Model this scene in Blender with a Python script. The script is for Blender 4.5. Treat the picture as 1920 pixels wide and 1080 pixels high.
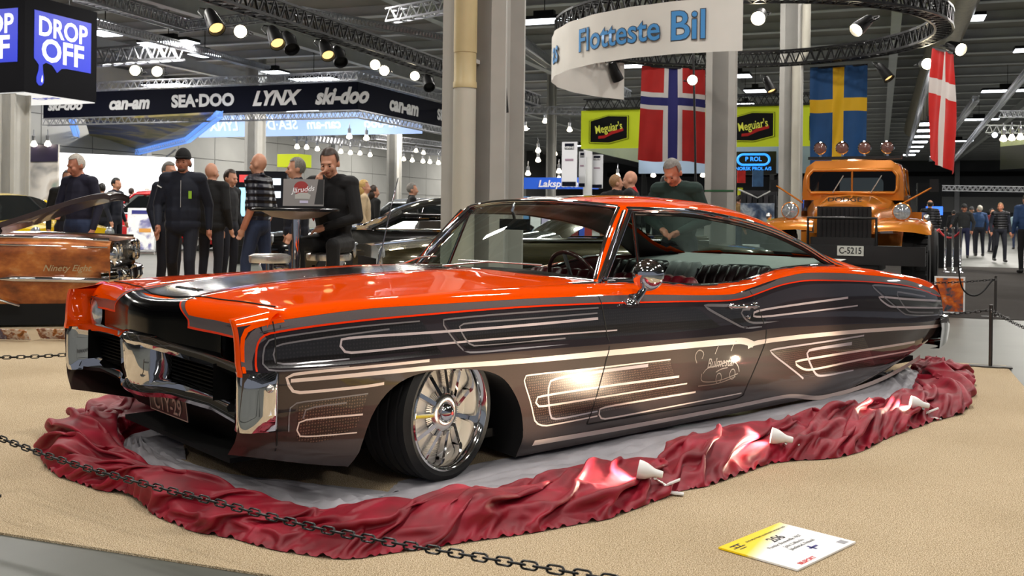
import bpy, math, random
import numpy as np
from mathutils import Vector, Matrix, noise
random.seed(7)
SC = bpy.context.scene
COL = SC.collection
for o in list(bpy.data.objects): bpy.data.objects.remove(o)
pi = math.pi
# ------------------------------------------------------------------ camera
FPX, ROLL, CX, CY, CAMH = 1880.0, math.radians(0.7), 960.0, 403.0, 1.1384
cam = bpy.data.cameras.new('camera'); camo = bpy.data.objects.new('camera', cam); COL.objects.link(camo)
cam.sensor_width = 36; cam.lens = FPX/1920*36; cam.shift_y = -(540-CY)/1920
cam.clip_end = 400; cam.clip_start = .05
camo.matrix_world = Matrix.Translation((0,0,CAMH)) @ Matrix.Rotation(pi/2,4,'X') @ Matrix.Rotation(ROLL,4,'Z')
cam.dof.use_dof = True; cam.dof.focus_distance = 4.9; cam.dof.aperture_fstop = 7.0
SC.camera = camo
# ------------------------------------------------------------------ world, exposure
wd = bpy.data.worlds.new('hall_air'); SC.world = wd; wd.use_nodes = True
wd.node_tree.nodes['Background'].inputs[0].default_value = (.80,.86,1,1)
wd.node_tree.nodes['Background'].inputs[1].default_value = 0.22
SC.view_settings.view_transform = 'Standard'; SC.view_settings.look = 'None'
SC.view_settings.exposure = 0.0; SC.view_settings.gamma = 1.0; SC.view_settings.use_curve_mapping = False
# hall axes: av runs down the hall, bv across it
HA = math.radians(20.15)
AV = Vector((math.sin(HA), math.cos(HA), 0)); BV = Vector((math.cos(HA), -math.sin(HA), 0))
def hp(b, a, z=0): return BV*b + AV*a + Vector((0,0,z))
CEIL = 8.0
# high-bay lamps under the roof (their housings are built with the hall)
HIGHBAY = []
def area(name, loc, sx, sy, p, col=(1,.95,.88), rz=-HA):
    l = bpy.data.lights.new(name, 'AREA'); l.shape = 'RECTANGLE'; l.size = sx; l.size_y = sy; l.energy = p; l.color = col
    o = bpy.data.objects.new(name, l); COL.objects.link(o); o.location = loc; o.rotation_euler = (0,0,rz)
    return o
for a in (-5.5, -.5, 4.5, 9.5, 14.5, 19.5):
    for b in (-6.5, -1.0, 4.5):
        HIGHBAY.append((b, a)); area('high_bay_light', hp(b, a, 6.62), .9, .5, 140 if a < 12 else 130)
for a in (27, 36, 47, 60, 76, 94):
    for b in (-22, -9, 5, 19):
        HIGHBAY.append((b, a)); area('high_bay_light', hp(b, a, 6.62), 2.0, .7, 700)
for a in (27, 36, 47, 60, 76):
    HIGHBAY.append((-29.5, a)); area('high_bay_light', hp(-29.5, a, 6.62), 2.0, .7, 620)  # lamp column added to brighten the left wall
for a in (13, 20):
    for b in (-21, -14): HIGHBAY.append((b, a)); area('high_bay_light', hp(b, a, 6.62), 1.2, .6, 420)
# ------------------------------------------------------------------ pixel helpers (directions only; depth comes from the place)
def uvp(px, py):
    dx, dy = px-CX, py-CY; c, s = math.cos(ROLL), math.sin(ROLL)
    return (dx*c+dy*s)/FPX, (-dx*s+dy*c)/FPX
def at(px, py, Y):
    u, v = uvp(px, py); return Vector((u*Y, Y, CAMH-v*Y))
def ground(px, py, z=0.0):
    u, v = uvp(px, py); Y = (CAMH-z)/v; return Vector((u*Y, Y, z))
# ------------------------------------------------------------------ materials
def lin(c):
    return tuple(((x/255)/12.92 if x/255 <= .04045 else ((x/255+.055)/1.055)**2.4) for x in c)
MATS = {}
def mat(name, rgb=(128,128,128), rough=.5, metal=0.0, coat=0.0, sheen=0.0, ns=0, na=.12, bump=0.0, bs=None, emit=0, ecol=None, spec=None, trans=0.0, alpha=1, aniso=0, detail=3):
    if name in MATS: return MATS[name]
    m = bpy.data.materials.new(name); m.use_nodes = True; nt = m.node_tree; b = nt.nodes['Principled BSDF']
    c = lin(rgb)
    b.inputs['Base Color'].default_value = (*c,1); b.inputs['Roughness'].default_value = rough
    b.inputs['Metallic'].default_value = metal; b.inputs['Coat Weight'].default_value = coat; b.inputs['Coat Roughness'].default_value = .03
    if sheen: b.inputs['Sheen Weight'].default_value = sheen; b.inputs['Sheen Roughness'].default_value = .35; b.inputs['Sheen Tint'].default_value = (*[min(1,x*1.5+.15) for x in c],1)
    if spec is not None: b.inputs['Specular IOR Level'].default_value = spec
    if emit: b.inputs['Emission Color'].default_value = (*lin(ecol or rgb),1); b.inputs['Emission Strength'].default_value = emit
    if ns or bump:
        tc = nt.nodes.new('ShaderNodeTexCoord'); n = nt.nodes.new('ShaderNodeTexNoise'); n.inputs['Scale'].default_value = ns or 20; n.inputs['Detail'].default_value = detail
        nt.links.new(tc.outputs['Object'], n.inputs['Vector'])
        if ns:
            r = nt.nodes.new('ShaderNodeValToRGB'); r.color_ramp.elements[0].position = .3; r.color_ramp.elements[1].position = .7
            r.color_ramp.elements[0].color = (*[x*(1-na) for x in c],1); r.color_ramp.elements[1].color = (*[min(1,x*(1+na)) for x in c],1)
            nt.links.new(n.outputs['Fac'], r.inputs['Fac']); nt.links.new(r.outputs['Color'], b.inputs['Base Color'])
        if bump:
            n2 = nt.nodes.new('ShaderNodeTexNoise'); n2.inputs['Scale'].default_value = bs or ns; n2.inputs['Detail'].default_value = 4
            nt.links.new(tc.outputs['Object'], n2.inputs['Vector'])
            bp = nt.nodes.new('ShaderNodeBump'); bp.inputs['Strength'].default_value = bump; bp.inputs['Distance'].default_value = .01
            nt.links.new(n2.outputs['Fac'], bp.inputs['Height']); nt.links.new(bp.outputs['Normal'], b.inputs['Normal'])
    MATS[name] = m
    return m
def ramp(nt, fac, stops, interp='LINEAR'):
    r = nt.nodes.new('ShaderNodeValToRGB'); cr = r.color_ramp; cr.interpolation = interp
    while len(cr.elements) < len(stops): cr.elements.new(.5)
    for e, (p, c) in zip(cr.elements, stops): e.position = p; e.color = (*lin(c),1)
    nt.links.new(fac, r.inputs['Fac']); return r.outputs['Color']
def glassmat(name, tint=(225,235,232), refl=.06):
    if name in MATS: return MATS[name]
    m = bpy.data.materials.new(name); m.use_nodes = True; nt = m.node_tree; nt.nodes.clear()
    out = nt.nodes.new('ShaderNodeOutputMaterial'); mx = nt.nodes.new('ShaderNodeMixShader'); t = nt.nodes.new('ShaderNodeBsdfTransparent'); g = nt.nodes.new('ShaderNodeBsdfGlossy'); fr = nt.nodes.new('ShaderNodeFresnel')
    t.inputs[0].default_value = (*lin(tint),1); g.inputs['Roughness'].default_value = .02; fr.inputs[0].default_value = 1.45
    nt.links.new(fr.outputs[0], mx.inputs[0]); nt.links.new(t.outputs[0], mx.inputs[1]); nt.links.new(g.outputs[0], mx.inputs[2]); nt.links.new(mx.outputs[0], out.inputs[0])
    MATS[name] = m; return m
# ------------------------------------------------------------------ mesh helpers
def tag(o, label=None, cat=None, group=None, kind=None):
    if label: o['label'] = label
    if cat: o['category'] = cat
    if group: o['group'] = group
    if kind: o['kind'] = kind
    return o
def empty(name, loc=(0,0,0), rz=0, label=None, cat=None, group=None, M=None):
    o = bpy.data.objects.new(name, None); COL.objects.link(o); o.empty_display_size = .1
    if M is not None: o.matrix_world = M
    else: o.location = loc; o.rotation_euler = (0,0,rz)
    return tag(o, label, cat, group)
def obj(name, V, Fc, m, parent=None, smooth=None, fmi=None):
    me = bpy.data.meshes.new(name); me.from_pydata([tuple(v) for v in V], [], Fc)
    for x in (m if isinstance(m,(list,tuple)) else [m]): me.materials.append(x)
    if fmi is not None: me.polygons.foreach_set('material_index', np.asarray(fmi,dtype=np.int32))
    if smooth is not None:
        me.polygons.foreach_set('use_smooth', np.ones(len(Fc),dtype=bool))
        if smooth < 179: me.set_sharp_from_angle(angle=math.radians(smooth))
    me.update()
    o = bpy.data.objects.new(name, me); COL.objects.link(o)
    if parent: o.parent = parent
    return o
def inst(name, me, parent=None, M=None):
    o = bpy.data.objects.new(name, me); COL.objects.link(o)
    if parent: o.parent = parent
    if M is not None: o.matrix_local = M
    return o
def copy_tree(o, parent=None):
    c = o.copy(); COL.objects.link(c); c.parent = parent
    for ch in o.children: copy_tree(ch, c)
    return c
class MB:
    def __init__(s): s.v=[]; s.f=[]; s.mi=[]; s.cur=0
    def add(s, V, Fc):
        n=len(s.v); s.v += [tuple(v) for v in V]; s.f += [tuple(i+n for i in f) for f in Fc]; s.mi += [s.cur]*len(Fc); return s
    def box(s, c, d, M=None):
        x,y,z = d[0]/2,d[1]/2,d[2]/2
        V=[Vector((a,b,e)) for a in(-x,x) for b in(-y,y) for e in(-z,z)]
        if M is not None: V=[M@v for v in V]
        c=Vector(c); V=[v+c for v in V]
        return s.add(V,[(0,1,3,2),(4,6,7,5),(0,4,5,1),(2,3,7,6),(0,2,6,4),(1,5,7,3)])
    def bar(s, p, q, w, h=None, up=(0,0,1)):
        p,q=Vector(p),Vector(q); h=h or w; d=(q-p).normalized(); u=Vector(up)
        if abs(d.dot(u))>.98: u=Vector((1,0,0))
        sd=d.cross(u).normalized(); u=sd.cross(d)
        V=[e+sd*a*w/2+u*b*h/2 for e in(p,q) for a,b in((-1,-1),(1,-1),(1,1),(-1,1))]
        return s.add(V,[(0,3,2,1),(4,5,6,7),(0,1,5,4),(1,2,6,5),(2,3,7,6),(3,0,4,7)])
    def tube(s, P, r, n=8, caps=True, closed=False):
        P=[Vector(p) for p in P]; R=r if isinstance(r,(list,tuple)) else [r]*len(P); k=len(P); base=len(s.v); V=[]
        prev=None
        for i,p in enumerate(P):
            a=P[(i-1)%k] if (closed or i>0) else p; b=P[(i+1)%k] if (closed or i<k-1) else p
            d=(b-a).normalized()
            if prev is None:
                u=Vector((0,0,1)) if abs(d.z)<.9 else Vector((1,0,0)); u=(u-d*u.dot(d)).normalized()
            else: u=(prev-d*prev.dot(d)).normalized()
            prev=u; w=d.cross(u)
            V+=[p+(u*math.cos(2*pi*j/n)+w*math.sin(2*pi*j/n))*R[i] for j in range(n)]
        Fc=[]
        for i in range(k if closed else k-1):
            i2=(i+1)%k
            for j in range(n): Fc.append((i*n+j,i*n+(j+1)%n,i2*n+(j+1)%n,i2*n+j))
        if caps and not closed: Fc+= [tuple(range(n-1,-1,-1)), tuple((k-1)*n+j for j in range(n))]
        return s.add(V,Fc)
    def lathe(s, prof, n=24, M=None, a0=0, a1=2*pi, axis='z'):
        full=abs(a1-a0-2*pi)<1e-6; m=n if full else n+1; V=[]
        for j in range(m):
            t=a0+(a1-a0)*j/n
            for r,h in prof: V.append(Vector((r*math.cos(t),r*math.sin(t),h)))
        if M is not None: V=[M@v for v in V]
        k=len(prof); Fc=[]
        for j in range(n):
            j2=(j+1)%m
            for i in range(k-1): Fc.append((j*k+i,j2*k+i,j2*k+i+1,j*k+i+1))
        return s.add(V,Fc)
    def ellip(s, c, r, n=12, m=8, M=None):
        V=[];c=Vector(c)
        for i in range(m+1):
            ph=pi*i/m
            for j in range(n):
                t=2*pi*j/n; v=Vector((r[0]*math.sin(ph)*math.cos(t),r[1]*math.sin(ph)*math.sin(t),r[2]*math.cos(ph)))
                V.append(c+(M@v if M is not None else v))
        Fc=[(i*n+j,(i+1)*n+j,(i+1)*n+(j+1)%n,i*n+(j+1)%n) for i in range(m) for j in range(n)]
        return s.add(V,Fc)
    def prism(s, pts, d0, d1, M=None):   # pts in xy, extruded along z d0..d1
        n=len(pts); V=[Vector((x,y,d0)) for x,y in pts]+[Vector((x,y,d1)) for x,y in pts]
        if M is not None: V=[M@v for v in V]
        return s.add(V,[tuple(range(n-1,-1,-1)),tuple(range(n,2*n))]+[(i,(i+1)%n,n+(i+1)%n,n+i) for i in range(n)])
    def build(s, name, m, parent=None, smooth=None):
        return obj(name, s.v, s.f, m, parent, smooth, s.mi if isinstance(m,(list,tuple)) else None)
def gridf(nu, nv, closed=False, flip=False):   # verts index i*nv+j
    Fc=[]
    for i in range(nu if closed else nu-1):
        i2=(i+1)%nu
        for j in range(nv-1):
            q=(i*nv+j,i2*nv+j,i2*nv+j+1,i*nv+j+1); Fc.append(q[::-1] if flip else q)
    return Fc
def frame(o, x, y, z):   # matrix with the given axes
    M=Matrix.Identity(4)
    for i,a in enumerate((x,y,z)):
        for k in range(3): M[k][i]=a[k]
    for k in range(3): M[k][3]=o[k]
    return M
_tc={}
def text(name, body, size, m, parent=None, M=None, bold=0.0, shear=0.0, ext=.002, sx=1.0, align='CENTER', fn=None, spacing=1.0):
    cu=bpy.data.curves.new(name,'FONT'); cu.body=body; cu.size=size; cu.align_x=align; cu.align_y='CENTER'; cu.offset=bold*size; cu.shear=shear; cu.extrude=ext; cu.resolution_u=3; cu.space_character=spacing
    t=bpy.data.objects.new(name,cu); COL.objects.link(t)
    dg=bpy.context.evaluated_depsgraph_get() if fn=='never' else None
    me=bpy.data.meshes.new_from_object(t)
    bpy.data.objects.remove(t); bpy.data.curves.remove(cu)
    n=len(me.vertices); co=np.empty(n*3); me.vertices.foreach_get('co',co); co=co.reshape(-1,3); co[:,0]*=sx
    if fn is not None: co=np.array([fn(*c) for c in co]).reshape(-1,3)
    elif M is not None: co=np.array([M@Vector(c) for c in co]).reshape(-1,3)
    me.vertices.foreach_set('co',co.ravel()); me.materials.clear(); me.materials.append(m); me.update(); me.name=name
    o=bpy.data.objects.new(name,me); COL.objects.link(o)
    if parent: o.parent=parent
    return o
def pch(pts):
    pts=sorted(pts); x=[p[0] for p in pts]; y=[p[1] for p in pts]; n=len(x)
    h=[x[i+1]-x[i] for i in range(n-1)]; d=[(y[i+1]-y[i])/h[i] for i in range(n-1)]; m=[0]*n
    m[0]=d[0]; m[-1]=d[-1]
    for i in range(1,n-1):
        if d[i-1]*d[i]>0:
            w1=2*h[i]+h[i-1]; w2=h[i]+2*h[i-1]; m[i]=(w1+w2)/(w1/d[i-1]+w2/d[i])
    def f(v):
        if v<=x[0]: return y[0]+m[0]*(v-x[0])*0
        if v>=x[-1]: return y[-1]
        lo,hi=0,n-1
        while hi-lo>1:
            k=(lo+hi)//2
            if x[k]<=v: lo=k
            else: hi=k
        t=(v-x[lo])/h[lo]; t2=t*t; t3=t2*t
        return (2*t3-3*t2+1)*y[lo]+(t3-2*t2+t)*h[lo]*m[lo]+(-2*t3+3*t2)*y[hi]+(t3-t2)*h[lo]*m[hi]
    return f
def resample(P, n=None, step=None):
    P=np.array(P,float); d=np.r_[0,np.cumsum(np.linalg.norm(np.diff(P,axis=0),axis=1))]
    n=n or max(2,int(d[-1]/step)+1); t=np.linspace(0,d[-1],n)
    return np.stack([np.interp(t,d,P[:,k]) for k in range(P.shape[1])],1)
def smoothpts(P, it=2):   # chaikin, open
    P=np.array(P,float)
    for _ in range(it):
        Q=[P[0]]
        for i in range(len(P)-1): Q += [P[i]*.75+P[i+1]*.25, P[i]*.25+P[i+1]*.75]
        Q.append(P[-1]); P=np.array(Q)
    return P
# ================================================================== the hall
def mat_floor():
    m=mat('polished_concrete',(96,98,92),spec=.2,rough=.42,ns=1.3,na=.14,detail=6); return m
def struct(o, kind='structure'): o['kind']=kind; return o
struct(obj('floor',[(-60,-12,0),(90,-12,0),(90,150,0),(-60,150,0)],[(0,1,2,3)],mat_floor()))
def mat_carpet(name, cols, sc=260, streak=0):
    m=bpy.data.materials.new(name); m.use_nodes=True; nt=m.node_tree; b=nt.nodes['Principled BSDF']; tc=nt.nodes.new('ShaderNodeTexCoord')
    n=nt.nodes.new('ShaderNodeTexNoise'); n.inputs['Scale'].default_value=sc; n.inputs['Detail'].default_value=2; nt.links.new(tc.outputs['Object'],n.inputs['Vector'])
    n2=nt.nodes.new('ShaderNodeTexNoise'); n2.inputs['Scale'].default_value=1.1; n2.inputs['Detail'].default_value=4; nt.links.new(tc.outputs['Object'],n2.inputs['Vector'])
    c=ramp(nt,n.outputs['Fac'],[(.36,cols[0]),(.5,cols[1]),(.64,cols[2])])
    mx=nt.nodes.new('ShaderNodeMix'); mx.data_type='RGBA'; mx.blend_type='MULTIPLY'; mx.inputs[0].default_value=.5
    c2=ramp(nt,n2.outputs['Fac'],[(.3,(205,200,190)),(.7,(255,255,255))])
    nt.links.new(c,mx.inputs[6]); nt.links.new(c2,mx.inputs[7]); nt.links.new(mx.outputs[2],b.inputs['Base Color'])
    b.inputs['Roughness'].default_value=.95; b.inputs['Specular IOR Level'].default_value=.1
    bp=nt.nodes.new('ShaderNodeBump'); bp.inputs['Strength'].default_value=.6; bp.inputs['Distance'].default_value=.006
    nt.links.new(n.outputs['Fac'],bp.inputs['Height']); nt.links.new(bp.outputs['Normal'],b.inputs['Normal']); return m
MCARP=mat_carpet('beige_needle_felt',[(128,108,82),(196,174,140),(240,224,196)])
MDARKC=mat_carpet('dark_aisle_felt',[(44,42,42),(62,59,57),(80,76,72)],160)
C1=Vector((3.88,7.85,0))
def rect_slab(name,c,lb,la,h,m):
    P=[c,c-BV*lb,c-BV*lb-AV*la,c-AV*la]
    V=[p+Vector((0,0,0.0005)) for p in P]+[p+Vector((0,0,h)) for p in P]
    return obj(name,V,[(3,2,1,0),(4,5,6,7),(0,1,5,4),(1,2,6,5),(2,3,7,6),(3,0,4,7)],m)
carpet=rect_slab('stand_carpet',C1,11.2,6.03,.008,MCARP)
tag(carpet,'large beige felt carpet on the floor under the show car','carpet')
seam=MB(); n0=hp(-7,3.02,.009)
tag(rect_slab('aisle_carpet',hp(10,27),11.2,14.2,.006,MDARKC),'dark grey aisle carpet behind the chain posts','carpet')
tag(rect_slab('rear_stand_carpet',C1-BV*6.6+AV*4.3,8,4.1,.008,mat_carpet('tan_felt',[(150,120,80),(196,164,118),(226,200,160)])),'tan carpet under the rusty car with its hood up','carpet')
# ---- ceiling with purlins and ribs
MROOF=mat('roof_deck',(128,124,120),rough=.8,ns=.4,na=.2); MBEAM=mat('roof_beam_paint',(186,188,192),rough=.55,ns=2,na=.06)
cl=struct(obj('ceiling',[hp(-36,-14,CEIL),hp(62,-14,CEIL),hp(62,124,CEIL),hp(-36,124,CEIL)],[(0,1,2,3)],MROOF))
bm=MB().box((0,0,0),(98,.16,.34)).box((0,0,-.17),(98,.34,.03)); bme=bm.build('beam',MBEAM); bmesh_=bme.data; bpy.data.objects.remove(bme)
RB=Matrix.Rotation(-HA,4,'Z')
for i in range(40):
    a=-10+3.3*i
    inst('beam',bmesh_,cl,Matrix.Translation(hp(15,a,CEIL-.17))@RB)
bm=MB().box((0,0,0),(.12,138,.5)).box((0,0,-.25),(.3,138,.03)); r_=bm.build('rib',MBEAM); rme=r_.data; bpy.data.objects.remove(r_)
for b in (-28,-20,-13.2,-6.4,.4,7.2,14,20.8,27.6,36,46,56):
    inst('rib',rme,cl,Matrix.Translation(hp(b,55,CEIL-.55))@RB)
# ventilation duct
dk=MB(); dk.tube([hp(1.9,12,7.0),hp(1.9,70,7.0)],.5,20); tag(dk.build('ventilation_duct',mat('galvanised_duct',(150,140,118),rough=.35,metal=.8,ns=6,na=.2),None,40),'long round galvanised ventilation duct under the hall roof','duct')
# ---- walls: side wall along the hall, end wall across it
MWALL=mat('wall_sheet',(168,168,164),rough=.6,ns=.7,na=.05); MWALLD=mat('wall_joint',(96,96,96),rough=.7)
DW=34.0
wl=struct(obj('wall_left',[hp(-DW,-14,0),hp(-DW,124,0),hp(-DW,124,CEIL),hp(-DW,-14,CEIL)],[(0,1,2,3)],MWALLD))
pm=MB().box((0,0,0),(.08,2.96,1.28)).build('panel',MWALL); pme=pm.data; bpy.data.objects.remove(pm)
for i in range(26):
    for k in range(6):
        inst('panel',pme,wl,Matrix.Translation(hp(-DW+.05,20+3*i,.66+1.31*k))@RB)
cm=MB().box((0,0,0),(.3,.35,8)).build('column',MBEAM); cme=cm.data; bpy.data.objects.remove(cm)
for i in range(8): inst('column',cme,wl,Matrix.Translation(hp(-DW+.2,22+9*i,4))@RB)
wf=struct(obj('wall_back',[hp(-36,122,0),hp(62,122,0),hp(62,122,CEIL),hp(-36,122,CEIL)],[(3,2,1,0)],mat('end_wall_cladding',(86,88,92),rough=.7,ns=.5,na=.1)))
fm=MB().box((0,0,0),(.5,.4,8)).build('column',MBEAM); fme=fm.data; bpy.data.objects.remove(fm)
for b in (-12,-2,8,18,28,38,48): inst('column',fme,wf,Matrix.Translation(hp(b,121.6,4))@RB)
bl=MB().box((0,0,0),(94,.3,.5)).build('band',mat('black_gap',(12,12,13),rough=.8),wf); bl.matrix_local=Matrix.Translation(hp(15,121.7,6.3))@RB
wb2=MB().box((0,0,0),(94,.3,1.7)).build('pale_band',mat('pale_cladding',(150,152,152),rough=.7),wf); wb2.matrix_local=Matrix.Translation(hp(15,121.7,2.9))@RB
# ---- pillars
MPIL=mat('pillar_paint',(176,174,168),rough=.5,ns=3,na=.05); MPIPE=mat('drain_pipe',(190,186,172),rough=.4,ns=2,na=.04); MPIPEY=mat('aged_pipe',(186,168,124),rough=.45,ns=4,na=.07)
def pillar(px,Y,w,label,pipe=False,d=None):
    p=at(px,CY,Y); p.z=0; t=empty('pillar',p,-HA,label,'pillar'); d=d or w*.95
    b=MB()
    b.box((0,-d/2+.02,CEIL/2),(w,.04,CEIL)); b.box((0,d/2-.02,CEIL/2),(w,.04,CEIL)); b.box((0,0,CEIL/2),(w*.55,d,CEIL)); b.build('column',MPIL,t)
    MB().box((0,0,.01),(w+.2,d+.2,.02)).build('base_plate',MPIL,t)
    return t,d
t,d=pillar(905,10.6,.70,'broad pale grey steel pillar with a drain pipe behind the orange roof',d=.6)
q=MB(); q.lathe([(0.116,0.02),(.116,2.42)],20,Matrix.Translation((-.04,-d/2-.13,0))); q.build('drain_pipe',MPIPE,t,50)
q=MB(); q.lathe([(0.122,2.42),(.122,2.48),(.114,2.49),(.114,2.78),(.119,2.78),(.119,8)],20,Matrix.Translation((-.04,-d/2-.13,0))); q.build('upper_drain_pipe',MPIPEY,t,50)
for z in (1.2,2.7): MB().box((-.03,-d/2-.05,z),(.2,.1,.04)).build('pipe_bracket',MPIL,t)
cab=MB(); cab.tube(smoothpts([(.3,-.1,4.6),(.22,-.16,3.6),(.16,-.14,3.0),(.26,-.1,2.6),(.30,-.1,2.2)],3),.018,8); cab.tube(smoothpts([(.36,-.1,4.6),(.3,-.16,3.4),(.24,-.14,2.9)],3),.018,8); cab.build('cable',mat('black_cable',(10,10,11),rough=.5),t,60)
t,d=pillar(1350,17.5,.50,'pale grey pillar standing behind the truck side of the ring truss banner',d=.3)
MB().box((.0,-d/2-.002,1.6),(.5,.01,.03)).build('green_tape',mat('green_tape',(30,90,50),rough=.6),t)
t,d=pillar(1481,21,.46,'pale grey pillar between the yellow booth and the blue and yellow flag',d=.3)
q=MB(); q.lathe([(.09,0),(.09,4.35)],14,Matrix.Translation((.12,-d/2-.1,0))); q.tube([(.12,-d/2-.1,4.35),(.3,-d/2-.1,4.6),(.3,-d/2-.1,5.6)],.09,14); q.build('drain_pipe',MPIPE,t,50)
pillar(477,44,.66,'grey pillar rising behind the bald man in the quilted jacket')
pillar(738,53,.6,'slim grey pillar behind the black coupe')
pillar(25,21,.45,'grey pillar under the black cube sign at the left edge')
pillar(1032,48,.38,'distant grey pillar between the blue shop sign and the tall white banners')
# ================================================================== the show car
TH=.84843; LFV=Vector((math.cos(TH),-math.sin(TH),0)); FWV=Vector((-math.sin(TH),-math.cos(TH),0))
CARO=Vector((-.27668,4.14132,0))-LFV
CARM=Matrix.Translation(CARO)@Matrix.Rotation(math.atan2(FWV.y,FWV.x),4,'Z'); CARI=CARM.inverted()
car=empty('custom_car',M=CARM,label='long low custom hardtop coupe with orange top and dark scalloped sides on the carpet',cat='car')
ORANGE=mat('candy_orange',(250,78,0),rough=.5,spec=0,coat=1,ns=900,na=.08); GREYB=mat('grey_metallic_band',(98,90,92),rough=.45,spec=.1,metal=.2,coat=1,ns=700,na=.2)
REDL=mat('red_pinline',(236,52,6),rough=.4,spec=.1,coat=1); DARK=mat('charcoal_candy',(40,35,40),rough=.45,spec=.05,metal=.05,coat=1,ns=700,na=.25)
LOWER=mat('bronze_metallic',(64,51,47),rough=.5,spec=.1,metal=.08,coat=1,ns=800,na=.25); BLACKP=mat('black_gloss',(4,4,5),rough=.14,spec=.16)
CHROME=mat('chrome',(225,225,228),rough=.04,metal=1); STRIPE=mat('pearl_stripe',(236,214,204),rough=.3,coat=1); STRIPEG=mat('grey_stripe',(126,122,126),rough=.35,metal=.3,coat=1); STRIPEW=mat('pale_stripe',(186,174,178),rough=.3,coat=1)
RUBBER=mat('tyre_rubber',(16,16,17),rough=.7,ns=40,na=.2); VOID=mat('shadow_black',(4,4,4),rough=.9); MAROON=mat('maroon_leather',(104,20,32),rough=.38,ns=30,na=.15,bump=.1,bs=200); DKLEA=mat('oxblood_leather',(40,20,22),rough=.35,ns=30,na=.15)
GREYLEA=mat('grey_leather',(158,162,158),rough=.45,ns=20,na=.06); GLASS=glassmat('car_glass',(215,228,222))
STEEL=mat('brushed_alloy',(220,217,212),rough=.26,metal=.8,ns=60,na=.05)
def dotted(name,base,dot,scale,rough=.3,lo=.22,hi=.30):
    m=mat(name,base,rough=rough,coat=1,metal=.3); nt=m.node_tree; b=nt.nodes['Principled BSDF']; tc=nt.nodes.new('ShaderNodeTexCoord')
    v=nt.nodes.new('ShaderNodeTexVoronoi'); v.voronoi_dimensions='2D'; v.inputs['Scale'].default_value=scale; v.inputs['Randomness'].default_value=.25
    sp=nt.nodes.new('ShaderNodeSeparateXYZ'); cb=nt.nodes.new('ShaderNodeCombineXYZ'); nt.links.new(tc.outputs['Object'],sp.inputs[0]); nt.links.new(sp.outputs[0],cb.inputs[0]); nt.links.new(sp.outputs[2],cb.inputs[1]); nt.links.new(cb.outputs[0],v.inputs['Vector'])
    nt.links.new(ramp(nt,v.outputs['Distance'],[(lo,dot),(hi,base)]),b.inputs['Base Color']); return m
DOTP=dotted('hex_pattern_bronze',(54,42,36),(112,90,76),85); DOTD=dotted('hex_pattern_dark',(22,20,22),(37,34,36),70)
# ---- surface of the body side: y = F(s,z)
fW=pch([(-4.72,.88),(-4.5,.925),(-4.2,.955),(-3.6,.985),(-2.9,1.0),(-1.5,.995),(-.5,1.0),(0,1.0),(.5,.99),(.75,.982),(.88,.972)])
zA=pch([(-4.72,.60),(-4.61,.628),(-4.4,.665),(-4.03,.728),(-3.42,.783),(-3.13,.802),(-2.75,.813),(-2.55,.797),(-2.22,.744),(-2.03,.716),(-1.26,.747),(-.96,.755),(-.41,.763),(.24,.763),(.72,.737),(.88,.722)])
zB=pch([(-4.72,.575),(-4.5,.605),(-4.31,.645),(-3.92,.70),(-3.08,.757),(-2.74,.769),(-2.53,.757),(-2.02,.685),(-1.56,.700),(-.96,.72),(-.4,.729),(.25,.722),(.73,.701),(.88,.69)])
zC=pch([(-4.72,.43),(-4.45,.425),(-3.04,.489),(-2.27,.51),(-2.01,.504),(-.99,.524),(-.2,.542),(.45,.553),(.88,.556)])
zE=pch([(-4.72,.33),(-4.4,.27),(-4,.2),(-3.5,.15),(-3,.13),(-2.08,.128),(-.93,.141),(-.5,.15),(.4,.2),(.88,.32)])
zG=pch([(-4.72,.27),(-4.6,.235),(-4.38,.185),(-3.98,.105),(-3.6,.06),(-3.32,.04),(-2.16,.035),(-.56,.038),(-.4,.05),(.36,.13),(.88,.25)])
zS=pch([(.88,.745),(.6,.785),(.2,.80),(-.5,.808),(-1.0,.806),(-1.41,.792),(-2.03,.757),(-2.29,.768),(-2.5,.803),(-2.72,.835),(-3.0,.842),(-3.4,.83),(-4.0,.772),(-4.62,.69),(-4.72,.66)])
yS=pch([(.88,.86),(-1,.83),(-2.3,.82),(-2.9,.84),(-4,.83),(-4.62,.78),(-4.72,.76)])
_pc={}
def prof(s):
    k=round(s,4)
    if k not in _pc:
        w=fW(s); g,e,c,b,a=zG(s),zE(s),zC(s),zB(s),zA(s)
        tuck=.11+.05*max(0,min(1,(-3.4-s)/1.0))
        _pc[k]=pch([(g,w-tuck),(e,w-.045),((e+c)/2,w-.016),(c-.035,w-.003),(c,w),(c+.03,w-.015),((c+b)/2,w-.02),(b,w-.032),(a,w-.047)])
    return _pc[k]
def Fy(s,z): return prof(s)(z)
C0=CARI@Vector((0,0,CAMH)); CR=CARI.to_3x3()
def raydir(px,py):
    u,v=uvp(px,py); return CR@Vector((u,1,-v))
def side_hit(px,py,y0=.97):
    d=raydir(px,py); y=y0
    for _ in range(10):
        k=(y-C0.y)/d.y; p=C0+d*k; y=Fy(max(-4.72,min(.88,p.x)),p.z)
    return p.x,p.z
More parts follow.
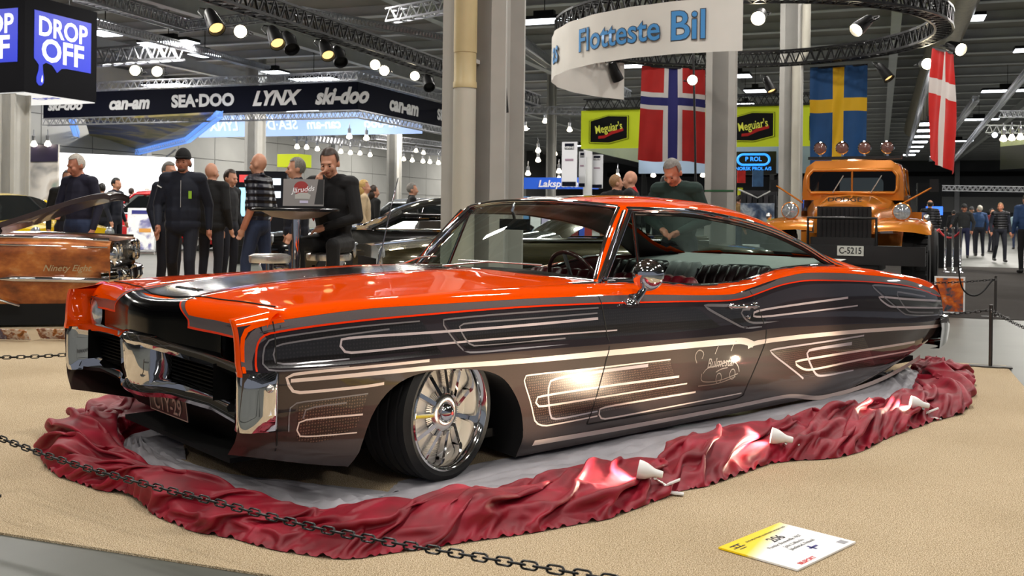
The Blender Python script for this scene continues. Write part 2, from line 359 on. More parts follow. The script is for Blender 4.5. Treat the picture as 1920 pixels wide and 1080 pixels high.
# wheel opening
ARCH=[(-.505,.035),(-.498,.12),(-.48,.2),(-.46,.27),(-.42,.342),(-.34,.432),(-.22,.476),(-.02,.497),(.14,.491),(.25,.447),(.32,.371),(.355,.28),(.375,.18),(.38,.13)]
ARCH=[tuple(p) for p in resample(smoothpts(ARCH,2),n=40)]; ARCH=[(round(a,4),b) for a,b in sorted(ARCH)]
def zbot(s):
    if -.505<=s<=.38: return float(np.interp(s,[a for a,_ in ARCH],[b for _,b in ARCH]))
    return zG(s)
def dcut(z,pts): return float(np.interp(z,[p[0] for p in pts],[p[1] for p in pts]))
DF=[(.0,-.88),(.148,-.90),(.52,-1.01),(.756,-.97),(.9,-.955)]; DR=[(0,-2.10),(.162,-2.14),(.44,-2.30),(.55,-2.29),(.732,-2.19),(.9,-2.13)]
def warp(s,z):
    d=0
    for base,pts in ((-.97,DF),(-2.2,DR)):
        w=max(0,1-abs(s-base)/.42); w=w*w*(3-2*w); d+=w*(dcut(z,pts)-base)
    return s+d
def side_mesh(s0,s1,extra=()):
    S=sorted(set([round(x,4) for x in np.arange(s0,s1,.035)]+[s1]+[e for e in extra if s0<e<s1]))
    V=[];rows=None;mi=[]
    for s in S:
        b=zbot(s); c=zC(s); B=zB(s); A=zA(s); zs=[]
        zs+=[b+(c-b)*(1-(1-t)**1.0) for t in np.linspace(0,1,13)]; zs+=[c+.004]
        zs+=[c+.004+(B-c-.004)*t for t in np.linspace(0,1,7)[1:]]; zs+=[B+(A-B)*t for t in (.5,1)]
        col=[(warp(s,z),Fy(warp(s,z),z) if True else 0,z) for z in zs]
        ws=warp(s,A); y0=Fy(ws,A); y1,z1=yS(ws),zS(ws)
        for t,q in ((.18,.45),(.4,.78),(.7,.95),(1,1)): col.append((ws,y0+(y1-y0)*t,A+(z1-A)*q))
        V+=col; rows=len(col)
    Fc=gridf(len(S),rows); 
    for i in range(len(S)-1):
        for j in range(rows-1): mi.append(0 if j<12 else 1 if j<21 else 2)
    return V,Fc,mi
SIDEM=[LOWER,DARK,ORANGE]
extra=[a for a,_ in ARCH]
for nm,a,b in (('front_fender',-.97,.88),('door',-2.2,-.97),('quarter_panel',-4.72,-2.2)):
    V,Fc,mi=side_mesh(a,b,extra)
    obj(nm,V,Fc,SIDEM,car,35,mi)
    obj(nm,[(x,-y,z) for x,y,z in V],[f[::-1] for f in Fc],SIDEM,car,35,mi)
# blade edge, inner faces and wheel wells
for sg in (1,-1):
    b=MB(); n=14; V=[]
    for i in range(n):
        z=.545+(zS(.88)-.545)*i/(n-1); y=Fy(.88,min(z,zA(.88))) if z<=zA(.88) else fW(.88)-.047-(z-zA(.88))*.9
        V+=[(.88,sg*y,z),(.888,sg*(y-.012),z),(.885,sg*(y-.035),z),(.70,sg*(y-.05),z)]
    b.add(V,gridf(n,4)); b.build('fender_blade',ORANGE,car,50)
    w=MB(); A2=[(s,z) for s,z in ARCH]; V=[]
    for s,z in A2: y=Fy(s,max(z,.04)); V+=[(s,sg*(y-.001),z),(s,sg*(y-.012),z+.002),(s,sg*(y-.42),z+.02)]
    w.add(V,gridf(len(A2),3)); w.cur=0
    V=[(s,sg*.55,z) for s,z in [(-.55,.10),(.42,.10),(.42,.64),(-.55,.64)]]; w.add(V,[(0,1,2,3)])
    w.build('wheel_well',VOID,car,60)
# ---- hood
def ysil(s): return yS(s)
fH=pch([(.88,.735),(.8,.765),(.65,.795),(.4,.822),(0,.846),(-.4,.858),(-.75,.86),(-.9,.855),(-1.2,.84)])
def Tz(s,y):
    ys,zs,zh=ysil(s),zS(s),fH(s); t=min(1,abs(y)/ys)
    ridge=.010*math.exp(-((abs(y)-.34)/.09)**2)*max(0,min(1,(s+1)/.5))
    return zs+(zh-zs)*(1-t**2.2)+ridge*(1-t)
def wsb(y):   # windscreen base s,z
    t=abs(y)/.76; return -.80-.35*t**2.2, .858-.045*t*t
def wst(y):
    t=abs(y)/.63; return -1.37-.09*t*t, 1.216-.034*t**2.4
def top_hit(px,py):
    d=raydir(px,py); z=.8
    for _ in range(14):
        k=(z-C0.z)/d.z; p=C0+d*k; z=.5*z+.5*Tz(max(-1.2,min(.88,p.x)),p.y)
    return p.x,p.y
def xe_(y): return float(np.interp(abs(y),[0,.10,.18,.3,.6,.95],[.888,.884,.868,.85,.805,.775]))
V=[];NY=45;NS=34
for i in range(NY):
    q=-1+2*i/(NY-1)
    for j in range(NS):
        t=j/(NS-1); yy=q*.84; sb=wsb(max(-.8,min(.8,yy)))[0]+.045; s=sb+(xe_(yy)-.075-sb)*t; y=q*ysil(s); V.append((s,y,Tz(s,y)))
obj('hood',V,gridf(NY,NS,flip=False),ORANGE,car,60)
# nose: rolls over from the hood edge to the bumper
def nose_pt(y,t):   # t 0 hood edge .. 1 bumper
    xe=xe_(y); x0=xe-.075; z0=Tz(x0,min(abs(y),.85)); dr=.06+.03*min(1,abs(y)/.7)
    if t<.5:
        a=t/.5*pi/2; return x0+(xe-x0)*math.sin(a), z0-dr*(1-math.cos(a))
    return xe, z0-dr-(z0-dr-.58)*(t-.5)*2
V=[];NN=13
ys=np.linspace(-.945,.945,49)
for y in ys:
    for j in range(NN): x,z=nose_pt(y,j/(NN-1)); V.append((x,y,z))
Fc=gridf(len(ys),NN); mi=[]
keep=[];
for i in range(len(ys)-1):
    for j in range(NN-1):
        yc=abs((ys[i]+ys[i+1])/2)
        if yc>.64 and j>=6: continue     # headlamp pocket stays open
        keep.append(Fc[i*(NN-1)+j]); mi.append(0 if j<7 else 1)
obj('nose_panel',V,keep,[ORANGE,BLACKP],car,50,mi)
for sg in (1,-1):
    b=MB(); yy=[.60,.93]; z1=.70
    b.add([(.80,sg*.64,.575),(.80,sg*.64,z1),(.70,sg*.66,z1),(.70,sg*.66,.575)],[(0,1,2,3)])
    b.add([(.72,sg*.60,.56),(.72,sg*.95,.56),(.72,sg*.95,.72),(.72,sg*.60,.72)],[(0,1,2,3)])
    b.add([(.80,sg*.60,.70),(.80,sg*.95,.70),(.68,sg*.95,.715),(.68,sg*.60,.715)],[(0,1,2,3)])
    b.build('headlamp_pocket',BLACKP if sg>0 else mat('maroon_reflection_gloss',(40,12,12),rough=.15,coat=1),car)  # far pocket's dark red is a reflection put into the colour
    for zc,rr in ((.632,.072),(.475,.066)):
        M=Matrix.Translation((.735,sg*.80,zc))@Matrix.Rotation(pi/2,4,'Y')
        h=empty('headlamp',M=None); h.parent=car
        MB().lathe([(rr*1.02,.0),(rr*1.18,.03),(rr*1.16,.05),(rr,.045),(rr*.98,.03)],28,M).build('bezel',CHROME,h,40)
        MB().lathe([(rr,.03),(rr*.8,.055),(rr*.4,.068),(0,.072)],28,M).build('lens',mat('headlamp_glass',(190,196,200),rough=.05,metal=.55,coat=1,ns=40,na=.3),h,60)
# ---- bumper and grille
def bsx(y):
    a=abs(y)
    return float(np.interp(a,[0,.10,.17,.24,.6,.80,.90,.95,.985],[.925,.92,.895,.872,.838,.832,.845,.84,.80]))
def btop(y): return float(np.interp(abs(y),[0,.14,.2,.9,.98],[.612,.612,.602,.568,.552]))
bumper=MB()
# top bar
ysb=[-.985,-.96,-.93,-.88,-.6,-.3,-.22,-.17,-.12,-.06,0,.06,.12,.17,.22,.3,.6,.88,.93,.96,.985]
V=[]
for y in ysb:
    x,z=bsx(y),btop(y); V+=[(x-.14,y,z),(x-.02,y,z+.004),(x+.0,y,z-.006),(x+.012,y,z-.024),(x-.004,y,z-.046),(x-.12,y,z-.05)]
bumper.add(V,gridf(len(ysb),6))
# bottom bar
V=[]
def bbot(y): return float(np.interp(abs(y),[0,.14,.25,.6,.74,.80,.9,.985],[.36,.36,.372,.368,.378,.352,.342,.342]))
for y in ysb:
    x=bsx(y)-.015; z=bbot(y); V+=[(x-.14,y,z+.06),(x-.05,y,z+.062),(x-.0,y,z+.04),(x+.012,y,z+.016),(x-.004,y,z-.004),(x-.13,y,z-.012)]
bumper.add(V,gridf(len(ysb),6))
bo=bumper.build('front_bumper',CHROME,car,42)
pr=MB(); V=[]
zz=[.352,.36,.40,.46,.52,.575,.606,.612]
for z in zz:
    hw=.135+.03*max(0,(z-.48)/.12)-.05*max(0,(.44-z)/.09); x=float(np.interp(z,[.352,.38,.46,.58,.612],[.87,.905,.925,.925,.91]))
    V+=[(x-.16,-hw-.015,z),(x-.035,-hw,z),(x-.008,-hw*.72,z),(x,0,z),(x-.008,hw*.72,z),(x-.035,hw,z),(x-.16,hw+.015,z)]
pr.add(V,gridf(len(zz),7,flip=True)); pr.build('bumper_prow',CHROME,bo,40)
for sg in (1,-1):
    e=MB(); V=[]
    for z in np.linspace(.342,.556,8):
        r=.012 if .36<z<.54 else .0; o=(.0 if .36<z<.545 else -.012)
        path=[(.76,.86),(.84,.885),(.875,.905),(.882,.935),(.876,.965),(.855,.988),(.82,.997),(.765,1.0),(.75,.99)]
        for x,y in path: V.append((x+o*.5,sg*(y+o),z))
    e.add(V,gridf(8,9,flip=sg<0)); 
    V=[(.75,sg*.985,.556),(.82,sg*.985,.556),(.85,sg*.975,.556),(.87,sg*.935,.556),(.835,sg*.885,.556),(.75,sg*.86,.556)]; e.add(V,[tuple(range(6))])
    e.build('bumper_end',CHROME,bo,50)
    MB().lathe([(.016,0),(.014,.006),(.006,.011),(0,.012)],14,Matrix.Translation((.785,sg*1.0,.50))@Matrix.Rotation(-sg*pi/2,4,'X')).build('bumper_bolt',STEEL,bo,50)
GRB=mat('grille_black',(3,3,3),rough=.7,spec=.1)
MB().add([(.72,-.93,.34),(.72,.93,.34),(.72,.93,.60),(.72,-.93,.60)],[(0,1,2,3)]).build('grille_back',VOID,car)
for sg in (1,-1):
    for k in range(9):
        z=.432+.0155*k; MB().box((.77,sg*.43,z),(.05,.56,.006)).build('grille_bar',GRB,car)
    MB().add([(.72,sg*.71,.42),(.86,sg*.69,.42),(.86,sg*.69,.56),(.72,sg*.71,.56)],[(0,1,2,3)]).build('grille_divider',GRB,car)
# valance
V=[]
for y in np.linspace(-.93,.93,25):
    for t in np.linspace(0,1,6): V.append((.74-.02*abs(y)-.16*t,y*(.94-.06*t),.36-.20*t))
obj('front_valance',V,gridf(25,6),mat('valance_shade_black',(9,8,9),rough=.6),car,60)  # valance coloured black for the shade below the bumper
# number plate
PLX=.745
pl=empty('number_plate',(PLX+.012,.03,.295)); pl.rotation_euler=(0,.12,0); pl.parent=car
MB().box((0,0,0),(.006,.40,.095)).build('plate',mat('plate_black',(14,13,14),rough=.3),pl)
MPL=mat('plate_characters',(196,170,160),rough=.4)
fb=MB()
for z in (-.045,.045): fb.box((.004,0,z),(.002,.396,.004))
for y in (-.198,.198): fb.box((.004,y,0),(.002,.004,.092))
fb.build('plate_border',MPL,pl)
text('plate_lettering','CTY-29',.10,MPL,pl,frame((.0045,0,-.002),(0,1,0),(0,0,1),(1,0,0)),bold=.008,sx=.92)
# ---- windscreen, pillars, roof
NU,NV=31,9
def wsp(q,t,off=0):
    yb=q*.76; yt=q*.63; sb,zb=wsb(yb); st,zt=wst(yt); bul=.035*math.sin(pi*t)*(1-q*q*.4)
    return (sb+(st-sb)*t+bul*.7+off, yb+(yt-yb)*t, zb+(zt-zb)*t+bul*.5)
obj('windscreen',[wsp(-1+2*i/(NU-1),j/(NV-1)) for i in range(NU) for j in range(NV)],gridf(NU,NV),GLASS,car,179)
tr=MB(); loop=[wsp(-1+2*i/30,1) for i in range(31)]
tr.tube([(x+.006,y,z+.004) for x,y,z in loop],.013,8)
for sg in (-1,1): tr.tube([(x+.008,y+sg*.004,z) for x,y,z in [wsp(sg,t) for t in np.linspace(0,1,12)]],.013,8)
tr.tube([(x+.012,y,z-.004) for x,y,z in [wsp(-1+2*i/30,0) for i in range(31)]],.009,8)
tr.build('windscreen_trim',CHROME,car,60)
# black sunshade band inside the top of the glass
rzr=pch([(-1.40,1.178),(-1.47,1.178),(-1.86,1.176),(-2.25,1.143),(-2.64,1.08),(-2.97,.982),(-3.33,.835),(-3.6,.808),(-4.0,.772),(-4.2,.752)])
ryr=pch([(-1.40,.665),(-1.47,.67),(-2.0,.715),(-2.6,.745),(-3.0,.79),(-3.33,.845),(-3.6,.85),(-4.0,.83),(-4.2,.82)])
rzc=pch([(-1.36,1.216),(-1.6,1.248),(-1.95,1.264),(-2.4,1.250),(-2.75,1.205),(-3.24,1.035),(-3.57,.905),(-3.93,.79),(-4.2,.76)])
def roofz(s,q): return rzr(s)+(rzc(s)-rzr(s))*(1-abs(q)**3.4)
NR,NQ=70,41
def roof_grid(off,ysc=1.0):
    V=[]
    for i in range(NR):
        t=i/(NR-1)
        for j in range(NQ):
            q=-1+2*j/(NQ-1); q=math.copysign(abs(q)**.85,q); s=wst(q*.63)[0]-.012+( -4.2-wst(q*.63)[0])*t
            V.append((s,q*ryr(s)*ysc,roofz(s,q)-off))
    return V
V=roof_grid(0); Fc=gridf(NR,NQ); keepR=[]; keepG=[]; 
for k,fc in enumerate(Fc):
    c=sum((Vector(V[i]) for i in fc),Vector())/4; q=abs(c.y)/ryr(c.x)
    g=(-3.62<c.x<-2.74) and q<.80-.06*(-2.74-c.x)
    (keepG if g else keepR).append(fc)
obj('roof',V,keepR,ORANGE,car,60); obj('rear_window',V,keepG,glassmat('rear_glass',(170,190,184)),car,179)
V2=roof_grid(.022,.985); V2=[(x,y,z-.012*(abs(y)>.6)) for x,y,z in V2]
obj('headliner',V2,[f[::-1] for f in keepR],DKLEA,car,60)
# dark stripe on the roof, from the header back
def roof_patch(name,s0f,s1,hw,m):
    V=[];A=25;B=15
    for i in range(A):
        for j in range(B):
            y=-hw+2*hw*j/(B-1); s_0=wst(y)[0]-.02; s=s_0+(s1-s_0)*i/(A-1); V.append((s,y,roofz(s,y/ryr(s))+.0015))
    return obj(name,V,gridf(A,B),m,car,60)
roof_patch('roof_stripe',0,-2.7,.16,BLACKP)
for sg in (1,-1):
    # A pillar
    V=[]
    for t in np.linspace(-.06,1.03,14):
        x,y,z=wsp(sg,max(0,t)); 
        if t<0: x,z=x+.03,z-.02
        for dx,dy,dz in ((.014,.0,.0),(.006,.022,.004),(-.03,.034,.004),(-.062,.022,.0),(-.05,-.01,0)): V.append((x+dx,y+sg*dy,z+dz))
    obj('windscreen_pillar',V,gridf(14,5,flip=sg<0),ORANGE,car,50)
    # drip rail and window surround chrome
    ss=list(np.linspace(-1.47,-3.33,40)); b=MB()
    b.tube([(s,sg*(ryr(s)+.008),rzr(s)+.002) for s in ss],.011,6); b.build('drip_rail',CHROME,car,60)
    b=MB(); b.tube([(s,sg*(ryr(s)-.012),rzr(s)-.024) for s in ss],.012,6); b.build('window_surround',mat('dark_rubber',(20,18,18),rough=.45),car,60)
    b=MB(); b.tube([(s,sg*(ryr(s)-.004),rzr(s)-.012) for s in ss],.006,6); b.build('surround_trim',CHROME,car,60)
    b=MB(); b.tube([(s,sg*(yS(s)+.006),zS(s)+.005) for s in np.linspace(-1.16,-3.25,50)],.008,6); b.build('belt_trim',CHROME,car,60)
    # vent window
    p0=Vector((-1.165,sg*.805,.815)); p1=Vector((-1.425,sg*.815,.806)); p2=Vector((-1.50,sg*.695,1.155)); p3=Vector((-1.475,sg*.69,1.165))
    b=MB(); b.tube([p1,p2],.011,6); b.tube([p0+Vector((.0,0,.01)),p3],.016,6); b.tube([p0+Vector((.02,0,.0)),p1],.013,6); b.tube([p0+Vector((.03,0,.0)),p3+Vector((.04,0,.0))],.012,6); b.build('vent_frame',CHROME,car,60)
    obj('vent_window',[p0,p1,p2,p3],[(0,1,2,3)],GLASS,car)
    MB().box((-1.17,sg*.812,.806),(.52,.05,.012)).build('sill_plate',CHROME,car)
# ---- deck, rear panel, rear bumper, floor pan
V=[]
for s in np.linspace(-3.3,-4.72,22):
    for q in np.linspace(-1,1,21): V.append((s,q*yS(s),zS(s)+.02*(1-q*q)*(1 if s<-3.6 else 0)-.004))
obj('trunk_lid',V,gridf(22,21),ORANGE,car,60)
V=[]
for z in np.linspace(0,1,7):
    for q in np.linspace(-1,1,17):
        zt=zS(-4.72); V.append((-4.72-.015*(1-q*q),q*(fW(-4.72)-.06+.04*math.sin(pi*z)),.27+(zt-.27)*z))
obj('tail_panel',V,gridf(7,17),DARK,car,60)
b=MB(); V=[]
pp=[(-4.52,.93),(-4.62,.925),(-4.71,.90),(-4.75,.86),(-4.77,.6),(-4.785,0)]; pp=pp+[(x,-y) for x,y in pp[-2::-1]]
for x,y in pp:
    k=max(0,min(1,(-4.52-x)/.2)); V+=[(x+.02,y*.985,.45-.02*(1-k)),(x-.004,y*1.008,.44),(x-.012,y*1.016,.36),(x,y*1.005,.27-.05*(1-k)),(x+.06,y*.96,.22)]
b.add(V,gridf(len(pp),5)); b.build('rear_bumper',CHROME,car,50)
for sg in (1,-1):
    for k in range(3): MB().box((-4.735,sg*.58,.48+.05*k),(.02,.5,.03)).build('tail_lamp',mat('tail_lamp_red',(120,6,6),rough=.2,coat=1),car)
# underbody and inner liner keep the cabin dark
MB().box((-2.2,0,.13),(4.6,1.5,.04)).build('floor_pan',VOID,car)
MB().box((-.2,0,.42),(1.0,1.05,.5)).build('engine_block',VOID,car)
MB().box((.15,0,.145),(1.15,1.12,.02)).build('underbody_shade_plate',VOID,car)  # plate added to put black shade under the car front
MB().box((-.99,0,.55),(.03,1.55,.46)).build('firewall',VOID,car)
for sg in (1,-1):
    obj('door_trim',[(-1.0,sg*.80,.15),(-3.35,sg*.80,.15)]+[(s,sg*(yS(s)-.02),zS(s)-.005) for s in np.linspace(-3.35,-1.0,14)],[tuple(range(16))],MAROON,car)
# ---- interior
V=[]
for i in range(25):
    q=-1+2*i/24; y=q*.755; sb,zb=wsb(y)
    for t,dz in ((0,-.012),(.3,.0),(.75,.005),(.95,-.01),(1,-.05),(1,-.3)): V.append((sb-.02+(-1.36-sb)*t,y*.99,zb-.018+dz-.012*t))
obj('dashboard',V,gridf(25,6),mat('dash_vinyl',(58,46,48),rough=.6,ns=20,na=.1),car,50)
def pleated(name,x,ytop,y0,y1,z0,z1,th,npl,m,lean=.12,parent=None):
    V=[];NYs=npl*6+1;prof_=[(0,0),(0,.6),(.02,.85),(.25,.99),(.6,1),(.85,.93),(1,.75),(1,0)]
    for i in range(NYs):
        t=i/(NYs-1); y=y0+(y1-y0)*t; ph=abs(math.sin(pi*t*npl)); e=min(1,min(t,1-t)*9)**.5
        for a,h in prof_:
            V.append((x-th*a*(.8+.2*e)+.014*(ph-1)*(1 if a<.5 else .3)-lean*h*0+(-lean*h),y,z0+(z1-z0)*h*(.93+.07*e)+.016*(ph-1)*(1 if h>.7 else 0)))
    return obj(name,V,gridf(NYs,8,flip=True),m,parent or car,60)
for y0,y1 in ((-.70,-.06),(.06,.70)): 
    pleated('front_seat_back',-1.86,0,y0,y1,.30,.80,.16,7,MAROON)
    pleated('front_seat_cushion',-1.42,0,y0,y1,.25,.46,.5,7,MAROON,lean=0)
pleated('rear_seat_back',-2.62,0,-.74,-.13,.32,.835,.17,8,DKLEA); pleated('rear_seat_back',-2.62,0,.13,.74,.32,.835,.17,8,DKLEA)
pleated('rear_seat_armrest',-2.615,0,-.13,.13,.32,.845,.18,3,GREYLEA)
obj('parcel_shelf',[(-2.78,-.80,.80),(-2.78,.80,.80),(-3.1,.80,.815),(-3.1,-.80,.815),(-3.62,-.72,.868),(-3.62,.72,.868)],[(0,3,2,1),(3,4,5,2)],GREYLEA,car)
for y in (-.42,.42):
    MB().lathe([(0,.012),(.08,.016),(.10,.02),(.11,.006),(.11,0)],28,Matrix.Translation((-2.93,y,.812))@Matrix.Diagonal((.8,1.5,1,1))).build('shelf_speaker',mat('speaker_cloth',(12,12,12),rough=.8),car,50)
sw=empty('steering_wheel'); sw.parent=car; MS=Matrix.Translation((-1.38,.38,.77))@Matrix.Rotation(-1.15,4,'Y'); sw.matrix_local=MS
MB().tube([(.185*math.cos(a),.185*math.sin(a),0) for a in np.linspace(0,2*pi,40)[:-1]],.012,8,closed=True).build('rim',mat('wheel_rim_maroon',(70,22,24),rough=.25,coat=1),sw,60)
MB().bar((-.18,0,-.01),(.18,0,-.01),.02,.01).bar((0,0,-.01),(-.17,0,-.01),.02,.01).lathe([(0,.01),(.04,.005),(.05,-.02)],16).build('spokes',CHROME,sw)
MB().tube([(0,0,-.02),(0,0,-.4)],.02,8).build('column',DKLEA,sw)
rv=empty('interior_mirror'); rv.parent=car; rv.matrix_local=Matrix.Translation((-1.27,.0,1.085))@Matrix.Rotation(.12,4,'Z')
MB().box((0,0,0),(.025,.21,.062)).build('housing',mat('mirror_shell',(60,66,70),rough=.2,metal=.6),rv); MB().box((-.0135,0,0),(.002,.195,.05)).build('glass',CHROME,rv)
MB().tube([(0,0,.03),(.02,0,.08),(.0,0,.12)],.009,8).build('stalk',CHROME,rv,60)
# ---- outside mirror, handle, antenna, wipers
mr=empty('door_mirror'); mr.parent=car; mr.matrix_local=Matrix.Translation((-1.285,.99,.848))@Matrix.Rotation(.6,4,'Z')@Matrix.Scale(1.22,4)
MB().lathe([(.0,.045),(.03,.042),(.055,.025),(.064,.0),(.066,-.008),(.062,-.010)],28,Matrix.Rotation(pi/2,4,'Y')).build('shell',CHROME,mr,60)
MB().lathe([(0,-.0095),(.061,-.0095)],28,Matrix.Rotation(pi/2,4,'Y')).build('glass',CHROME,mr)
MB().tube([(.01,-.01,-.05),(.04,-.03,-.085),(.055,-.05,-.10)],[.014,.016,.03],10).lathe([(.045,-.115),(.04,-.10),(.02,-.09)],16,Matrix.Translation((.06,-.06,0))@Matrix.Diagonal((1.2,.6,1,1))).build('stalk',CHROME,mr,60)
hd=empty('door_handle'); hd.parent=car; yh=Fy(-2.1,.655); hd.location=(-2.1,yh,.655)
MB().tube([(.11,.0,.0),(.10,.03,.0),(.04,.042,.0),(-.05,.042,-.004),(-.10,.03,-.008),(-.12,.0,-.01)],[.014,.013,.011,.012,.014,.018],10).build('grip',CHROME,hd,60)
MB().ellip((.10,.006,0),(.03,.012,.016)).build('escutcheon',CHROME,hd,60); MB().ellip((-.115,.006,-.008),(.035,.014,.02)).build('escutcheon',CHROME,hd,60)
MB().lathe([(.013,0),(.012,.012),(0,.015)],12,Matrix.Translation((-2.145,Fy(-2.145,.588),.588))@Matrix.Rotation(-pi/2,4,'X')).build('door_lock',CHROME,car,50)
an=empty('antenna',(-.90,-.845,.80)); an.parent=car
MB().tube([(0,0,0),(-.055,0,.20),(-.10,0,.38),(-.15,0,.56)],[.006,.005,.004,.003],6).build('mast',CHROME,an,60); MB().lathe([(.02,0),(.012,.02),(.006,.03)],12).build('base',CHROME,an,50)
for y0,y1 in ((.08,.55),(-.62,-.15)):
    w=MB(); P=[]
    for t in np.linspace(0,1,8):
        x,y,z=wsp((y0+(y1-y0)*t)/.76,.04+.035*t); P.append((x+.02,y,z+.018))
    w.tube(P,.005,6); w.tube([(P[0][0]+.06,P[0][1]-.06,P[0][2]-.03),P[3]],.005,6); w.build('wiper',STEEL,car,60)
# ---- front wheels
def wheel(sy,steer,s=-.065):
    y=sy*.82; w=empty('front_wheel'); w.parent=car
    w.matrix_local=Matrix.Translation((s,y,.296))@Matrix.Rotation(steer,4,'Z')@Matrix.Rotation(-sy*pi/2,4,'X')
    R,r=.286,.238
    tp=[(r-.012,-.125),(r+.02,-.132),(R-.02,-.128),(R-.004,-.112)]
    for k in range(5):
        z=-.10+.05*k
        tp+=[(R,z-.018),(R,z+.018),(R-.008,z+.021),(R-.008,z+.029)] if k<4 else [(R,z-.018),(R,z+.012)]
    tp+=[(R-.006,.116),(R-.024,.130),(r+.022,.132),(r+.002,.126),(r-.012,.118)]
    MB().lathe(tp,64).build('tyre',RUBBER,w,35)
    MB().lathe([(r+.004,.128),(r-.002,.132),(r-.010,.128),(r-.016,.112),(r-.024,.09),(r-.028,.06),(r-.030,.03),(r-.034,.022),(r-.10,.020)],72).build('rim',mat('polished_rim',(232,232,230),rough=.09,metal=1),w,50)
    n=11; RIB=mat('ribbed_alloy',(236,232,226),rough=.35,metal=.45)
    ribs=[(.085,.075)]
    k=0; rr=.10
    while rr<.192:
        zb=.066-.036*((rr-.10)/.095); ribs+=[(rr,zb),(rr+.0045,zb-.007),(rr+.006,zb-.001)]; rr+=.0075
    ribs+=[(.198,.028),(.206,.024)]
    for i in range(n):
        a=2*pi*(i+.5)/n; hw=pi/n*.80
        MB().lathe(ribs,6,None,a-hw,a+hw).build('rib_panel',RIB,w,28)
        a=2*pi*i/n; c,s_=math.cos(a),math.sin(a); b=MB()
        b.bar((.078*c,.078*s_,.084),(.202*c,.202*s_,.044),.018,.03); b.build('spoke',CHROME,w)
        for dd in (-1,1): pass
        f=MB()
        for q in range(4):
            a2=2*pi*(i+.5)/n+(q-1.5)*.085; f.bar((.076*math.cos(a2),.076*math.sin(a2),.080),(.104*math.cos(a2),.104*math.sin(a2),.070),.005,.012)
        f.build('hub_fin',STEEL,w)
    MB().lathe([(.084,.07),(.082,.088),(.074,.094),(.046,.098),(.042,.096)],48).build('hub',mat('polished_hub',(225,222,216),rough=.16,metal=1),w,40)
    MB().lathe([(.042,.096),(.040,.108),(.032,.114),(.028,.118),(.014,.127),(0,.130)],40).build('centre_cap',CHROME,w,50)
    MB().lathe([(0,.1325),(.008,.1315)],6).build('cap_emblem',mat('emblem_red',(180,20,16),rough=.3,coat=1),w)
wheel(1,.21); wheel(-1,.21)
for sy in (1,-1):
    w=empty('rear_wheel'); w.parent=car; w.matrix_local=Matrix.Translation((-3.12,sy*.68,.296))@Matrix.Rotation(-sy*pi/2,4,'X')
    MB().lathe([(.2,-.12),(.27,-.125),(.286,-.1),(.286,.1),(.27,.125),(.2,.12)],40).build('tyre',RUBBER,w,40)
    MB().lathe([(.2,.1),(.1,.06),(0,.06)],40).build('rim',STEEL,w,40)
# ---- painted stripes, laid on the panels
def wm(px,py,w):
    w*=.88   # stripe width in metres from its width in the picture at that depth
    s,z=side_hit(px,py); p=CARM@Vector((s,1,z)); return w*p.y/FPX
def ribbon(P,w,m,name='pinstripe',eps=.0012,px=True,it=2,step=.03,w2=None,closed=False):
    Q=np.array([side_hit(*p) for p in P]) if px else np.array(P,float)
    if px:
        w=wm(*P[0],w)if not isinstance(w,float) or w>.2 else w
        if w2 is not None: w2=wm(*P[-1],w2)
    w2=w if w2 is None else w2
    Q=smoothpts(Q,it); Q=resample(Q,step=step) if len(Q)>2 else resample(Q,step=step)
    n=len(Q); d=np.gradient(Q,axis=0); d/=np.linalg.norm(d,axis=1)[:,None]+1e-9; nn=np.stack([-d[:,1],d[:,0]],1)
    V=[]
    for i in range(n):
        ww=(w+(w2-w)*i/max(1,n-1))/2
        for k in (-1,0,1):
            s,z=Q[i]+nn[i]*ww*k; s=max(-4.719,min(.879,s)); V.append((s,Fy(s,z)+eps,z))
    return obj(name,V,gridf(n,3,flip=False),m,car,60)
def fill(top,bot,m,name='paint_panel',eps=.0007,N=26,R=8):
    a=resample(smoothpts([side_hit(*p) for p in top],1),n=N); b=resample(smoothpts([side_hit(*p) for p in bot],1),n=N); V=[]
    for i in range(N):
        for j in range(R):
            s,z=a[i]+(b[i]-a[i])*j/(R-1); s=max(-4.719,min(.879,s)); V.append((s,Fy(s,z)+eps,z))
    return obj(name,V,gridf(N,R),m,car,60)
# grey band and red line under the orange, turning down the blade
def band(fa,fb,m,eps,name):
    S=list(np.arange(-4.70,.80,.03)); V=[]
    for s in S:
        for t in (0,.5,1): z=fa(s)+(fb(s)-fa(s))*t; V.append((s,Fy(s,z)+eps,z))
    return obj(name,V,gridf(len(S),3),m,car,60)
band(lambda s:zB(s),lambda s:zA(s)-.001,GREYB,.0006,'grey_band')
ribbon([(.79,zB(.79)),(.83,.676),(.86,.62),(.865,.57)],.05,GREYB,'grey_band',.0006,px=False,it=3)
ribbon([(-4.69,zB(-4.69))]+[(s,zB(s)) for s in np.arange(-4.6,.70,.1)]+[(.72,.699),(.79,.69),(.815,.66),(.822,.62),(.826,.562)],.0075,REDL,'red_pinline',.0014,px=False,it=2,step=.02)
ribbon([(.70,zA(.70)),(.80,zA(.80)-.002),(.855,.71),(.872,.67),(.874,.56)],.016,ORANGE,'orange_edge',.0014,px=False,it=2)
# main pale stripe
ribbon([(545,714),(640,706),(730,697),(830,687),(960,679),(1140,662),(1380,639),(1396,639),(1412,646)],8,STRIPE,w2=14,it=1)
ribbon([(1402,650),(1420,641),(1520,629),(1645,618),(1770,609)],10,STRIPE,w2=7,it=1)
ribbon([(805,676),(700,687),(547,701),(534,708),(548,735),(560,737),(685,725),(720,719)],6,STRIPE)
ribbon([(1000,831),(1200,797),(1380,762),(1465,744),(1490,742),(1530,747),(1560,742),(1645,715),(1690,692),(1725,668)],13,STRIPE,w2=8)
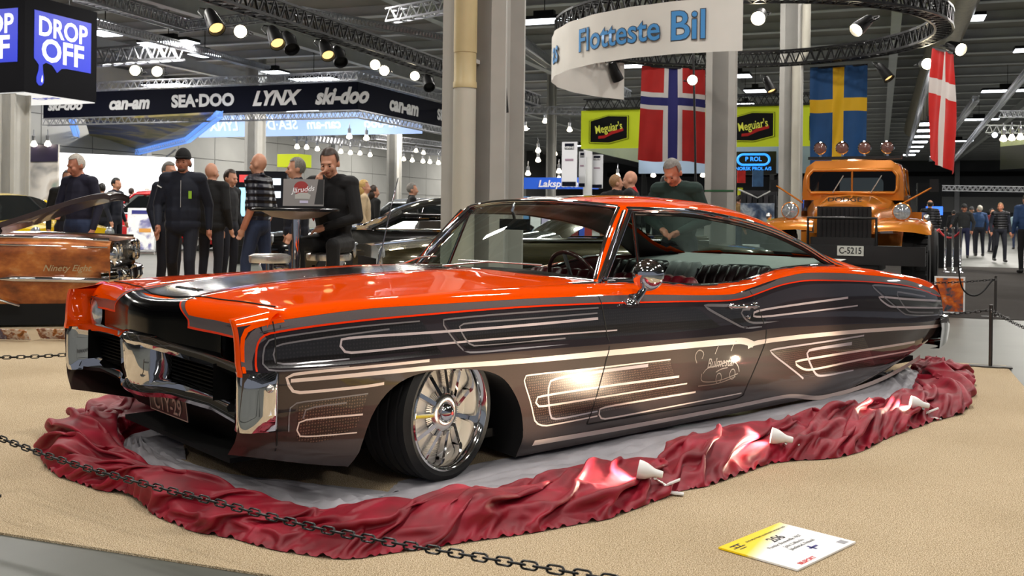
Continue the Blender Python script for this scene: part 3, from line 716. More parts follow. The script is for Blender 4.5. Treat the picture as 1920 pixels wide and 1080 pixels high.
# front upper panel
fill([(502,640),(540,630),(660,613),(790,602)],[(495,690),(540,691),(660,683),(830,664)],DOTD)
ribbon([(787,602),(660,613),(522,632),(496,640),(491,682),(500,696),(560,694),(655,687)],3.2,STRIPEG); ribbon([(730,617),(600,634),(527,645),(513,650),(512,676),(522,684),(600,678),(655,672)],3.4,STRIPEG)
ribbon([(1121,597),(960,612),(830,622),(648,633),(633,640),(645,661),(660,662),(830,644),(960,633),(1157,619)],5.5,STRIPEW,w2=3)
fill([(835,604),(960,592),(1120,580),(1180,578)],[(878,658),(960,652),(1130,634),(1215,626)],DOTD)
ribbon([(1122,577),(960,587),(836,598),(824,602),(868,658),(880,662),(960,655),(1135,636)],3.2,STRIPEG); ribbon([(1120,587),(960,600),(868,606),(858,611),(879,647),(893,649),(960,644),(1060,634)],3.2,STRIPEG)
fill([(1040,602),(1130,580),(1280,574),(1310,580)],[(1045,624),(1140,634),(1300,620),(1352,613)],DOTD)
# front lower
fill([(560,760),(600,752),(690,738)],[(556,826),(600,832),(668,800)],DOTP)
ribbon([(690,738),(600,750),(552,755),(542,765),(541,810)],3,STRIPEG); ribbon([(650,755),(580,764),(570,770),(568,785)],3.5,STRIPEG); ribbon([(680,777),(572,786),(557,793),(556,814),(566,820),(669,811)],4,STRIPE,w2=2.5)
# door panel
fill([(985,706),(1100,692),(1255,675)],[(1005,798),(1120,776),(1275,738)],DOTP)
ribbon([(1257,674),(1120,690),(990,703),(979,707),(997,760),(1003,802),(1060,792),(1120,780)],3,STRIPE); ribbon([(1215,685),(1120,697),(1042,709),(1026,718),(1030,784),(1042,787),(1120,771)],7,STRIPEW,w2=3)
ribbon([(1273,706),(1120,726),(1010,743),(1003,748),(1006,762),(1018,762),(1120,746),(1288,719)],5,STRIPE,w2=3); ribbon([(1304,735),(1200,752),(1128,764),(1121,770),(1125,786),(1140,785),(1250,764),(1390,737)],4,STRIPE,w2=2.5)
# rear upper
fill([(1335,580),(1400,576),(1430,590)],[(1395,612),(1410,610),(1440,605)],DOTD)
ribbon([(1380,573),(1330,572),(1315,573),(1380,608),(1397,616),(1428,612)],7,STRIPEG,w2=3); ribbon([(1406,580),(1390,580),(1389,588),(1402,604),(1420,606),(1495,601)],5,STRIPEG,w2=2.5)
ribbon([(1590,558),(1500,570),(1420,582),(1409,589),(1416,596),(1500,586),(1608,573)],4.5,STRIPEW,w2=3)
fill([(1640,536),(1700,540),(1755,552)],[(1700,592),(1735,592),(1767,590)],DOTD)
ribbon([(1745,548),(1690,538),(1640,534),(1632,536),(1690,585),(1702,592),(1767,590)],4,STRIPEG,w2=2.5); ribbon([(1735,556),(1690,548),(1677,547),(1700,583),(1712,586),(1750,586)],3.5,STRIPEG); ribbon([(1764,564),(1700,561),(1650,556),(1646,558),(1664,573),(1675,576),(1769,577)],4.5,STRIPEW,w2=3)
# rear lower
fill([(1448,659),(1520,648),(1620,632)],[(1505,708),(1560,703),(1640,684)],DOTP)
ribbon([(1620,629),(1545,641),(1448,655),(1441,659),(1495,700),(1506,710)],3.5,STRIPEW); ribbon([(1597,644),(1520,655),(1510,661),(1527,702),(1540,706),(1600,694)],7,STRIPEW,w2=3); ribbon([(1715,641),(1600,659),(1495,676),(1488,681),(1508,694),(1525,693),(1620,672),(1724,652)],5,STRIPE,w2=3)
# shut lines
SHUT=mat('shut_line',(6,5,5),rough=.8)
for pts in (DF,DR):
    P=[(p[1],p[0]) for p in pts]; P=[(s,max(zG(s)+.1,min(zA(s)-.001,z))) for s,z in P]
    ribbon([(dcut(z,pts),z) for z in np.linspace(.145,zA(P[-1][0])+.0,20)],.006,SHUT,'shut_line',.0018,px=False,it=0)
ribbon([(-.90,.145),(-1.5,.14),(-2.08,.13),(-2.14,.15)],.005,SHUT,'shut_line',.0018,px=False,it=1); ribbon([(.745,zA(.745)),(.745,.58),(.74,.40),(.72,.25)],.005,SHUT,'shut_line',.0018,px=False,it=0)
# etched script and little car drawing on the door
ETCH=mat('etched_pearl',(118,94,84),rough=.35,coat=1)
s0,z0=side_hit(1352,680)
def on_side(x,y,z): 
    s=s0-x; zz=z0+y+.03*(-x); return (s,Fy(s,zz)+.0012,zz)
text('door_script','Bulmestar',.075,ETCH,car,shear=.3,ext=0,sx=.80,fn=lambda x,y,z:on_side(x,y,z))
def etch(P,w=.005): ribbon([(s0-x,z0+y-.03*x) for x,y in P],w,ETCH,'etched_line',.0012,px=False,it=2,step=.012)
etch([(-.15,-.05),(-.12,-.02),(-.02,-.015),(.05,.005),(.12,.0),(.16,-.03),(.17,-.06)]); etch([(-.16,-.05),(-.165,-.09),(-.10,-.1),(.0,-.1),(.16,-.07)]); etch([(-.18,-.115),(0,-.115),(.14,-.085)]); etch([(-.04,-.05),(.0,-.035),(.06,-.03)])
for cx_,cy_ in ((-.01,-.085),(.11,-.07)): etch([(cx_+.025*math.cos(a),cy_+.03*math.sin(a)) for a in np.linspace(0,2*pi,12)])
etch([(-.21,.01),(-.235,.05),(-.20,.085),(-.15,.06),(-.17,.03)],.006); etch([(-.06,.05),(-.04,.09),(-.02,.11)],.006); etch([(.08,.06),(.10,.1),(.13,.12)],.006)
# ---- hood paint: black centre stripe, grey and orange outline
def top_patch(name,fn0,fn1,S,m,eps=.0012,cols=9):
    V=[]
    for s in S:
        a,b=fn0(s),fn1(s)
        for j in range(cols): y=a+(b-a)*j/(cols-1); V.append((s,y,Tz(s,y)+eps))
    return obj(name,V,gridf(len(S),cols),m,car,60)
hw=pch([(.80,.30),(.775,.268),(.74,.246),(.70,.235),(.6,.222),(.3,.205),(-.2,.19),(-.60,.19),(-.75,.24)])
Sg=list(np.linspace(-.74,.79,60))
top_patch('hood_stripe',lambda s:-hw(s),lambda s:hw(s),Sg,BLACKP,.0010,13)
for sg in (1,-1):
    top_patch('hood_outline',lambda s:sg*(hw(s)+.0),lambda s:sg*(hw(s)+.012),Sg,REDL,.0013,3); top_patch('hood_outline',lambda s:sg*(hw(s)+.012),lambda s:sg*(hw(s)+.04),Sg,GREYB,.0013,3)
    V=[]
    yy=np.linspace(.40,.93,20)
    for y in yy:
        for t in (.42,.50,.60,.64): x,z=nose_pt(sg*y,t); V.append((x+.0015,sg*y,z+.0008))
    Fc=gridf(20,4); obj('nose_outline',V,Fc,[GREYB,REDL],car,60,[ (1 if k%3==2 else 0) for k in range(len(Fc))])
def ylim(t): return .272+.13*(max(0,t)/.5)**2.2
V=[]
for q in np.linspace(-1,1,17):
    for t in np.linspace(0,.66,10): y=q*ylim(min(t,.5)); x,z=nose_pt(y,t); V.append((x+.001,y,z+.0012))
obj('nose_stripe',V,gridf(17,10),BLACKP,car,60)
for sg in (1,-1):
    for a0_,a1_,m_ in ((0,.012,REDL),(.012,.04,GREYB)):
        V=[]
        for t in np.linspace(0,.60,12):
            for k in (0,.5,1): y=sg*(ylim(min(t,.5))+a0_+(a1_-a0_)*k); x,z=nose_pt(y,t); V.append((x+.0016,y,z+.0018))
        obj('nose_outline',V,gridf(12,3),m_,car,60)
V=[(xe_(y)-.10,y,Tz(xe_(y)-.10,y)+.0022) for y in np.linspace(-.84,.84,40)]
MB().tube(V,.0028,5).build('shut_line',SHUT,car)
cw=MB()
for k in range(26):
    for r_ in range(2):
        y=-.50+.028*k; s=wsb(y)[0]+.11+.03*r_; cw.box((s,y,Tz(s,y)+.001),(.012,.016,.003))
cw.build('cowl_vents',mat('vent_chrome',(150,150,150),rough=.3,metal=1),car)
text('hood_lettering','PONTIAC',.035,CHROME,car,frame((.66,0,Tz(.66,0)+.003),(0,1,0),(-1,0,.05),(0.05,0,1)),sx=1.25,spacing=1.5)
# ================================================================== cloth, chains, lamps and the card on the carpet
def ridge(x,y,z=0): return 1-abs(noise.noise((x,y,z)))*2
def billow(x,y,z=0): return min(1,abs(noise.noise((x,y,z)))*2.6)
ST=[((330,762),(340,792)),((300,764),(320,790)),((235,768),(262,795)),((165,780),(238,800)),((85,803),(228,815)),((62,845),(236,842)),((95,890),(266,868)),((170,912),(335,885)),((250,935),(405,902)),((310,975),(460,930)),((400,1005),(525,946)),((500,1030),(605,956)),((640,1050),(690,950)),((740,1037),(770,945)),((850,1017),(850,930)),((960,1002),(930,905)),((1060,987),(1010,890)),((1160,966),(1090,875)),((1245,932),(1160,860)),((1300,915),(1230,842)),((1400,887),(1320,815)),((1470,864),(1420,805)),((1560,862),(1490,785)),((1620,842),(1560,765)),((1680,814),(1620,748)),((1745,788),(1680,742)),((1808,777),(1715,725)),((1838,717),(1722,692)),((1805,690),(1724,684)),((1762,684),(1705,680))]
OUT=np.array([ground(*a,.012)[:2] for a,_ in ST]); INN=np.array([ground(*b,.07)[:2] for _,b in ST])
OUTs=smoothpts(OUT,2); INNs=smoothpts(INN,2)
def param(P,n):
    t=np.linspace(0,len(P)-1,n); i=np.clip(t.astype(int),0,len(P)-2); f=(t-i)[:,None]; return P[i]*(1-f)+P[i+1]*f
# the velvet: a sheet wider and longer than its bed, relaxed until it buckles into folds
NUc,NVc=640,40
o_=param(OUTs,NUc); i_=param(INNs,NUc)
ulen=np.r_[0,np.cumsum(np.linalg.norm(np.diff((o_+i_)/2,axis=0),axis=1))]
X=np.zeros((NUc,NVc,3)); BED=np.zeros((NUc,NVc)); vv=np.linspace(0,1,NVc)
for a in range(NUc):
    w=i_[a]-o_[a]; wdt=np.linalg.norm(w); x=ulen[a]; d=w/max(wdt,1e-6)
    eo=.045*noise.noise((x*2.1,3.3,0))+.02*noise.noise((x*6,9,0))
    for b in range(NVc):
        v=vv[b]; y=v*wdt; wx=x+.2*noise.noise((x*1.5,y*2,1.3)); wy=y+.12*noise.noise((x*1.7,y*2,8.1))
        e=min(1,v*7)*min(1,(1-v)*7); h=.085*billow(wx*2.0+wy*1.5,wy*3.6-wx*.9,.2)+.04*billow(wx*4.6-wy*4,wy*6+wx*1.6,4.4)+.012*noise.noise((wx*14,wy*14,3))
        p=o_[a]+d*(y-(1-v)*eo); X[a,b]=(p[0],p[1],.014+e*max(0,h)); BED[a,b]=.012+min(1,v*6)*min(1,(1-v)*5)*(.045*math.sin(pi*v)+.075*billow(wx*1.3+wy*1.0,wy*2.2-wx*.5,.2)*(.7+.3*noise.noise((x*.9,2,2)))+.03*billow(wx*3.1-wy*2,wy*3.2+wx,5.2))
flat=X.copy(); flat[:,:,2]=0
def rl(A,B,f): return np.linalg.norm(A-B,axis=2)*f
FU,FV=1.16,1.50
Ru=np.maximum(rl(flat[1:],flat[:-1],FU),.004); Rv=rl(flat[:,1:],flat[:,:-1],FV); Rd1=np.sqrt(Ru[:,:-1]**2+Rv[:-1,:]**2); B2u=Ru[1:]+Ru[:-1]; B2v=Rv[:,1:]+Rv[:,:-1]
def proj_(A,B,R,k,only=None):
    d=B-A; L=np.linalg.norm(d,axis=2)+1e-9; c=(L-R)/L*.5*k
    if only=='min': c=np.where(L<R,c,0)
    c=d*c[:,:,None]; A+=c; B-=c
pin0=X[:,0,:2].copy(); pin1=X[:,-1,:2].copy(); end0=X[0].copy(); end1=X[-1].copy(); Xp=X.copy()
for it in range(150):
    vel=(X-Xp)*.85; Xp=X.copy(); X=X+vel; X[:,:,2]-=.00018
    for s0 in (0,1):
        n=(NUc-1-s0+1)//2; A=X[s0:NUc-1:2]; B=X[s0+1:NUc:2]; proj_(A,B,Ru[s0::2],1.0)
        A=X[:,s0:NVc-1:2]; B=X[:,s0+1:NVc:2]; proj_(A,B,Rv[:,s0::2],1.0)
    for s0 in (0,1):
        A=X[s0:NUc-1:2,:-1]; B=X[s0+1:NUc:2,1:]; proj_(A,B,Rd1[s0::2],.35)
        A=X[s0:NUc-1:2,1:]; B=X[s0+1:NUc:2,:-1]; proj_(A,B,Rd1[s0::2],.35)
    for s0 in range(4):
        A=X[s0:NUc-2:4]; B=X[s0+2:NUc:4]; m=min(len(A),len(B)); proj_(A[:m],B[:m],B2u[s0::4][:m]*.95,.45,'min')
        A=X[:,s0:NVc-2:4]; B=X[:,s0+2:NVc:4]; m=min(A.shape[1],B.shape[1]); proj_(A[:,:m],B[:,:m],B2v[:,s0::4][:,:m]*.95,.45,'min')
    X[:,:,2]=np.clip(X[:,:,2],BED,.20); X[:,-1,:2]=pin1; X[:,0,:2]=X[:,0,:2]*.5+pin0*.5; X[:,0,2]=np.minimum(X[:,0,2],.03); X[0]=end0; X[-1]=end1
# finer mesh between the particles
def up2(P):
    n=P.shape[0]; Q=np.empty((2*n-1,)+P.shape[1:]); Q[::2]=P; E=np.concatenate([P[:1],P,P[-1:]]); Q[1::2]=(-E[:-3]+9*E[1:-2]+9*E[2:-1]-E[3:])/16; return Q
sm_=X.copy(); sm_[1:-1,1:-1]=X[1:-1,1:-1]*.5+(X[2:,1:-1]+X[:-2,1:-1]+X[1:-1,2:]+X[1:-1,:-2])*.125; X=sm_
X=up2(X); X=up2(X.transpose(1,0,2)).transpose(1,0,2); X[:,:,2]=np.maximum(X[:,:,2],.011); NUc,NVc=X.shape[:2]; V=X.reshape(-1,3)
VEL=bpy.data.materials.new('red_velvet'); VEL.use_nodes=True; b_=VEL.node_tree.nodes['Principled BSDF']
b_.inputs['Base Color'].default_value=(*lin((138,8,32)),1); b_.inputs['Roughness'].default_value=.55; b_.inputs['Sheen Weight'].default_value=.22; b_.inputs['Sheen Roughness'].default_value=.3; b_.inputs['Sheen Tint'].default_value=(*lin((255,120,140)),1)
nt=VEL.node_tree; tc=nt.nodes.new('ShaderNodeTexCoord'); nn_=nt.nodes.new('ShaderNodeTexNoise'); nn_.inputs['Scale'].default_value=7; nn_.inputs['Detail'].default_value=5; nt.links.new(tc.outputs['Object'],nn_.inputs['Vector'])
nt.links.new(ramp(nt,nn_.outputs['Fac'],[(.3,(108,0,20)),(.55,(140,3,32)),(.75,(168,14,50))]),b_.inputs['Base Color'])
obj('velvet_cloth',V,gridf(NUc,NVc),VEL,None,179); tag(bpy.data.objects['velvet_cloth'],'crumpled crimson velvet cloth bordering the show car on the carpet','cloth')
# grey lining cloth
GNV=34; V=[]; NUg=600; o_=param(OUTs,NUg); i_=param(INNs,NUg); ul=np.r_[0,np.cumsum(np.linalg.norm(np.diff((o_+i_)/2,axis=0),axis=1))]
for a in range(NUg):
    w=i_[a]-o_[a]; L=np.linalg.norm(w); d=w/max(L,1e-6); p0=o_[a]+w*.86; x=ul[a]; wid=.66+.16*noise.noise((x*.9,4,4))
    for b in range(GNV):
        v=b/(GNV-1); y=v*wid; wx=x+.10*noise.noise((x*2,y*2,3)); e=min(1,v*6)*min(1,(1-v)*7)**.5
        f1=ridge(wx*1.2+y*3.0,y*15,7.2); f2=ridge(wx*2.8-y*4,y*26,1.2)
        z=.0105+e*(.004+.036*max(0,f1)**2.6+.016*max(0,f2)**2)*max(.3,1.15-v)
        p=p0+d*(y+.02*noise.noise((x*3,v*2,9))); V.append((p[0],p[1],z))
obj('lining_cloth',V,gridf(NUg,GNV),mat('grey_lining',(166,164,170),rough=.5,sheen=.3,ns=8,na=.12),None,179); tag(bpy.data.objects['lining_cloth'],'silvery grey lining cloth crumpled between the car and the red velvet','cloth')
# ---- clip lamps
WHITE=mat('white_plastic',(236,236,234),rough=.35); BULB=mat('lamp_bulb',(255,236,200),emit=30,ecol=(255,226,180))
def clip_lamp(foot,head,aim,label,p=22):
    foot=Vector(foot); head=Vector(head); t=empty('clip_lamp',foot,0,label,'lamp','clip lamps along the red velvet'); h=head-foot; aim=Vector(aim).normalized()
    up=Vector((0,0,1)); x=aim.cross(up).normalized(); y=x.cross(aim); M=frame(h,x,y,aim)
    MB().lathe([(r*.68,h_*.68) for r,h_ in [(.018,-.085),(.021,-.08),(.024,-.04),(.028,-.028),(.047,.012),(.054,.04),(.056,.062),(.053,.062),(.045,.014),(.02,-.02)]],28,M).build('shade',WHITE,t,50)
    MB().ellip((0,0,0),(.013,.013,.018),12,8,M@Matrix.Translation((0,0,.008)).to_4x4()).build('bulb',BULB,t,179)
    MB().tube([h-aim*.03-y*.02,h*.5+Vector((0,0,.01)),Vector((0,0,.035))],.007,8).build('stem',STEEL,t,60)
    out=Vector((-aim.x,-aim.y,0)).normalized(); sd=Vector((-out.y,out.x,0))
    c=MB(); c.add([out*.06+sd*a*.014+Vector((0,0,z)) for a in(-1,1) for z in(.060,.066)]+[-out*.03+sd*a*.016+Vector((0,0,z)) for a in(-1,1) for z in(.018,.024)],[(0,2,3,1),(4,5,7,6),(0,1,5,4),(2,6,7,3),(1,3,7,5),(0,4,6,2)]); c.build('clip_jaw',WHITE,t)
    c=MB(); c.add([out*.075+sd*a*.014+Vector((0,0,z)) for a in(-1,1) for z in(.002,.008)]+[-out*.03+sd*a*.016+Vector((0,0,z)) for a in(-1,1) for z in(.008,.014)],[(0,2,3,1),(4,5,7,6),(0,1,5,4),(2,6,7,3),(1,3,7,5),(0,4,6,2)]); c.build('clip_jaw',WHITE,t)
    MB().tube([sd*(-.012+.003*k)+out*.012*math.cos(k*1.6)+Vector((0,0,.03+.012*math.sin(k*1.6))) for k in range(9)],.0018,5).build('spring',STEEL,t,60)
    l=bpy.data.lights.new('clip_lamp_light','SPOT'); l.energy=p; l.color=(1,.84,.62); l.spot_size=2.3; l.spot_blend=.6; l.shadow_soft_size=.02
    lo=bpy.data.objects.new('clip_lamp_light',l); COL.objects.link(lo); lo.parent=t; lo.matrix_local=M@Matrix.Translation((0,0,.03))@Matrix.Rotation(pi,4,'X')
TOCAR=-LFV
for (fp,hpx,lab,dz) in (((1247,926),(1216,884),'white clip lamp nearest the front wheel shining on the car',.13),((1474,856),(1463,820),'white clip lamp in the middle of the red velvet border',.13),((1738,785),(1722,757),'white clip lamp nearest the tail of the car',.13)):
    g=ground(*fp,.012); hd_=at(*hpx,g.y*.985)
    clip_lamp(g,hd_,TOCAR*.75+FWV*.55+Vector((0,0,.16)),lab,33)
# ---- card on the carpet
c4=[ground(*p,.016) for p in ((1352,1024),(1466,978),(1601,1017),(1490,1070))]
cl_,ct_,cr_,cb_=c4; ex=(ct_-cl_); ey=(ct_-cr_); W_=ex.length; H_=ey.length; ex.normalize(); ey=(ey-ex*ey.dot(ex)).normalized()
CM=frame((cl_+ct_+cr_+cb_)/4,ex,ey,Vector((0,0,1)))
cd=empty('show_card',M=CM,label='white show card with yellow header lying on the carpet',cat='sign')
cm_=bpy.data.materials.new('card_print'); cm_.use_nodes=True; nt=cm_.node_tree; b_=nt.nodes['Principled BSDF']; tc=nt.nodes.new('ShaderNodeTexCoord'); sp=nt.nodes.new('ShaderNodeSeparateXYZ'); nt.links.new(tc.outputs['Object'],sp.inputs[0])
ma=nt.nodes.new('ShaderNodeMath'); ma.operation='MULTIPLY_ADD'; ma.inputs[1].default_value=-.28; nt.links.new(sp.outputs[0],ma.inputs[0]); nt.links.new(sp.outputs[1],ma.inputs[2])
mr_=nt.nodes.new('ShaderNodeMapRange'); mr_.inputs[1].default_value=-H_/2; mr_.inputs[2].default_value=H_/2; nt.links.new(ma.outputs[0],mr_.inputs[0])
nt.links.new(ramp(nt,mr_.outputs[0],[(.66,(250,250,250)),(.84,(255,225,0)),(1,(255,220,0))]),b_.inputs['Base Color']); b_.inputs['Roughness'].default_value=.3
MB().box((0,0,-.003),(W_,H_,.006)).build('board',cm_,cd)
INK=mat('black_ink',(12,12,14),rough=.5); RINK=mat('red_ink',(214,16,30),rough=.5); BINK=mat('blue_ink',(16,24,120),rough=.5)
def ct(s,x,y,size,m=INK,bold=0,sx=1): text('lettering',s,size,m,cd,Matrix.Translation((x*W_,y*H_,.0006)),bold=bold,ext=.0001,sx=sx)
ct('206',.06,.20,.055,bold=.02); ct('Pontiac Bonneville 1967',.04,.07,.022); ct('John Löfbacka',.06,-.03,.022); ct('Jakobstad, Finland',.08,-.12,.022)
ct('BOSS SPEKTRUM I LILLESTRØM I NORGE I 2023',.1,.37,.0125,bold=.01); ct('BILSPORT',-.25,-.43,.024,RINK,bold=.03)
lg=MB()
for gx,gy,gw,gh in ((-.37,.40,.07,.012),(-.37,.33,.085,.010),(-.40,.36,.008,.03),(-.345,.36,.008,.03),(-.37,.28,.05,.008)): lg.box((gx*W_,gy*H_,.0006),(gw*.8,gh*.6,.0003))
lg.build('logo_block',INK,cd)
q=MB(); q.box((.1*W_,-.25*H_,.0006),(.05,.010,.0004)).box((.1*W_-.01,-.25*H_,.0006),(.010,.036,.0004)); q.build('flag_cross',BINK,cd)
q=MB(); q.box((.40*W_,-.40*H_,.0006),(.035,.03,.0003)); q.build('small_mark',mat('grey_print',(160,160,165),rough=.5),cd)
# ---- chains: one link mesh, every link its own part
def link_mesh():
    P=[]; L,Wd=.0125,.0095
    for k in range(8): a=-pi/2+pi*k/7; P.append((L+Wd*math.cos(a),Wd*math.sin(a),0))
    for k in range(8): a=pi/2+pi*k/7; P.append((-L+Wd*math.cos(a),Wd*math.sin(a),0))
    o=MB().tube(P,.0032,6,closed=True).build('link',mat('black_plastic_chain',(6,6,7),rough=.3),None,60); me=o.data; bpy.data.objects.remove(o); return me
LINK=link_mesh()
def chain(P,label,pitch=.0375,sc=1.0,name='barrier_chain'):
    P=resample(P,step=pitch*sc); t=empty(name,P[0],0,label,'chain'); base=Vector(P[0])
    for i in range(len(P)-1):
        a,b=Vector(P[i]),Vector(P[i+1]); d=(b-a).normalized(); u=Vector((0,0,1)); s_=d.cross(u).normalized(); u=s_.cross(d)
        if i%2: y,z=u,-s_
        else: y,z=s_,u
        ang=.35; y2=y*math.cos(ang)+z*math.sin(ang); z2=d.cross(y2)
        inst('link',LINK,t,frame((a+b)/2-base,d*sc*1.12,y2*sc,z2*sc))
    return t
CP=[(-70,792),(0,822),(120,866),(260,905),(420,945),(560,983),(700,1012),(900,1045),(1040,1068),(1160,1088),(1230,1100),(1420,1130)]
A_=ground(0,822,.27); B_=ground(1040,1068,.27); nd=(B_-A_); nd.z=0; nrm=Vector((-nd.y,nd.x,0)).normalized()
def on_vplane(px,py):
    u,v=uvp(px,py); d=Vector((u,1,-v)); k=nrm.dot(A_)/nrm.dot(d); return Vector((d.x*k,d.y*k,CAMH+d.z*k))
CH=[on_vplane(*p) for p in CP]
chain(smoothpts(CH,2),'black plastic chain sagging across the foreground before the red velvet')
def post(p,h,label,grp='low chain posts'):
    t=empty('chain_post',(p[0],p[1],p[2] if len(p)>2 else 0),-HA,label,'post',grp)
    MB().lathe([(0.014,.01),(.014,h-.01),(.015,h),(0,h)],14).build('tube',mat('dark_steel',(92,88,86),rough=.35,metal=.9,ns=20),t,40)
    b=MB(); hw_=.15; b.prism([(-hw_,-.05),(-.09,-.045),(-.06,-.06),(.06,-.06),(.09,-.045),(hw_,-.05),(hw_,.05),(.09,.045),(.06,.06),(-.06,.06),(-.09,.045),(-hw_,.05)],0,.010); b.build('base',mat('post_base',(60,60,58),rough=.5,metal=.5),t)
    MB().tube([(0,-.014,h-.03),(0,-.03,h-.035),(0,-.03,h-.055),(0,-.014,h-.06)],.003,6).build('hook',STEEL,t,60)
    return Vector((p[0],p[1],(p[2] if len(p)>2 else 0)+h-.04))
p1=ground(1857,688,.008); p2=ground(1866,595,0); 
h1=post(p1,.48,'near dark steel chain post beside the tail of the car'); h2=post(p2,.49,'far dark steel chain post on the edge of the dark aisle carpet')
def sag(a,b,d,n=24):
    a,b=Vector(a),Vector(b); return [a.lerp(b,t)-Vector((0,0,d*4*t*(1-t))) for t in np.linspace(0,1,n)]
pr_=p1-AV*2.4+BV*.45; pr_.z=.0; h3=post(pr_,.48,'dark steel chain post at the right edge of the beige carpet')
ph=p1-BV*2.6+AV*.8; h4=post(ph,.48,'dark steel chain post hidden behind the rear window')
chain(sag(h1,h3,.06),'black chain running towards the viewer from the near post'); chain(sag(h4,h1,.13),'black chain between the tail of the car and the near post')
ph2=p2-BV*1.5-AV*.6; ph2.z=0; h5=post(ph2,.49,'dark steel chain post behind the tail of the car'); chain(sag(h5,h2,.05),'black chain ending at the far post on the aisle')
g0=ground(-90,672,.27); g1=ground(290,648,.27); g0.z=g1.z=0; g0.z=.008; g1.z=.008
h6=post(g0,.31,'low chain post left of the beige carpet'); h7=post(g1,.31,'low chain post hidden behind the car nose'); chain(sag(h6,h7,.03),'black chain behind the nose of the car',)
l0=Vector((CH[0].x,CH[0].y,.008)); post(l0,CH[0].z+.03,'low chain post left of the foreground chain'); l1=CH[-1].copy(); l1.z=.008; post(l1,CH[-1].z+.03,'low chain post under the foreground chain')
# drape rope by the far post
dr=MB(); dr.tube(smoothpts([h2,h2+Vector((-.05,0,-.02)),h2+Vector((-.15,0,-.16)),h2+Vector((-.27,-.02,-.21)),h2+Vector((-.38,0,-.15)),h2+Vector((-.43,0,.0)),h2+Vector((-.44,0,.22))],2),.010,8)
tag(dr.build('cable_loop',mat('black_cable',(10,10,11)),None,60),'black cable hanging in a loop from the far chain post','cable')
# taped seam on the carpet
sm=MB(); a0=hp(-6.3,3.04,.0086); a1=hp(4.2,3.04,.0086)
# ---- photo boards
def picture_mat(name,cols,scale=6,seed=0):
    m=bpy.data.materials.new(name); m.use_nodes=True; nt=m.node_tree; b=nt.nodes['Principled BSDF']; tc=nt.nodes.new('ShaderNodeTexCoord'); n=nt.nodes.new('ShaderNodeTexNoise'); n.noise_dimensions='4D'; n.inputs['W'].default_value=seed; n.inputs['Scale'].default_value=scale; n.inputs['Detail'].default_value=3; n.inputs['Distortion'].default_value=.6
    nt.links.new(tc.outputs['Object'],n.inputs['Vector']); k=len(cols); nt.links.new(ramp(nt,n.outputs['Fac'],[(.28+.44*i/(k-1),c) for i,c in enumerate(cols)],'CONSTANT' if False else 'LINEAR'),b.inputs['Base Color']); b.inputs['Roughness'].default_value=.35; MATS[name]=m; return m
pb=empty('photo_board',ground(1780,590),math.radians(-20),'white framed photo board of an orange hot rod behind the tail','photo board')
PBM=Matrix.Rotation(-.32,4,'X')
q=MB(); Mx=Matrix.Rotation(-.15,4,'X')
q.box((0,0,.24),(.34,.012,.44),None); q.build('frame',WHITE,pb)
MB().box((0,-.008,.24),(.30,.004,.40)).build('photo',picture_mat('hot_rod_photo',[(20,18,18),(70,74,82),(196,86,20),(226,120,40),(180,184,188)],9,3),pb)
MB().bar((0,.01,.4),(0,.2,.0),.02).build('strut',WHITE,pb)
for k,(x,w) in enumerate(((-40,92),(58,96),(146,78))):
    g=ground(x+w/2,640,.009); t=empty('photo_board',g,-HA*.6,['photo board of rust coloured cars leaning at the left edge','photo board with pale and tan pictures in front of the rusty car','photo board with tan pictures touching the show car nose'][k],'photo board')
    L=w*g.y/FPX; MB().box((0,.05,.055),(L*.98,.01,.11),Matrix.Rotation(.6,4,'X')).build('print',picture_mat('rust_photos%d'%k,[(60,40,24),(180,110,40),(225,215,205),(150,90,40),(90,90,120),(230,225,220)],11,k*3.1),t)
# ================================================================== things behind the car
BLKM=mat('black_metal',(16,16,18),rough=.45,metal=.4); ALU=mat('truss_aluminium',(176,178,184),rough=.3,metal=.9,ns=12,na=.1); TBLK=mat('truss_black',(20,20,22),rough=.4,metal=.5)
LAMPW=mat('lamp_glow_warm',(255,240,205),emit=45,ecol=(255,240,205)); LAMPC=mat('lamp_glow_cool',(240,246,255),emit=9,ecol=(240,246,255))
MW=mat('print_white',(232,232,234),rough=.5); NAVY=mat('navy_print',(11,14,30),rough=.6,spec=.08)
def truss(name,P,size,m,label,cell=None,closed=False,grp=None,up=Vector((0,0,1)),tube=.14):
    P=[Vector(p) for p in P]; b=MB(); k=len(P); base=P[0].copy(); h=size/2; cell=cell or size
    n=k if closed else k-1; C=[]
    for i in range(k):
        a=P[(i-1)%k] if (closed or i) else P[i]; c=P[(i+1)%k] if (closed or i<k-1) else P[i]
        d=(c-a).normalized(); s=d.cross(up).normalized(); u=s.cross(d); C.append([P[i]-base+s*h*x+u*h*y for x,y in((-1,-1),(1,-1),(1,1),(-1,1))])
    for i in range(n):
        A,B=C[i],C[(i+1)%k]; L=(B[0]-A[0]).length; m_=max(1,round(L/cell))
        for q in range(4): b.bar(A[q],B[q],size*tube)
        for j in range(m_):
            for q in range(4):
                q2=(q+1)%4; p0=A[q].lerp(B[q],j/m_); p1=A[q2].lerp(B[q2],(j+.5)/m_); p2=A[q].lerp(B[q],(j+1)/m_)
                b.bar(p0,p1,size*tube*.55); b.bar(p1,p2,size*tube*.55)
    o=b.build(name,m); o.location=base; return tag(o,label,'truss',grp)
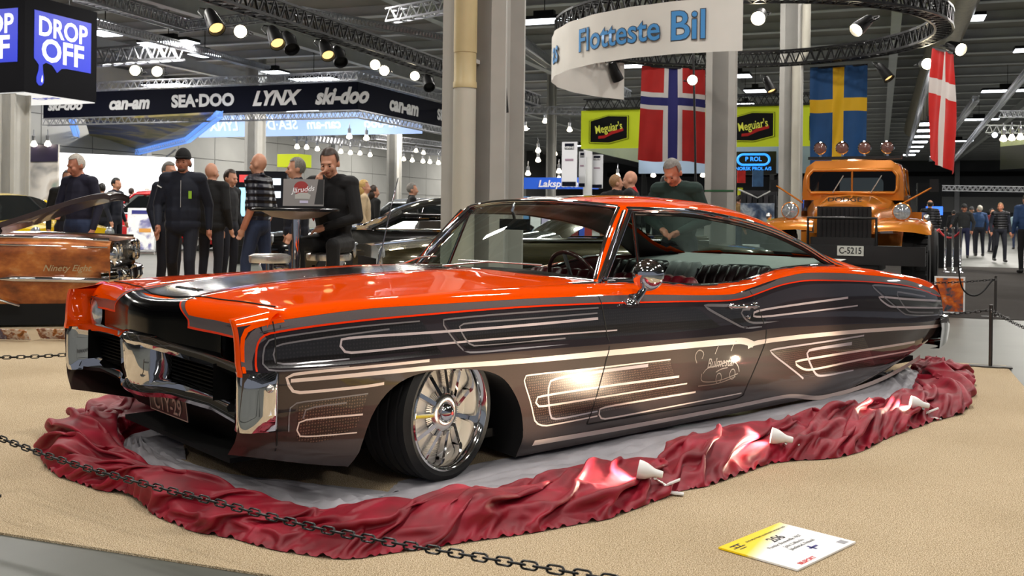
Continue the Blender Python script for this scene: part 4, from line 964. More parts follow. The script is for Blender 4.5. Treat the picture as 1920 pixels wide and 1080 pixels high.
# ---- spot fixtures (one kind, copied)
def make_spot():
    t=empty('stage_spot')
    MB().lathe([(.0,-.16),(.05,-.16),(.075,-.10),(.085,0),(.10,.12),(.105,.2),(.095,.2),(.07,.1)],16).build('can',BLKM,t,50)
    MB().lathe([(0,.165),(.06,.16),(.095,.15)],16).build('lens',LAMPW,t,60)
    MB().bar((-.115,0,0),(-.115,0,-.0),.012).tube([(-.11,0,.0),(-.13,-.02,-.14),(-.08,-.03,-.24),(.08,-.03,-.24),(.13,-.02,-.14),(.11,0,.0)],.010,6).build('yoke',BLKM,t,60)
    return t
spot0=make_spot(); spot_used=[False]; LENSM={}
def spot(p,aim,label,sc=1.0,grp='stage spots on the trusses',lens=None):
    o=spot0 if not spot_used[0] else copy_tree(spot0); spot_used[0]=True
    aim=Vector(aim).normalized(); x=aim.cross(Vector((0,0,1))).normalized(); y=x.cross(aim)
    o.matrix_world=frame(p,x*sc,y*sc,aim*sc); tag(o,label,'spotlight',grp)
    for c in o.children:
        if c.name.startswith('lens'):
            key=lens or LAMPW
            if key.name not in LENSM: LENSM[key.name]=c.data.copy(); LENSM[key.name].materials.clear(); LENSM[key.name].materials.append(key)
            c.data=LENSM[key.name]
    return o
OFFL=mat('lens_dim',(220,190,120),emit=1.5,ecol=(255,214,140))
# ---- high bay housings
hb=MB().box((0,0,.06),(1,1,.1)).box((0,0,.2),(.3,.3,.2)).build('housing',BLKM); hbm=hb.data; bpy.data.objects.remove(hb)
hl=MB().box((0,0,0),(.98,.98,.012)).build('diffuser',LAMPC); hlm=hl.data; bpy.data.objects.remove(hl)
hr=MB().bar((0,0,.3),(0,0,1.36),.02).build('rod',BLKM); hrm=hr.data; bpy.data.objects.remove(hr)
def high_bay(p,sx,sy,label):
    t=empty('high_bay_lamp',p,-HA,label,'ceiling lamp','high bay lamps under the roof')
    S=Matrix.Diagonal((sx,sy,1,1)); inst('housing',hbm,t,S); inst('diffuser',hlm,t,S); inst('rod',hrm,t,Matrix.Translation((0,0,.25))@Matrix.Diagonal((1,1,max(.3,(CEIL-p[2]-.2)/1.06),1))@Matrix.Translation((0,0,-.3)))
ORD=['first','second','third','fourth','fifth','sixth','seventh','eighth','ninth','tenth','eleventh','twelfth','thirteenth','fourteenth','fifteenth','sixteenth']
AS=sorted(set(a for b,a in HIGHBAY if hp(b,a).y>2))
for b,a in HIGHBAY:
    p=hp(b,a,6.64)
    if p.y>2: high_bay(p,*((.9,.5) if a<25 and b>-10 else (2,.7) if a>25 else (1.2,.6)),'%s high bay lamp from the left in the %s roof row from the viewer'%(ORD[sorted(bb for bb,aa in HIGHBAY if aa==a).index(b)],ORD[AS.index(a)]))  # the far left column is the one added to brighten the wall
for k,(px,py,Y) in enumerate(((197,63,30),(384,104,38),(516,136,44),(1815,35,29),(1385,143,38),(1416,171,44),(1397,196,48))):
    high_bay(at(px,py,Y),.9,.9,['square high bay lamp just right of the black cube sign','square high bay lamp above the left part of the dark blue banner','square high bay lamp above the middle of the dark blue banner','square high bay lamp in the upper right corner','upper of three square high bay lamps right of the middle pillar','middle of three square high bay lamps right of the middle pillar','lowest of three square high bay lamps right of the middle pillar'][k])
for k in range(7): high_bay(at(1744-6.5*k,233+12.6*k-.5*k*k,38+4.6*k),.75,1.1,'%s lamp from the top in the receding row left of the red and white flag'%ORD[k])
# ---- black cube sign
CU=at(45,172,20.6); s_=2.02
cu=empty('cube_sign',(0,0,0),0,'hanging black cube sign with two lines of white letters on blue','sign'); CUM=frame(CU+AV*s_/2-BV*s_/2+Vector((0,0,s_/2)),BV,AV,Vector((0,0,1))); cu.matrix_world=CUM
SGN=mat('cube_fabric',(9,9,14),spec=.08,rough=.7,ns=3,na=.1); BLUEL=mat('lit_blue_print',(12,40,190),rough=.5,emit=.35,ecol=(12,40,196)); WLIT=mat('lit_white_print',(245,245,245),rough=.5,emit=.7,ecol=(245,245,245))
MB().box((0,0,0),(s_,s_,s_)).build('box',SGN,cu)
MB().box((0,0,-s_/2-.01),(s_*.98,s_*.98,.02)).build('base_panel',WLIT,cu)
text('underside_lettering','DROP OFF',.42,BLUEL,cu,frame((0,0,-s_/2-.022),(1,0,0),(0,-1,0),(0,0,-1)),bold=.01)
def drop_face(F):
    pts=[(-.76,.72),(.82,.72),(.82,-.38),(.12,-.38),(-.02,-.40),(-.14,-.50),(-.28,-.36),(-.44,-.33),(-.53,-.38),(-.52,-.52),(-.49,-.66),(-.50,-.76),(-.56,-.82),(-.63,-.82),(-.69,-.76),(-.69,-.66),(-.64,-.52),(-.63,-.40),(-.70,-.33),(-.76,-.28)]
    sc=s_/2
    MB().prism([(x*sc,y*sc) for x,y in pts][::-1],0,.006,F).build('blue_panel',BLUEL,cu)
    text('lettering','DROP',.56,WLIT,cu,F@Matrix.Translation((.02,.40,.008)),bold=.022,ext=.001,sx=.92); text('lettering','OFF',.66,WLIT,cu,F@Matrix.Translation((.02,-.09,.008)),bold=.025,ext=.001,sx=1.03)
    MB().ellip((-.60*sc,-.84*sc*.9+.14,.008),(.02,.07,.002),10,6,None).build('droplet_glint',WLIT,cu) if False else None
    g=MB(); g.prism([(-.545,-.60),(-.53,-.70),(-.545,-.77),(-.575,-.74),(-.56,-.66)],.007,.009,F); g.build('droplet_glint',WLIT,cu)
drop_face(frame((s_/2+.002,0,0),(0,1,0),(0,0,1),(1,0,0))); drop_face(frame((0,-s_/2-.002,0),(1,0,0),(0,0,1),(0,-1,0)))
for dx in (-.7,.7):
    MB().bar((dx,.5,s_/2),(dx,.5,s_/2+2.4),.02).build('wire',BLKM,cu)
# ---- hanging banner ring of the snowmobile stand
cor=at(670,205,36); BH=1.0
rb=empty('banner_ring',cor,0,'long dark blue hanging banner with white maker names','banner')
def banner_face(o,d,L,H,m,nm='panel',th=.03):
    n=Vector((d.y,-d.x,0)); b=MB(); q=MB(); V=[o,o+d*L,o+d*L+Vector((0,0,H)),o+Vector((0,0,H))]
    b.add([v for v in V]+[v-n*th for v in V],[(0,1,2,3),(7,6,5,4),(0,4,5,1),(1,5,6,2),(2,6,7,3),(3,7,4,0)]); return b
LB=14.5; LA=11.0
banner_face(-BV*LB,BV,LB,BH,NAVY).build('front_panel',NAVY,rb); banner_face(Vector((0,0,0)),AV,LA,BH,NAVY).build('side_panel',NAVY,rb)
def lb(s,px,face,size=.62,shear=.25,sx=1.0,bold=.045):
    size*=1.1
    # place by direction of sight on the banner's own face
    u,_=uvp(px,200); d=BV if face==0 else AV; k=(cor.x-u*cor.y)/(u*d.y-d.x); o=d*k+Vector((0,0,BH*.48)); n=Vector((d.y,-d.x,0))
    text('lettering',s,size,MW,rb,frame(o+n*.02,d,(0,0,1),n),bold=bold,shear=shear,sx=sx)
lb('ski-doo',122,0,.5,.25,1.05); lb('can-am',242,0,.62,.2,1.0); lb('SEA·DOO',380,0,.58,0,1.05); lb('LYNX',514,0,.66,.35,1.0); lb('ski-doo',640,0,.72,.3,.9); lb('can-am',757,1,.70,.15,1.15); lb('SEA·DOO',845,1,.55,0,1.1)
truss('banner_truss',[cor-BV*LB+Vector((0,0,BH+.2)),cor+Vector((0,0,BH+.2)),cor+AV*LA+Vector((0,0,BH+.2))],.30,ALU,'aluminium truss carrying the dark blue maker banner',cell=.34)
truss('banner_truss',[cor-BV*LB+AV*.1+Vector((0,0,-.16)),cor+AV*.1+Vector((0,0,-.16)),cor+AV*LA+Vector((0,0,-.16))],.26,ALU,'lower aluminium truss under the dark blue maker banner',cell=.34)
PALEB=mat('lit_pale_blue_print',(150,178,226),rough=.5,emit=.35,ecol=(150,180,236)); PALEW=mat('lit_pale_print',(206,222,246),rough=.5,emit=.5,ecol=(206,222,246))  # banner is no lamp; its lit look is put in as glow
fo=at(372,258,48); fr_=empty('rear_banner',fo,0,'pale blue banner inside the ring with mirrored maker names','banner')
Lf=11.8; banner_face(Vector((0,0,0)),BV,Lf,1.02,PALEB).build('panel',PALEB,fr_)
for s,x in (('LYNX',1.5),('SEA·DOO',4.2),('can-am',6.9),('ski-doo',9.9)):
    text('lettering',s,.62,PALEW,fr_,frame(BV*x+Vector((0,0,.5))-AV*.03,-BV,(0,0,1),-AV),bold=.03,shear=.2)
# hanging tilted picture panel
hpn=[at(165,228,40),at(395,222,40),at(345,262,44),at(250,283,46),at(172,271,46)]
hpn=[at(160,226,41),at(400,214,37),at(342,261,46),at(252,281,49),at(172,270,49)]
hq=empty('picture_canopy',hpn[4],0,'hanging dark blue canopy picture of a sea scooter','sign'); bo_=hpn[4]
MB().add([p-bo_ for p in hpn]+[p-bo_+Vector((0,0,.08)) for p in hpn],[(0,1,2,3,4),(9,8,7,6,5)]+[(i,5+i,5+(i+1)%5,(i+1)%5) for i in range(5)]).build('canopy_panel',picture_mat('sea_picture',[(10,14,40),(14,20,60),(30,60,140),(176,160,110),(150,140,70),(20,40,90)],.55,2.2),hq)
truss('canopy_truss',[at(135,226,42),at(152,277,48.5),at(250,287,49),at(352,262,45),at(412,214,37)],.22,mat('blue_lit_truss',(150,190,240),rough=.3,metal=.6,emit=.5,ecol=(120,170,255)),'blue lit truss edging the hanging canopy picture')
# ---- circular truss with white banner and flags
RC=at(1398,50,15.9); RR=2.9; RC.z=3.97; RZ=RC.z; ringp=[Vector((RC.x+RR*math.cos(t),RC.y+RR*math.sin(t),RZ+.12)) for t in np.linspace(0,2*pi,49)[:-1]]
truss('ring_truss',ringp,.24,TBLK,'black circular lighting truss hung above the stand',cell=.24,closed=True)
def ringpt(t,r=RR,z=0): return Vector((RC.x+r*math.cos(t),RC.y+r*math.sin(t),RZ+z))
def ring_at(px):
    best=min(np.linspace(math.radians(-205),math.radians(-85),400),key=lambda t:abs(ringpt(t,RR+.16).x/ringpt(t,RR+.16).y-uvp(px,60)[0])+ (1 if ringpt(t).y>RC.y else 0)); return math.degrees(best)
BAN=mat('white_banner_cloth',(226,222,214),rough=.7,ns=1.5,na=.05); n=60; t0,t1=math.radians(ring_at(1392)),math.radians(-238)
bn=empty('ring_banner',ringpt(t0),0,'white curved banner with blue serif lettering on the ring truss','banner'); bb=ringpt(t0); V=[]
BT,BB=.02,-.68
for i in range(n):
    t=t0+(t1-t0)*i/(n-1)
    for z in np.linspace(BB,BT,6): V.append(ringpt(t,RR+.16+.012*math.sin(i*1.1),z)-bb)
obj('cloth',V,gridf(n,6),BAN,bn,179)
LBL=mat('sky_blue_print',(70,146,210),rough=.5); LOUT=mat('dark_outline',(70,74,84),rough=.5)
def bend(t_at,off):
    def f(x,y,z):
        t=t_at-(-x)/(RR+.16); t=t_at+x/(RR+.16); p=ringpt(t,RR+.16+off,(BB+BT)/2+y); return tuple(p-bb)
    return f
tc_=math.radians(-150)
for w,ta,sz in (('Bil',ring_at(1290),.54),('Flotteste',ring_at(1150),.455),('as',ring_at(1060)-9,.5)):
    text('lettering_outline',w,sz,LOUT,bn,bold=.035,ext=0,fn=bend(math.radians(ta),.016),sx=.95); text('lettering',w,sz,LBL,bn,bold=.012,ext=0,fn=bend(math.radians(ta),.022),sx=.95)
def flag(pa,pb,h,cross,label,bands,m0,sway=.05):
    pa,pb=Vector(pa),Vector(pb); t=empty('hanging_flag',pa,0,label,'flag'); NX,NZ=36,48; V=[]; mi=[]; d=pb-pa; n=Vector((d.y,-d.x,0)).normalized(); W=d.length
    xs=sorted(set(list(np.linspace(0,1,25))+[b for bb_ in bands['x'] for b in bb_[:2]])); zs=sorted(set(list(np.linspace(0,1,31))+[b for bb_ in bands['z'] for b in bb_[:2]]))
    for x in xs:
        for z in zs:
            w=n*(sway*(.3+.7*z)*math.sin(x*9+z*2+1)+.02*math.sin(x*21+z*5)); xx=x+.03*(x-.5)*z*2*bands.get('flare',1)+bands.get('skew',0)*z; V.append(d*xx+w+Vector((0,0,-h*z-.02*math.sin(x*7)*z)))
    mats=[m0]+[m for *_,m in bands['x']+bands['z']]
    for i in range(len(xs)-1):
        for j in range(len(zs)-1):
            xc,zc=(xs[i]+xs[i+1])/2,(zs[j]+zs[j+1])/2; k=0
            for q,(a,b,m) in enumerate(bands['x']+bands['z']):
                pass
            for lvl in bands['order']:
                kind,q=lvl; a,b,m=bands[kind][q]; c=xc if kind=='x' else zc
                if a<c<b: k=1+(q if kind=='x' else len(bands['x'])+q)
            mi.append(k)
    obj('cloth',V,gridf(len(xs),len(zs)),mats,t,179,mi)
    MB().bar((0,0,0),tuple(d),.03).build('rod',TBLK,t)
FR=mat('flag_red',(190,30,26),rough=.7,ns=4,na=.08); FB=mat('flag_navy',(28,28,104),rough=.7); FWh=mat('flag_white',(220,216,214),rough=.7); FBl=mat('flag_blue',(18,74,128),rough=.7,ns=4,na=.08); FY=mat('flag_yellow',(226,180,20),rough=.7); FDR=mat('flag_bright_red',(206,22,18),rough=.7,ns=4,na=.08)
Yf=RC.y+RR*.93
flag(at(1203,124,Yf),at(1322,130,Yf),1.74,0,'red flag with white edged navy cross hanging from the ring truss',{'x':[(.36,.64,FWh),(.43,.57,FB)],'z':[(.27,.45,FWh),(.32,.405,FB)],'order':[('x',0),('z',0),('x',1),('z',1)],'flare':1.4},FR)
flag(at(1519,128,Yf-.1),at(1627,121,Yf-.5),1.78,0,'blue flag with yellow cross hanging from the ring truss',{'x':[(.40,.60,FY)],'z':[(.33,.465,FY)],'order':[('x',0),('z',0)],'flare':-.6},FBl)
flag(at(1750,90,15.4),at(1789,100,14.2),1.72,0,'red flag with white cross hanging at the right end of the ring',{'x':[(.54,.70,FWh)],'z':[(.26,.40,FWh)],'order':[('x',0),('z',0)],'skew':-.10},FDR)
hang=MB(); hang.tube([at(1300,100,17.9),at(1303,250,17.9),at(1305,400,17.9)],.02,6); tag(hang.build('power_cable',mat('black_cable',(10,10,11)),None,60),'black power cable hanging before the navy cross flag','cable')
# ---- yellow booth
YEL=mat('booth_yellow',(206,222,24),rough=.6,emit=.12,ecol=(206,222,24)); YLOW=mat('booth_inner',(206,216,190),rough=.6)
Yb=27.0; o_b=at(1089,279,Yb); bt=empty('yellow_booth_banner',o_b,0,'bright yellow hanging booth banner with black polish maker badges','banner')
Lb=(at(1520,279,Yb)-o_b).length*1.06; Hb=1.02
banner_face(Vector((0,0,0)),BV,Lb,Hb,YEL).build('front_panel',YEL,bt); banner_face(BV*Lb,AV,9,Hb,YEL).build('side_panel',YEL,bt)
V=[Vector((0,0,0)),AV*9,AV*9+Vector((0,0,Hb)),Vector((0,0,Hb))]; obj('left_panel',V,[(0,1,2,3)],YLOW,bt)
obj('rear_panel',[AV*9+Vector((0,0,-.1)),AV*9+BV*Lb+Vector((0,0,-.1)),AV*9+BV*Lb+Vector((0,0,Hb)),AV*9+Vector((0,0,Hb))],[(0,1,2,3)],YLOW,bt)
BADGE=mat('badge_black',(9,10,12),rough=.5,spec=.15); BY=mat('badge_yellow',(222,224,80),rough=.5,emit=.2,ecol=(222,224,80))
def badge(px):
    u,_=uvp(px,240); k=(o_b.x-u*o_b.y)/(u*BV.y-BV.x); F=frame(BV*k+Vector((0,0,Hb*.5))-AV*.035,BV,(0,0,1),-AV)
    g=empty('badge'); g.parent=bt
    for sc,m,d in ((1.08,BADGE,0),(1.05,YEL,.004),(1.0,BADGE,.008)):
        MB().prism([(x*sc,y*sc) for x,y in ((-.50,-.34),(.02,-.36),(.50,-.24),(.50,.33),(-.02,.35),(-.50,.22))],d,d+.004,F).build('badge_plate',m,g)
    text('badge_lettering',"Meguiar's",.30,BY,g,F@Matrix.Translation((0,.03,.016))@Matrix.Rotation(.16,4,'Z'),bold=.012,sx=.66)
    MB().prism([(-.28,-.18),(-.1,-.16),(.1,-.05),(.4,.02),(.4,-.05),(.12,-.13),(-.12,-.24),(-.28,-.25)],.014,.018,F).build('red_swoosh',FDR,g)
for px in (1142,1412,1560): badge(px)
truss('booth_truss',[o_b+Vector((0,0,Hb+.16))+BV*.1,o_b+BV*Lb+Vector((0,0,Hb+.16))],.26,TBLK,'black truss above the yellow booth banner',cell=.3)
# blue screen panel under the banner
SCB=mat('screen_blue_glow',(60,160,255),emit=1.2,ecol=(50,150,255)); SCN=mat('screen_dark',(8,10,18),rough=.3,emit=.05,ecol=(10,16,40)); LBLU=mat('booth_pale_wall',(150,170,200),rough=.6)
so=at(1413,306,28.5); sc_=empty('booth_screen',so,0,'black screen with glowing blue lettering under the yellow banner','screen'); F=frame((0,0,0),BV,(0,0,1),-AV)
MB().box((0,0,0),(1.25,.08,.66),Matrix.Rotation(-HA,3,'Z')).build('display',SCN,sc_)
Fs=frame(-AV*.05,BV,(0,0,1),-AV)
MB().tube([Fs@Vector((.27*math.copysign(1,math.cos(a))+.17*math.cos(a),.10+.15*math.sin(a),.0)) for a in np.linspace(0,2*pi,28)[:-1]],.035,6,closed=True).build('logo_ring',SCB,sc_,60)
text('logo_lettering','P ROL',.17,SCB,sc_,Fs@Matrix.Translation((0,.11,.01)),bold=.02); text('lettering','NORSK PROL A/S',.13,SCB,sc_,Fs@Matrix.Translation((0,-.16,.01)),bold=.02)
bw=MB(); so2=at(1360,325,29.5); b2=at(1520,330,29.5); tag(banner_face(so2-BV*2.6,BV,6.0,.95,LBLU).build('booth_fascia',LBLU),'pale blue booth fascia hanging under the yellow banner','fascia')
# ================================================================== other vehicles
def loft(secs,closed=False):   # list of equal-length point rings
    n=len(secs[0]); return [p for s in secs for p in s], gridf(len(secs),n)
def bg_car(name,label,loc,rz,L,W,H,paint,belt=.62,roofx=(-.55,.35),basex=(-.75,.62),hoodz=.62,deckz=.60,glass=None,trimc=None,round_=.35,interior=None,gnd=.18,wr=.30):
    t=empty(name,loc,rz,label,'car'); hb=L/2; w=W/2; gl=glass or mat('dark_car_glass',(18,22,24),rough=.05,coat=1); tr=trimc or CHROME
    xs=np.linspace(-hb,hb,25); V=[]
    for x in xs:
        e=1-abs(x/hb)**6; f=(x+hb)/L; k=max(.0,e)**.35
        zt=belt*H*.98 if (basex[0]*hb<x<basex[1]*hb) else (hoodz*H*(1-.12*max(0,(x/hb-.6))/.4) if x>0 else deckz*H*(1-.1*max(0,(-x/hb-.6))/.4)); ww=w*(.86+.14*k)
        z0=gnd+ .08*(1-k)
        V+=[(x,-ww*.86,z0),(x,-ww*.97,z0+.10),(x,-ww,z0+(zt-z0)*.55),(x,-ww*.98,z0+(zt-z0)*.82),(x,-ww*.90,zt-.015),(x,-ww*.6,zt+.02),(x,0,zt+.035),(x,ww*.6,zt+.02),(x,ww*.90,zt-.015),(x,ww*.98,z0+(zt-z0)*.82),(x,ww,z0+(zt-z0)*.55),(x,ww*.97,z0+.10),(x,ww*.86,z0)]
    Fc=gridf(25,13,flip=True)+[tuple(range(13)),tuple(24*13+i for i in range(12,-1,-1))]
    obj('body',V,Fc,paint,t,40)
    # greenhouse
    zb=belt*H-.01; b0,b1=basex[0]*hb,basex[1]*hb; r0,r1=roofx[0]*hb,roofx[1]*hb; wb=w*.88; wr_=w*.68; zr=H-.05
    N=13; rf=[]
    for i in range(N):
        f=i/(N-1); x=r0+(r1-r0)*f; cr=H-.06*(2*f-1)**2*round_*2
        rf.append([(x,wr_*q,cr-.05*abs(q)**3*2) for q in np.linspace(-1,1,11)])
    V,Fc=loft(rf); obj('roof',V,Fc,paint,t,60)
    zr=rf[0][0][2]; 
    def quad(nm,P,m): obj(nm,P,[tuple(range(len(P)))],m,t)
    e0=rf[0]; e1=rf[-1]
    for nm,e,xb in (('rear_window',e0,b0),('windscreen',e1,b1)):
        V=[];
        for j,p in enumerate(e):
            q=np.linspace(-1,1,11)[j]
            for k in np.linspace(0,1,4): V.append((p[0]+(xb-p[0])*k+.10*math.copysign(1,xb)*(1-q*q)*k*(.6),p[1]+(wb*q-p[1])*k,p[2]+(zb-p[2])*k))
        obj(nm,V,gridf(11,4),gl,t,60)
    for sg in (1,-1):
        mid=(r0+r1)/2; midb=(b0+b1)/2
        quad('side_window',[(b0+.22,sg*wb*.985,zb+.02),(midb-.03,sg*wb*.985,zb+.02),(mid-.03,sg*wr_*1.0,zr-.05),(r0+.12,sg*wr_*1.0,zr-.06)],gl); quad('side_window',[(midb+.03,sg*wb*.985,zb+.02),(b1-.22,sg*wb*.985,zb+.02),(r1-.1,sg*wr_*1.0,zr-.06),(mid+.03,sg*wr_*1.0,zr-.05)],gl)
        P=[Vector((b0,sg*wb,zb)),Vector((r0,sg*wr_,zr)),Vector((r1,sg*wr_,zr)),Vector((b1,sg*wb,zb))]
        for nm,(a,b),r in (('rear_pillar',(P[0],P[1]),.07),('roof_rail',(P[1],P[2]),.03),('front_pillar',(P[2],P[3]),.03),('centre_pillar',(Vector((midb,sg*wb,zb)),Vector((mid,sg*wr_,zr))),.022)): MB().tube([a,b],r,8).build(nm,paint if nm!='centre_pillar' else tr,t,60)
        MB().tube([(b0,sg*wb*1.0,zb+.012),(b1,sg*wb*1.0,zb+.012)],.012,6).build('belt_trim',tr,t,60)
        MB().tube([(-hb*.9,sg*w*1.0,gnd+(zb-gnd)*.6),(hb*.92,sg*w*1.0,gnd+(zb-gnd)*.6)],.010,6).build('side_trim',tr,t,60)
        for xw in (hb*.62,-hb*.60):
            M=Matrix.Translation((xw,sg*(w*.90),wr+.008))@Matrix.Rotation(-sg*pi/2,4,'X'); wq=empty('wheel'); wq.parent=t
            MB().lathe([(wr*.62,-.1),(wr*.95,-.1),(wr,-.06),(wr,.07),(wr*.95,.105),(wr*.65,.11),(wr*.60,.09)],28,M).build('tyre',RUBBER,wq,40); MB().lathe([(wr*.64,.10),(wr*.5,.105),(wr*.2,.13),(0,.135)],24,M).build('hubcap',CHROME,wq,50)
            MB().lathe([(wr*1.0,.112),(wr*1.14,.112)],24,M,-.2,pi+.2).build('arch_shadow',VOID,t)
        MB().lathe([(.10,0),(.105,.02),(.085,.03),(.05,.045),(0,.05)],20,Matrix.Translation((hb-.03,sg*w*.74,hoodz*H*.80))@Matrix.Rotation(pi/2,4,'Y')).build('headlamp',mat('headlamp_glass',(190,196,200)),t,50)
        MB().box((-hb-.0,sg*w*.72,deckz*H*.74),(.03,.2,.09)).build('tail_lamp',mat('tail_lamp_red',(120,6,6)),t)
    for sx in (1,-1):
        MB().tube([(sx*(hb-.25),-w*.98,gnd+.18),(sx*(hb+.04),-w*.86,gnd+.18),(sx*(hb+.09),0,gnd+.18),(sx*(hb+.04),w*.86,gnd+.18),(sx*(hb-.25),w*.98,gnd+.18)],.055,8).build('bumper',CHROME,t,60)
    MB().box((hb-.02,0,hoodz*H*.66),(.05,W*.5,.16)).build('grille',GRB,t)
    return t
PBLK=mat('black_car_paint',(12,13,13),rough=.12,coat=1,ns=5,na=.2); 
# black 1950s coupe behind the table: faces left
cb=at(800,CY,15.4); cb.z=0
glc=glassmat('clear_car_glass',(190,205,198))
tb=bg_car('black_coupe','black vintage coupe with tan seats parked behind the seated man',cb,math.radians(196),4.7,1.8,1.39,PBLK,belt=.655,roofx=(-.46,.20),basex=(-.62,.40),hoodz=.66,deckz=.62,glass=glc,round_=1.4)
for x,y in ((.0,.4),(.0,-.4),(-.9,0)): 
    b=MB(); b.box((x-.1,y,.72),(.16,.62 if x<-.5 else .55,.5)).box((x+.15,y,.5),(.5,.62,.15)); b.build('seat',mat('tan_leather',(190,120,40),rough=.4),tb)
MB().box((0,0,.4),(3,1.5,.3)).build('floor_pan',VOID,tb)
# dark olive custom seen through the windscreen
co=at(1062,CY,12.2); co.z=0
bg_car('olive_custom','dark olive metalflake custom car seen through the orange car windscreen',co,math.radians(200),4.9,1.9,1.19,mat('olive_flake',(52,46,20),rough=.25,metal=.5,coat=1,ns=60,na=.5),belt=.72,roofx=(-.35,.12),basex=(-.6,.38),hoodz=.72,deckz=.70,round_=2)
cy_=at(10,CY,17.8); cy_.z=0
bg_car('yellow_car','bright yellow sports car at the left edge behind the rusty car',cy_,math.radians(-35),4.3,1.75,1.42,mat('yellow_paint',(232,196,6),rough=.25,coat=1),belt=.66,roofx=(-.42,.12),basex=(-.72,.42),hoodz=.66,deckz=.64)
cr_=at(292,CY,29.3); cr_.z=0
bg_car('red_car','red car in front of the glowing white wall',cr_,math.radians(185),4.3,1.75,1.75,mat('red_paint',(206,14,24),rough=.25,coat=1),belt=.6,roofx=(-.5,.2),basex=(-.8,.5),hoodz=.60,deckz=.58)
cw_=at(800,CY,26); cw_.z=0
bg_car('silver_car','pale silver car roof showing beside the broad pillar',cw_,math.radians(160),4.4,1.75,1.55,mat('silver_paint',(180,184,188),rough=.25,metal=.5,coat=1),belt=.6)
# ---- rusty car with its hood up
RUST=bpy.data.materials.new('rust_patina'); RUST.use_nodes=True; nt=RUST.node_tree; b_=nt.nodes['Principled BSDF']; tc=nt.nodes.new('ShaderNodeTexCoord'); n1=nt.nodes.new('ShaderNodeTexNoise'); n1.inputs['Scale'].default_value=2.6; n1.inputs['Detail'].default_value=8; n1.inputs['Roughness'].default_value=.62; mp=nt.nodes.new('ShaderNodeMapping'); mp.inputs['Scale'].default_value=(1,1,1.6)
nt.links.new(tc.outputs['Object'],mp.inputs[0]); nt.links.new(mp.outputs[0],n1.inputs['Vector'])
nt.links.new(ramp(nt,n1.outputs['Fac'],[(.30,(84,38,16)),(.45,(150,78,26)),(.56,(188,110,46)),(.68,(206,164,110)),(.78,(150,150,130))]),b_.inputs['Base Color']); b_.inputs['Roughness'].default_value=.38; b_.inputs['Metallic'].default_value=.25; b_.inputs['Coat Weight'].default_value=.6
Yo=9.7; ot=at(206,CY,Yo); ot.z=0; OD=Vector((math.cos(math.radians(13)),math.sin(math.radians(13)),0)); ON=Vector((OD.y,-OD.x,0))   # ON points to the viewer
olds=empty('rusty_car',M=frame(ot,OD,-ON,Vector((0,0,1))),label='rust brown vintage car front with raised hood at the left edge',cat='car')   # x forward, y away
def fender(y0,y1,nm):
    V=[];xs=np.linspace(-2.6,.0,22); 
    for x in xs:
        k=max(0,(x+.35)/.35); zt=.865-.03*k; yo=y0+.05*k*(1 if y1>y0 else -1); dn=1 if y1>y0 else -1
        bot=.20 if not(-2.15<x<-1.22) else .20+.42*math.sqrt(max(0,1-((x+1.685)/.465)**2))*1.0
        V+=[(x,yo+.06*dn,bot),(x,yo,max(bot+.02,.40)),(x,yo+.015*dn,max(bot+.04,.58)),(x,yo-.015*dn,.70),(x,yo,.80),(x,yo+.03*dn,zt-.02),(x,yo+.08*dn,zt),(x,yo+.22*dn,zt-.01),(x,y1,zt-.05)]
    return obj(nm,V,gridf(22,9),RUST,olds,45)
fender(0,.42,'front_fender'); fender(1.85,1.43,'front_fender')
for yy,dn in ((0,1),(1.85,-1)):
    MB().tube([(-2.6,yy+.06*dn,.872),(-.9,yy+.06*dn,.872),(-.02,yy+.09*dn,.842)],[.014,.018,.022],8).build('fender_trim',CHROME,olds,60)
    MB().tube([(-2.6,yy-.016*dn,.80),(-1,yy-.016*dn,.80),(-.02,yy+.02*dn,.775)],.008,8).build('fender_crease_trim',CHROME,olds,60)
    for zc in (.72,):
        pass
    for q,zc in enumerate((.70,.70)):
        yc=yy+dn*(.15+.24*q); M=Matrix.Translation((.0,yc,zc))@Matrix.Rotation(pi/2,4,'Y')
        MB().lathe([(.09,-.04),(.115,.0),(.12,.03),(.10,.05),(.085,.03)],22,M).build('headlamp_bezel',CHROME,olds,50); MB().lathe([(.09,.03),(.05,.05),(0,.055)],22,M).build('headlamp_lens',mat('headlamp_glass',(190,196,200)),olds,60)
    MB().lathe([(.0,.06),(.03,.05),(.055,.0),(.06,-.03)],16,Matrix.Translation((.06,yy+dn*.3,.50))@Matrix.Rotation(pi/2,4,'Y')).build('marker_lamp',CHROME,olds,50)
MB().tube([(-1.02,-.012,.475),(-.85,-.02,.478),(-.4,-.02,.468),(.0,.0,.455)],[.004,.03,.032,.032],8).build('spear_trim',CHROME,olds,60)
MB().tube([(-1.24,-.012,.40),(-1.1,-.012,.34),(-.95,-.005,.27),(-.80,.02,.215)],[.008,.014,.014,.010],8).build('lower_trim',CHROME,olds,60)
V=[]
for y in np.linspace(-.03,1.88,15): q=abs(y-.925)/.95; V+=[(.02-.16*q**4,y,.56),(.13-.2*q**4,y,.54),(.15-.2*q**4,y,.44),(.10-.2*q**4,y,.36),(-.05,y,.34)]
obj('front_bumper',V,gridf(15,5),CHROME,olds,50)
MB().add([(-.02,.1,.5),(-.02,1.75,.5),(-.02,1.75,.82),(-.02,.1,.82)],[(0,1,2,3)]).build('grille',mat('dull_chrome',(150,146,138),rough=.25,metal=1),olds)
MB().box((-1.3,.93,.5),(2.5,1.6,.5)).build('engine_bay',VOID,olds); MB().box((-1.3,.1,.14),(2.4,.1,.22)).build('sill',VOID,olds)
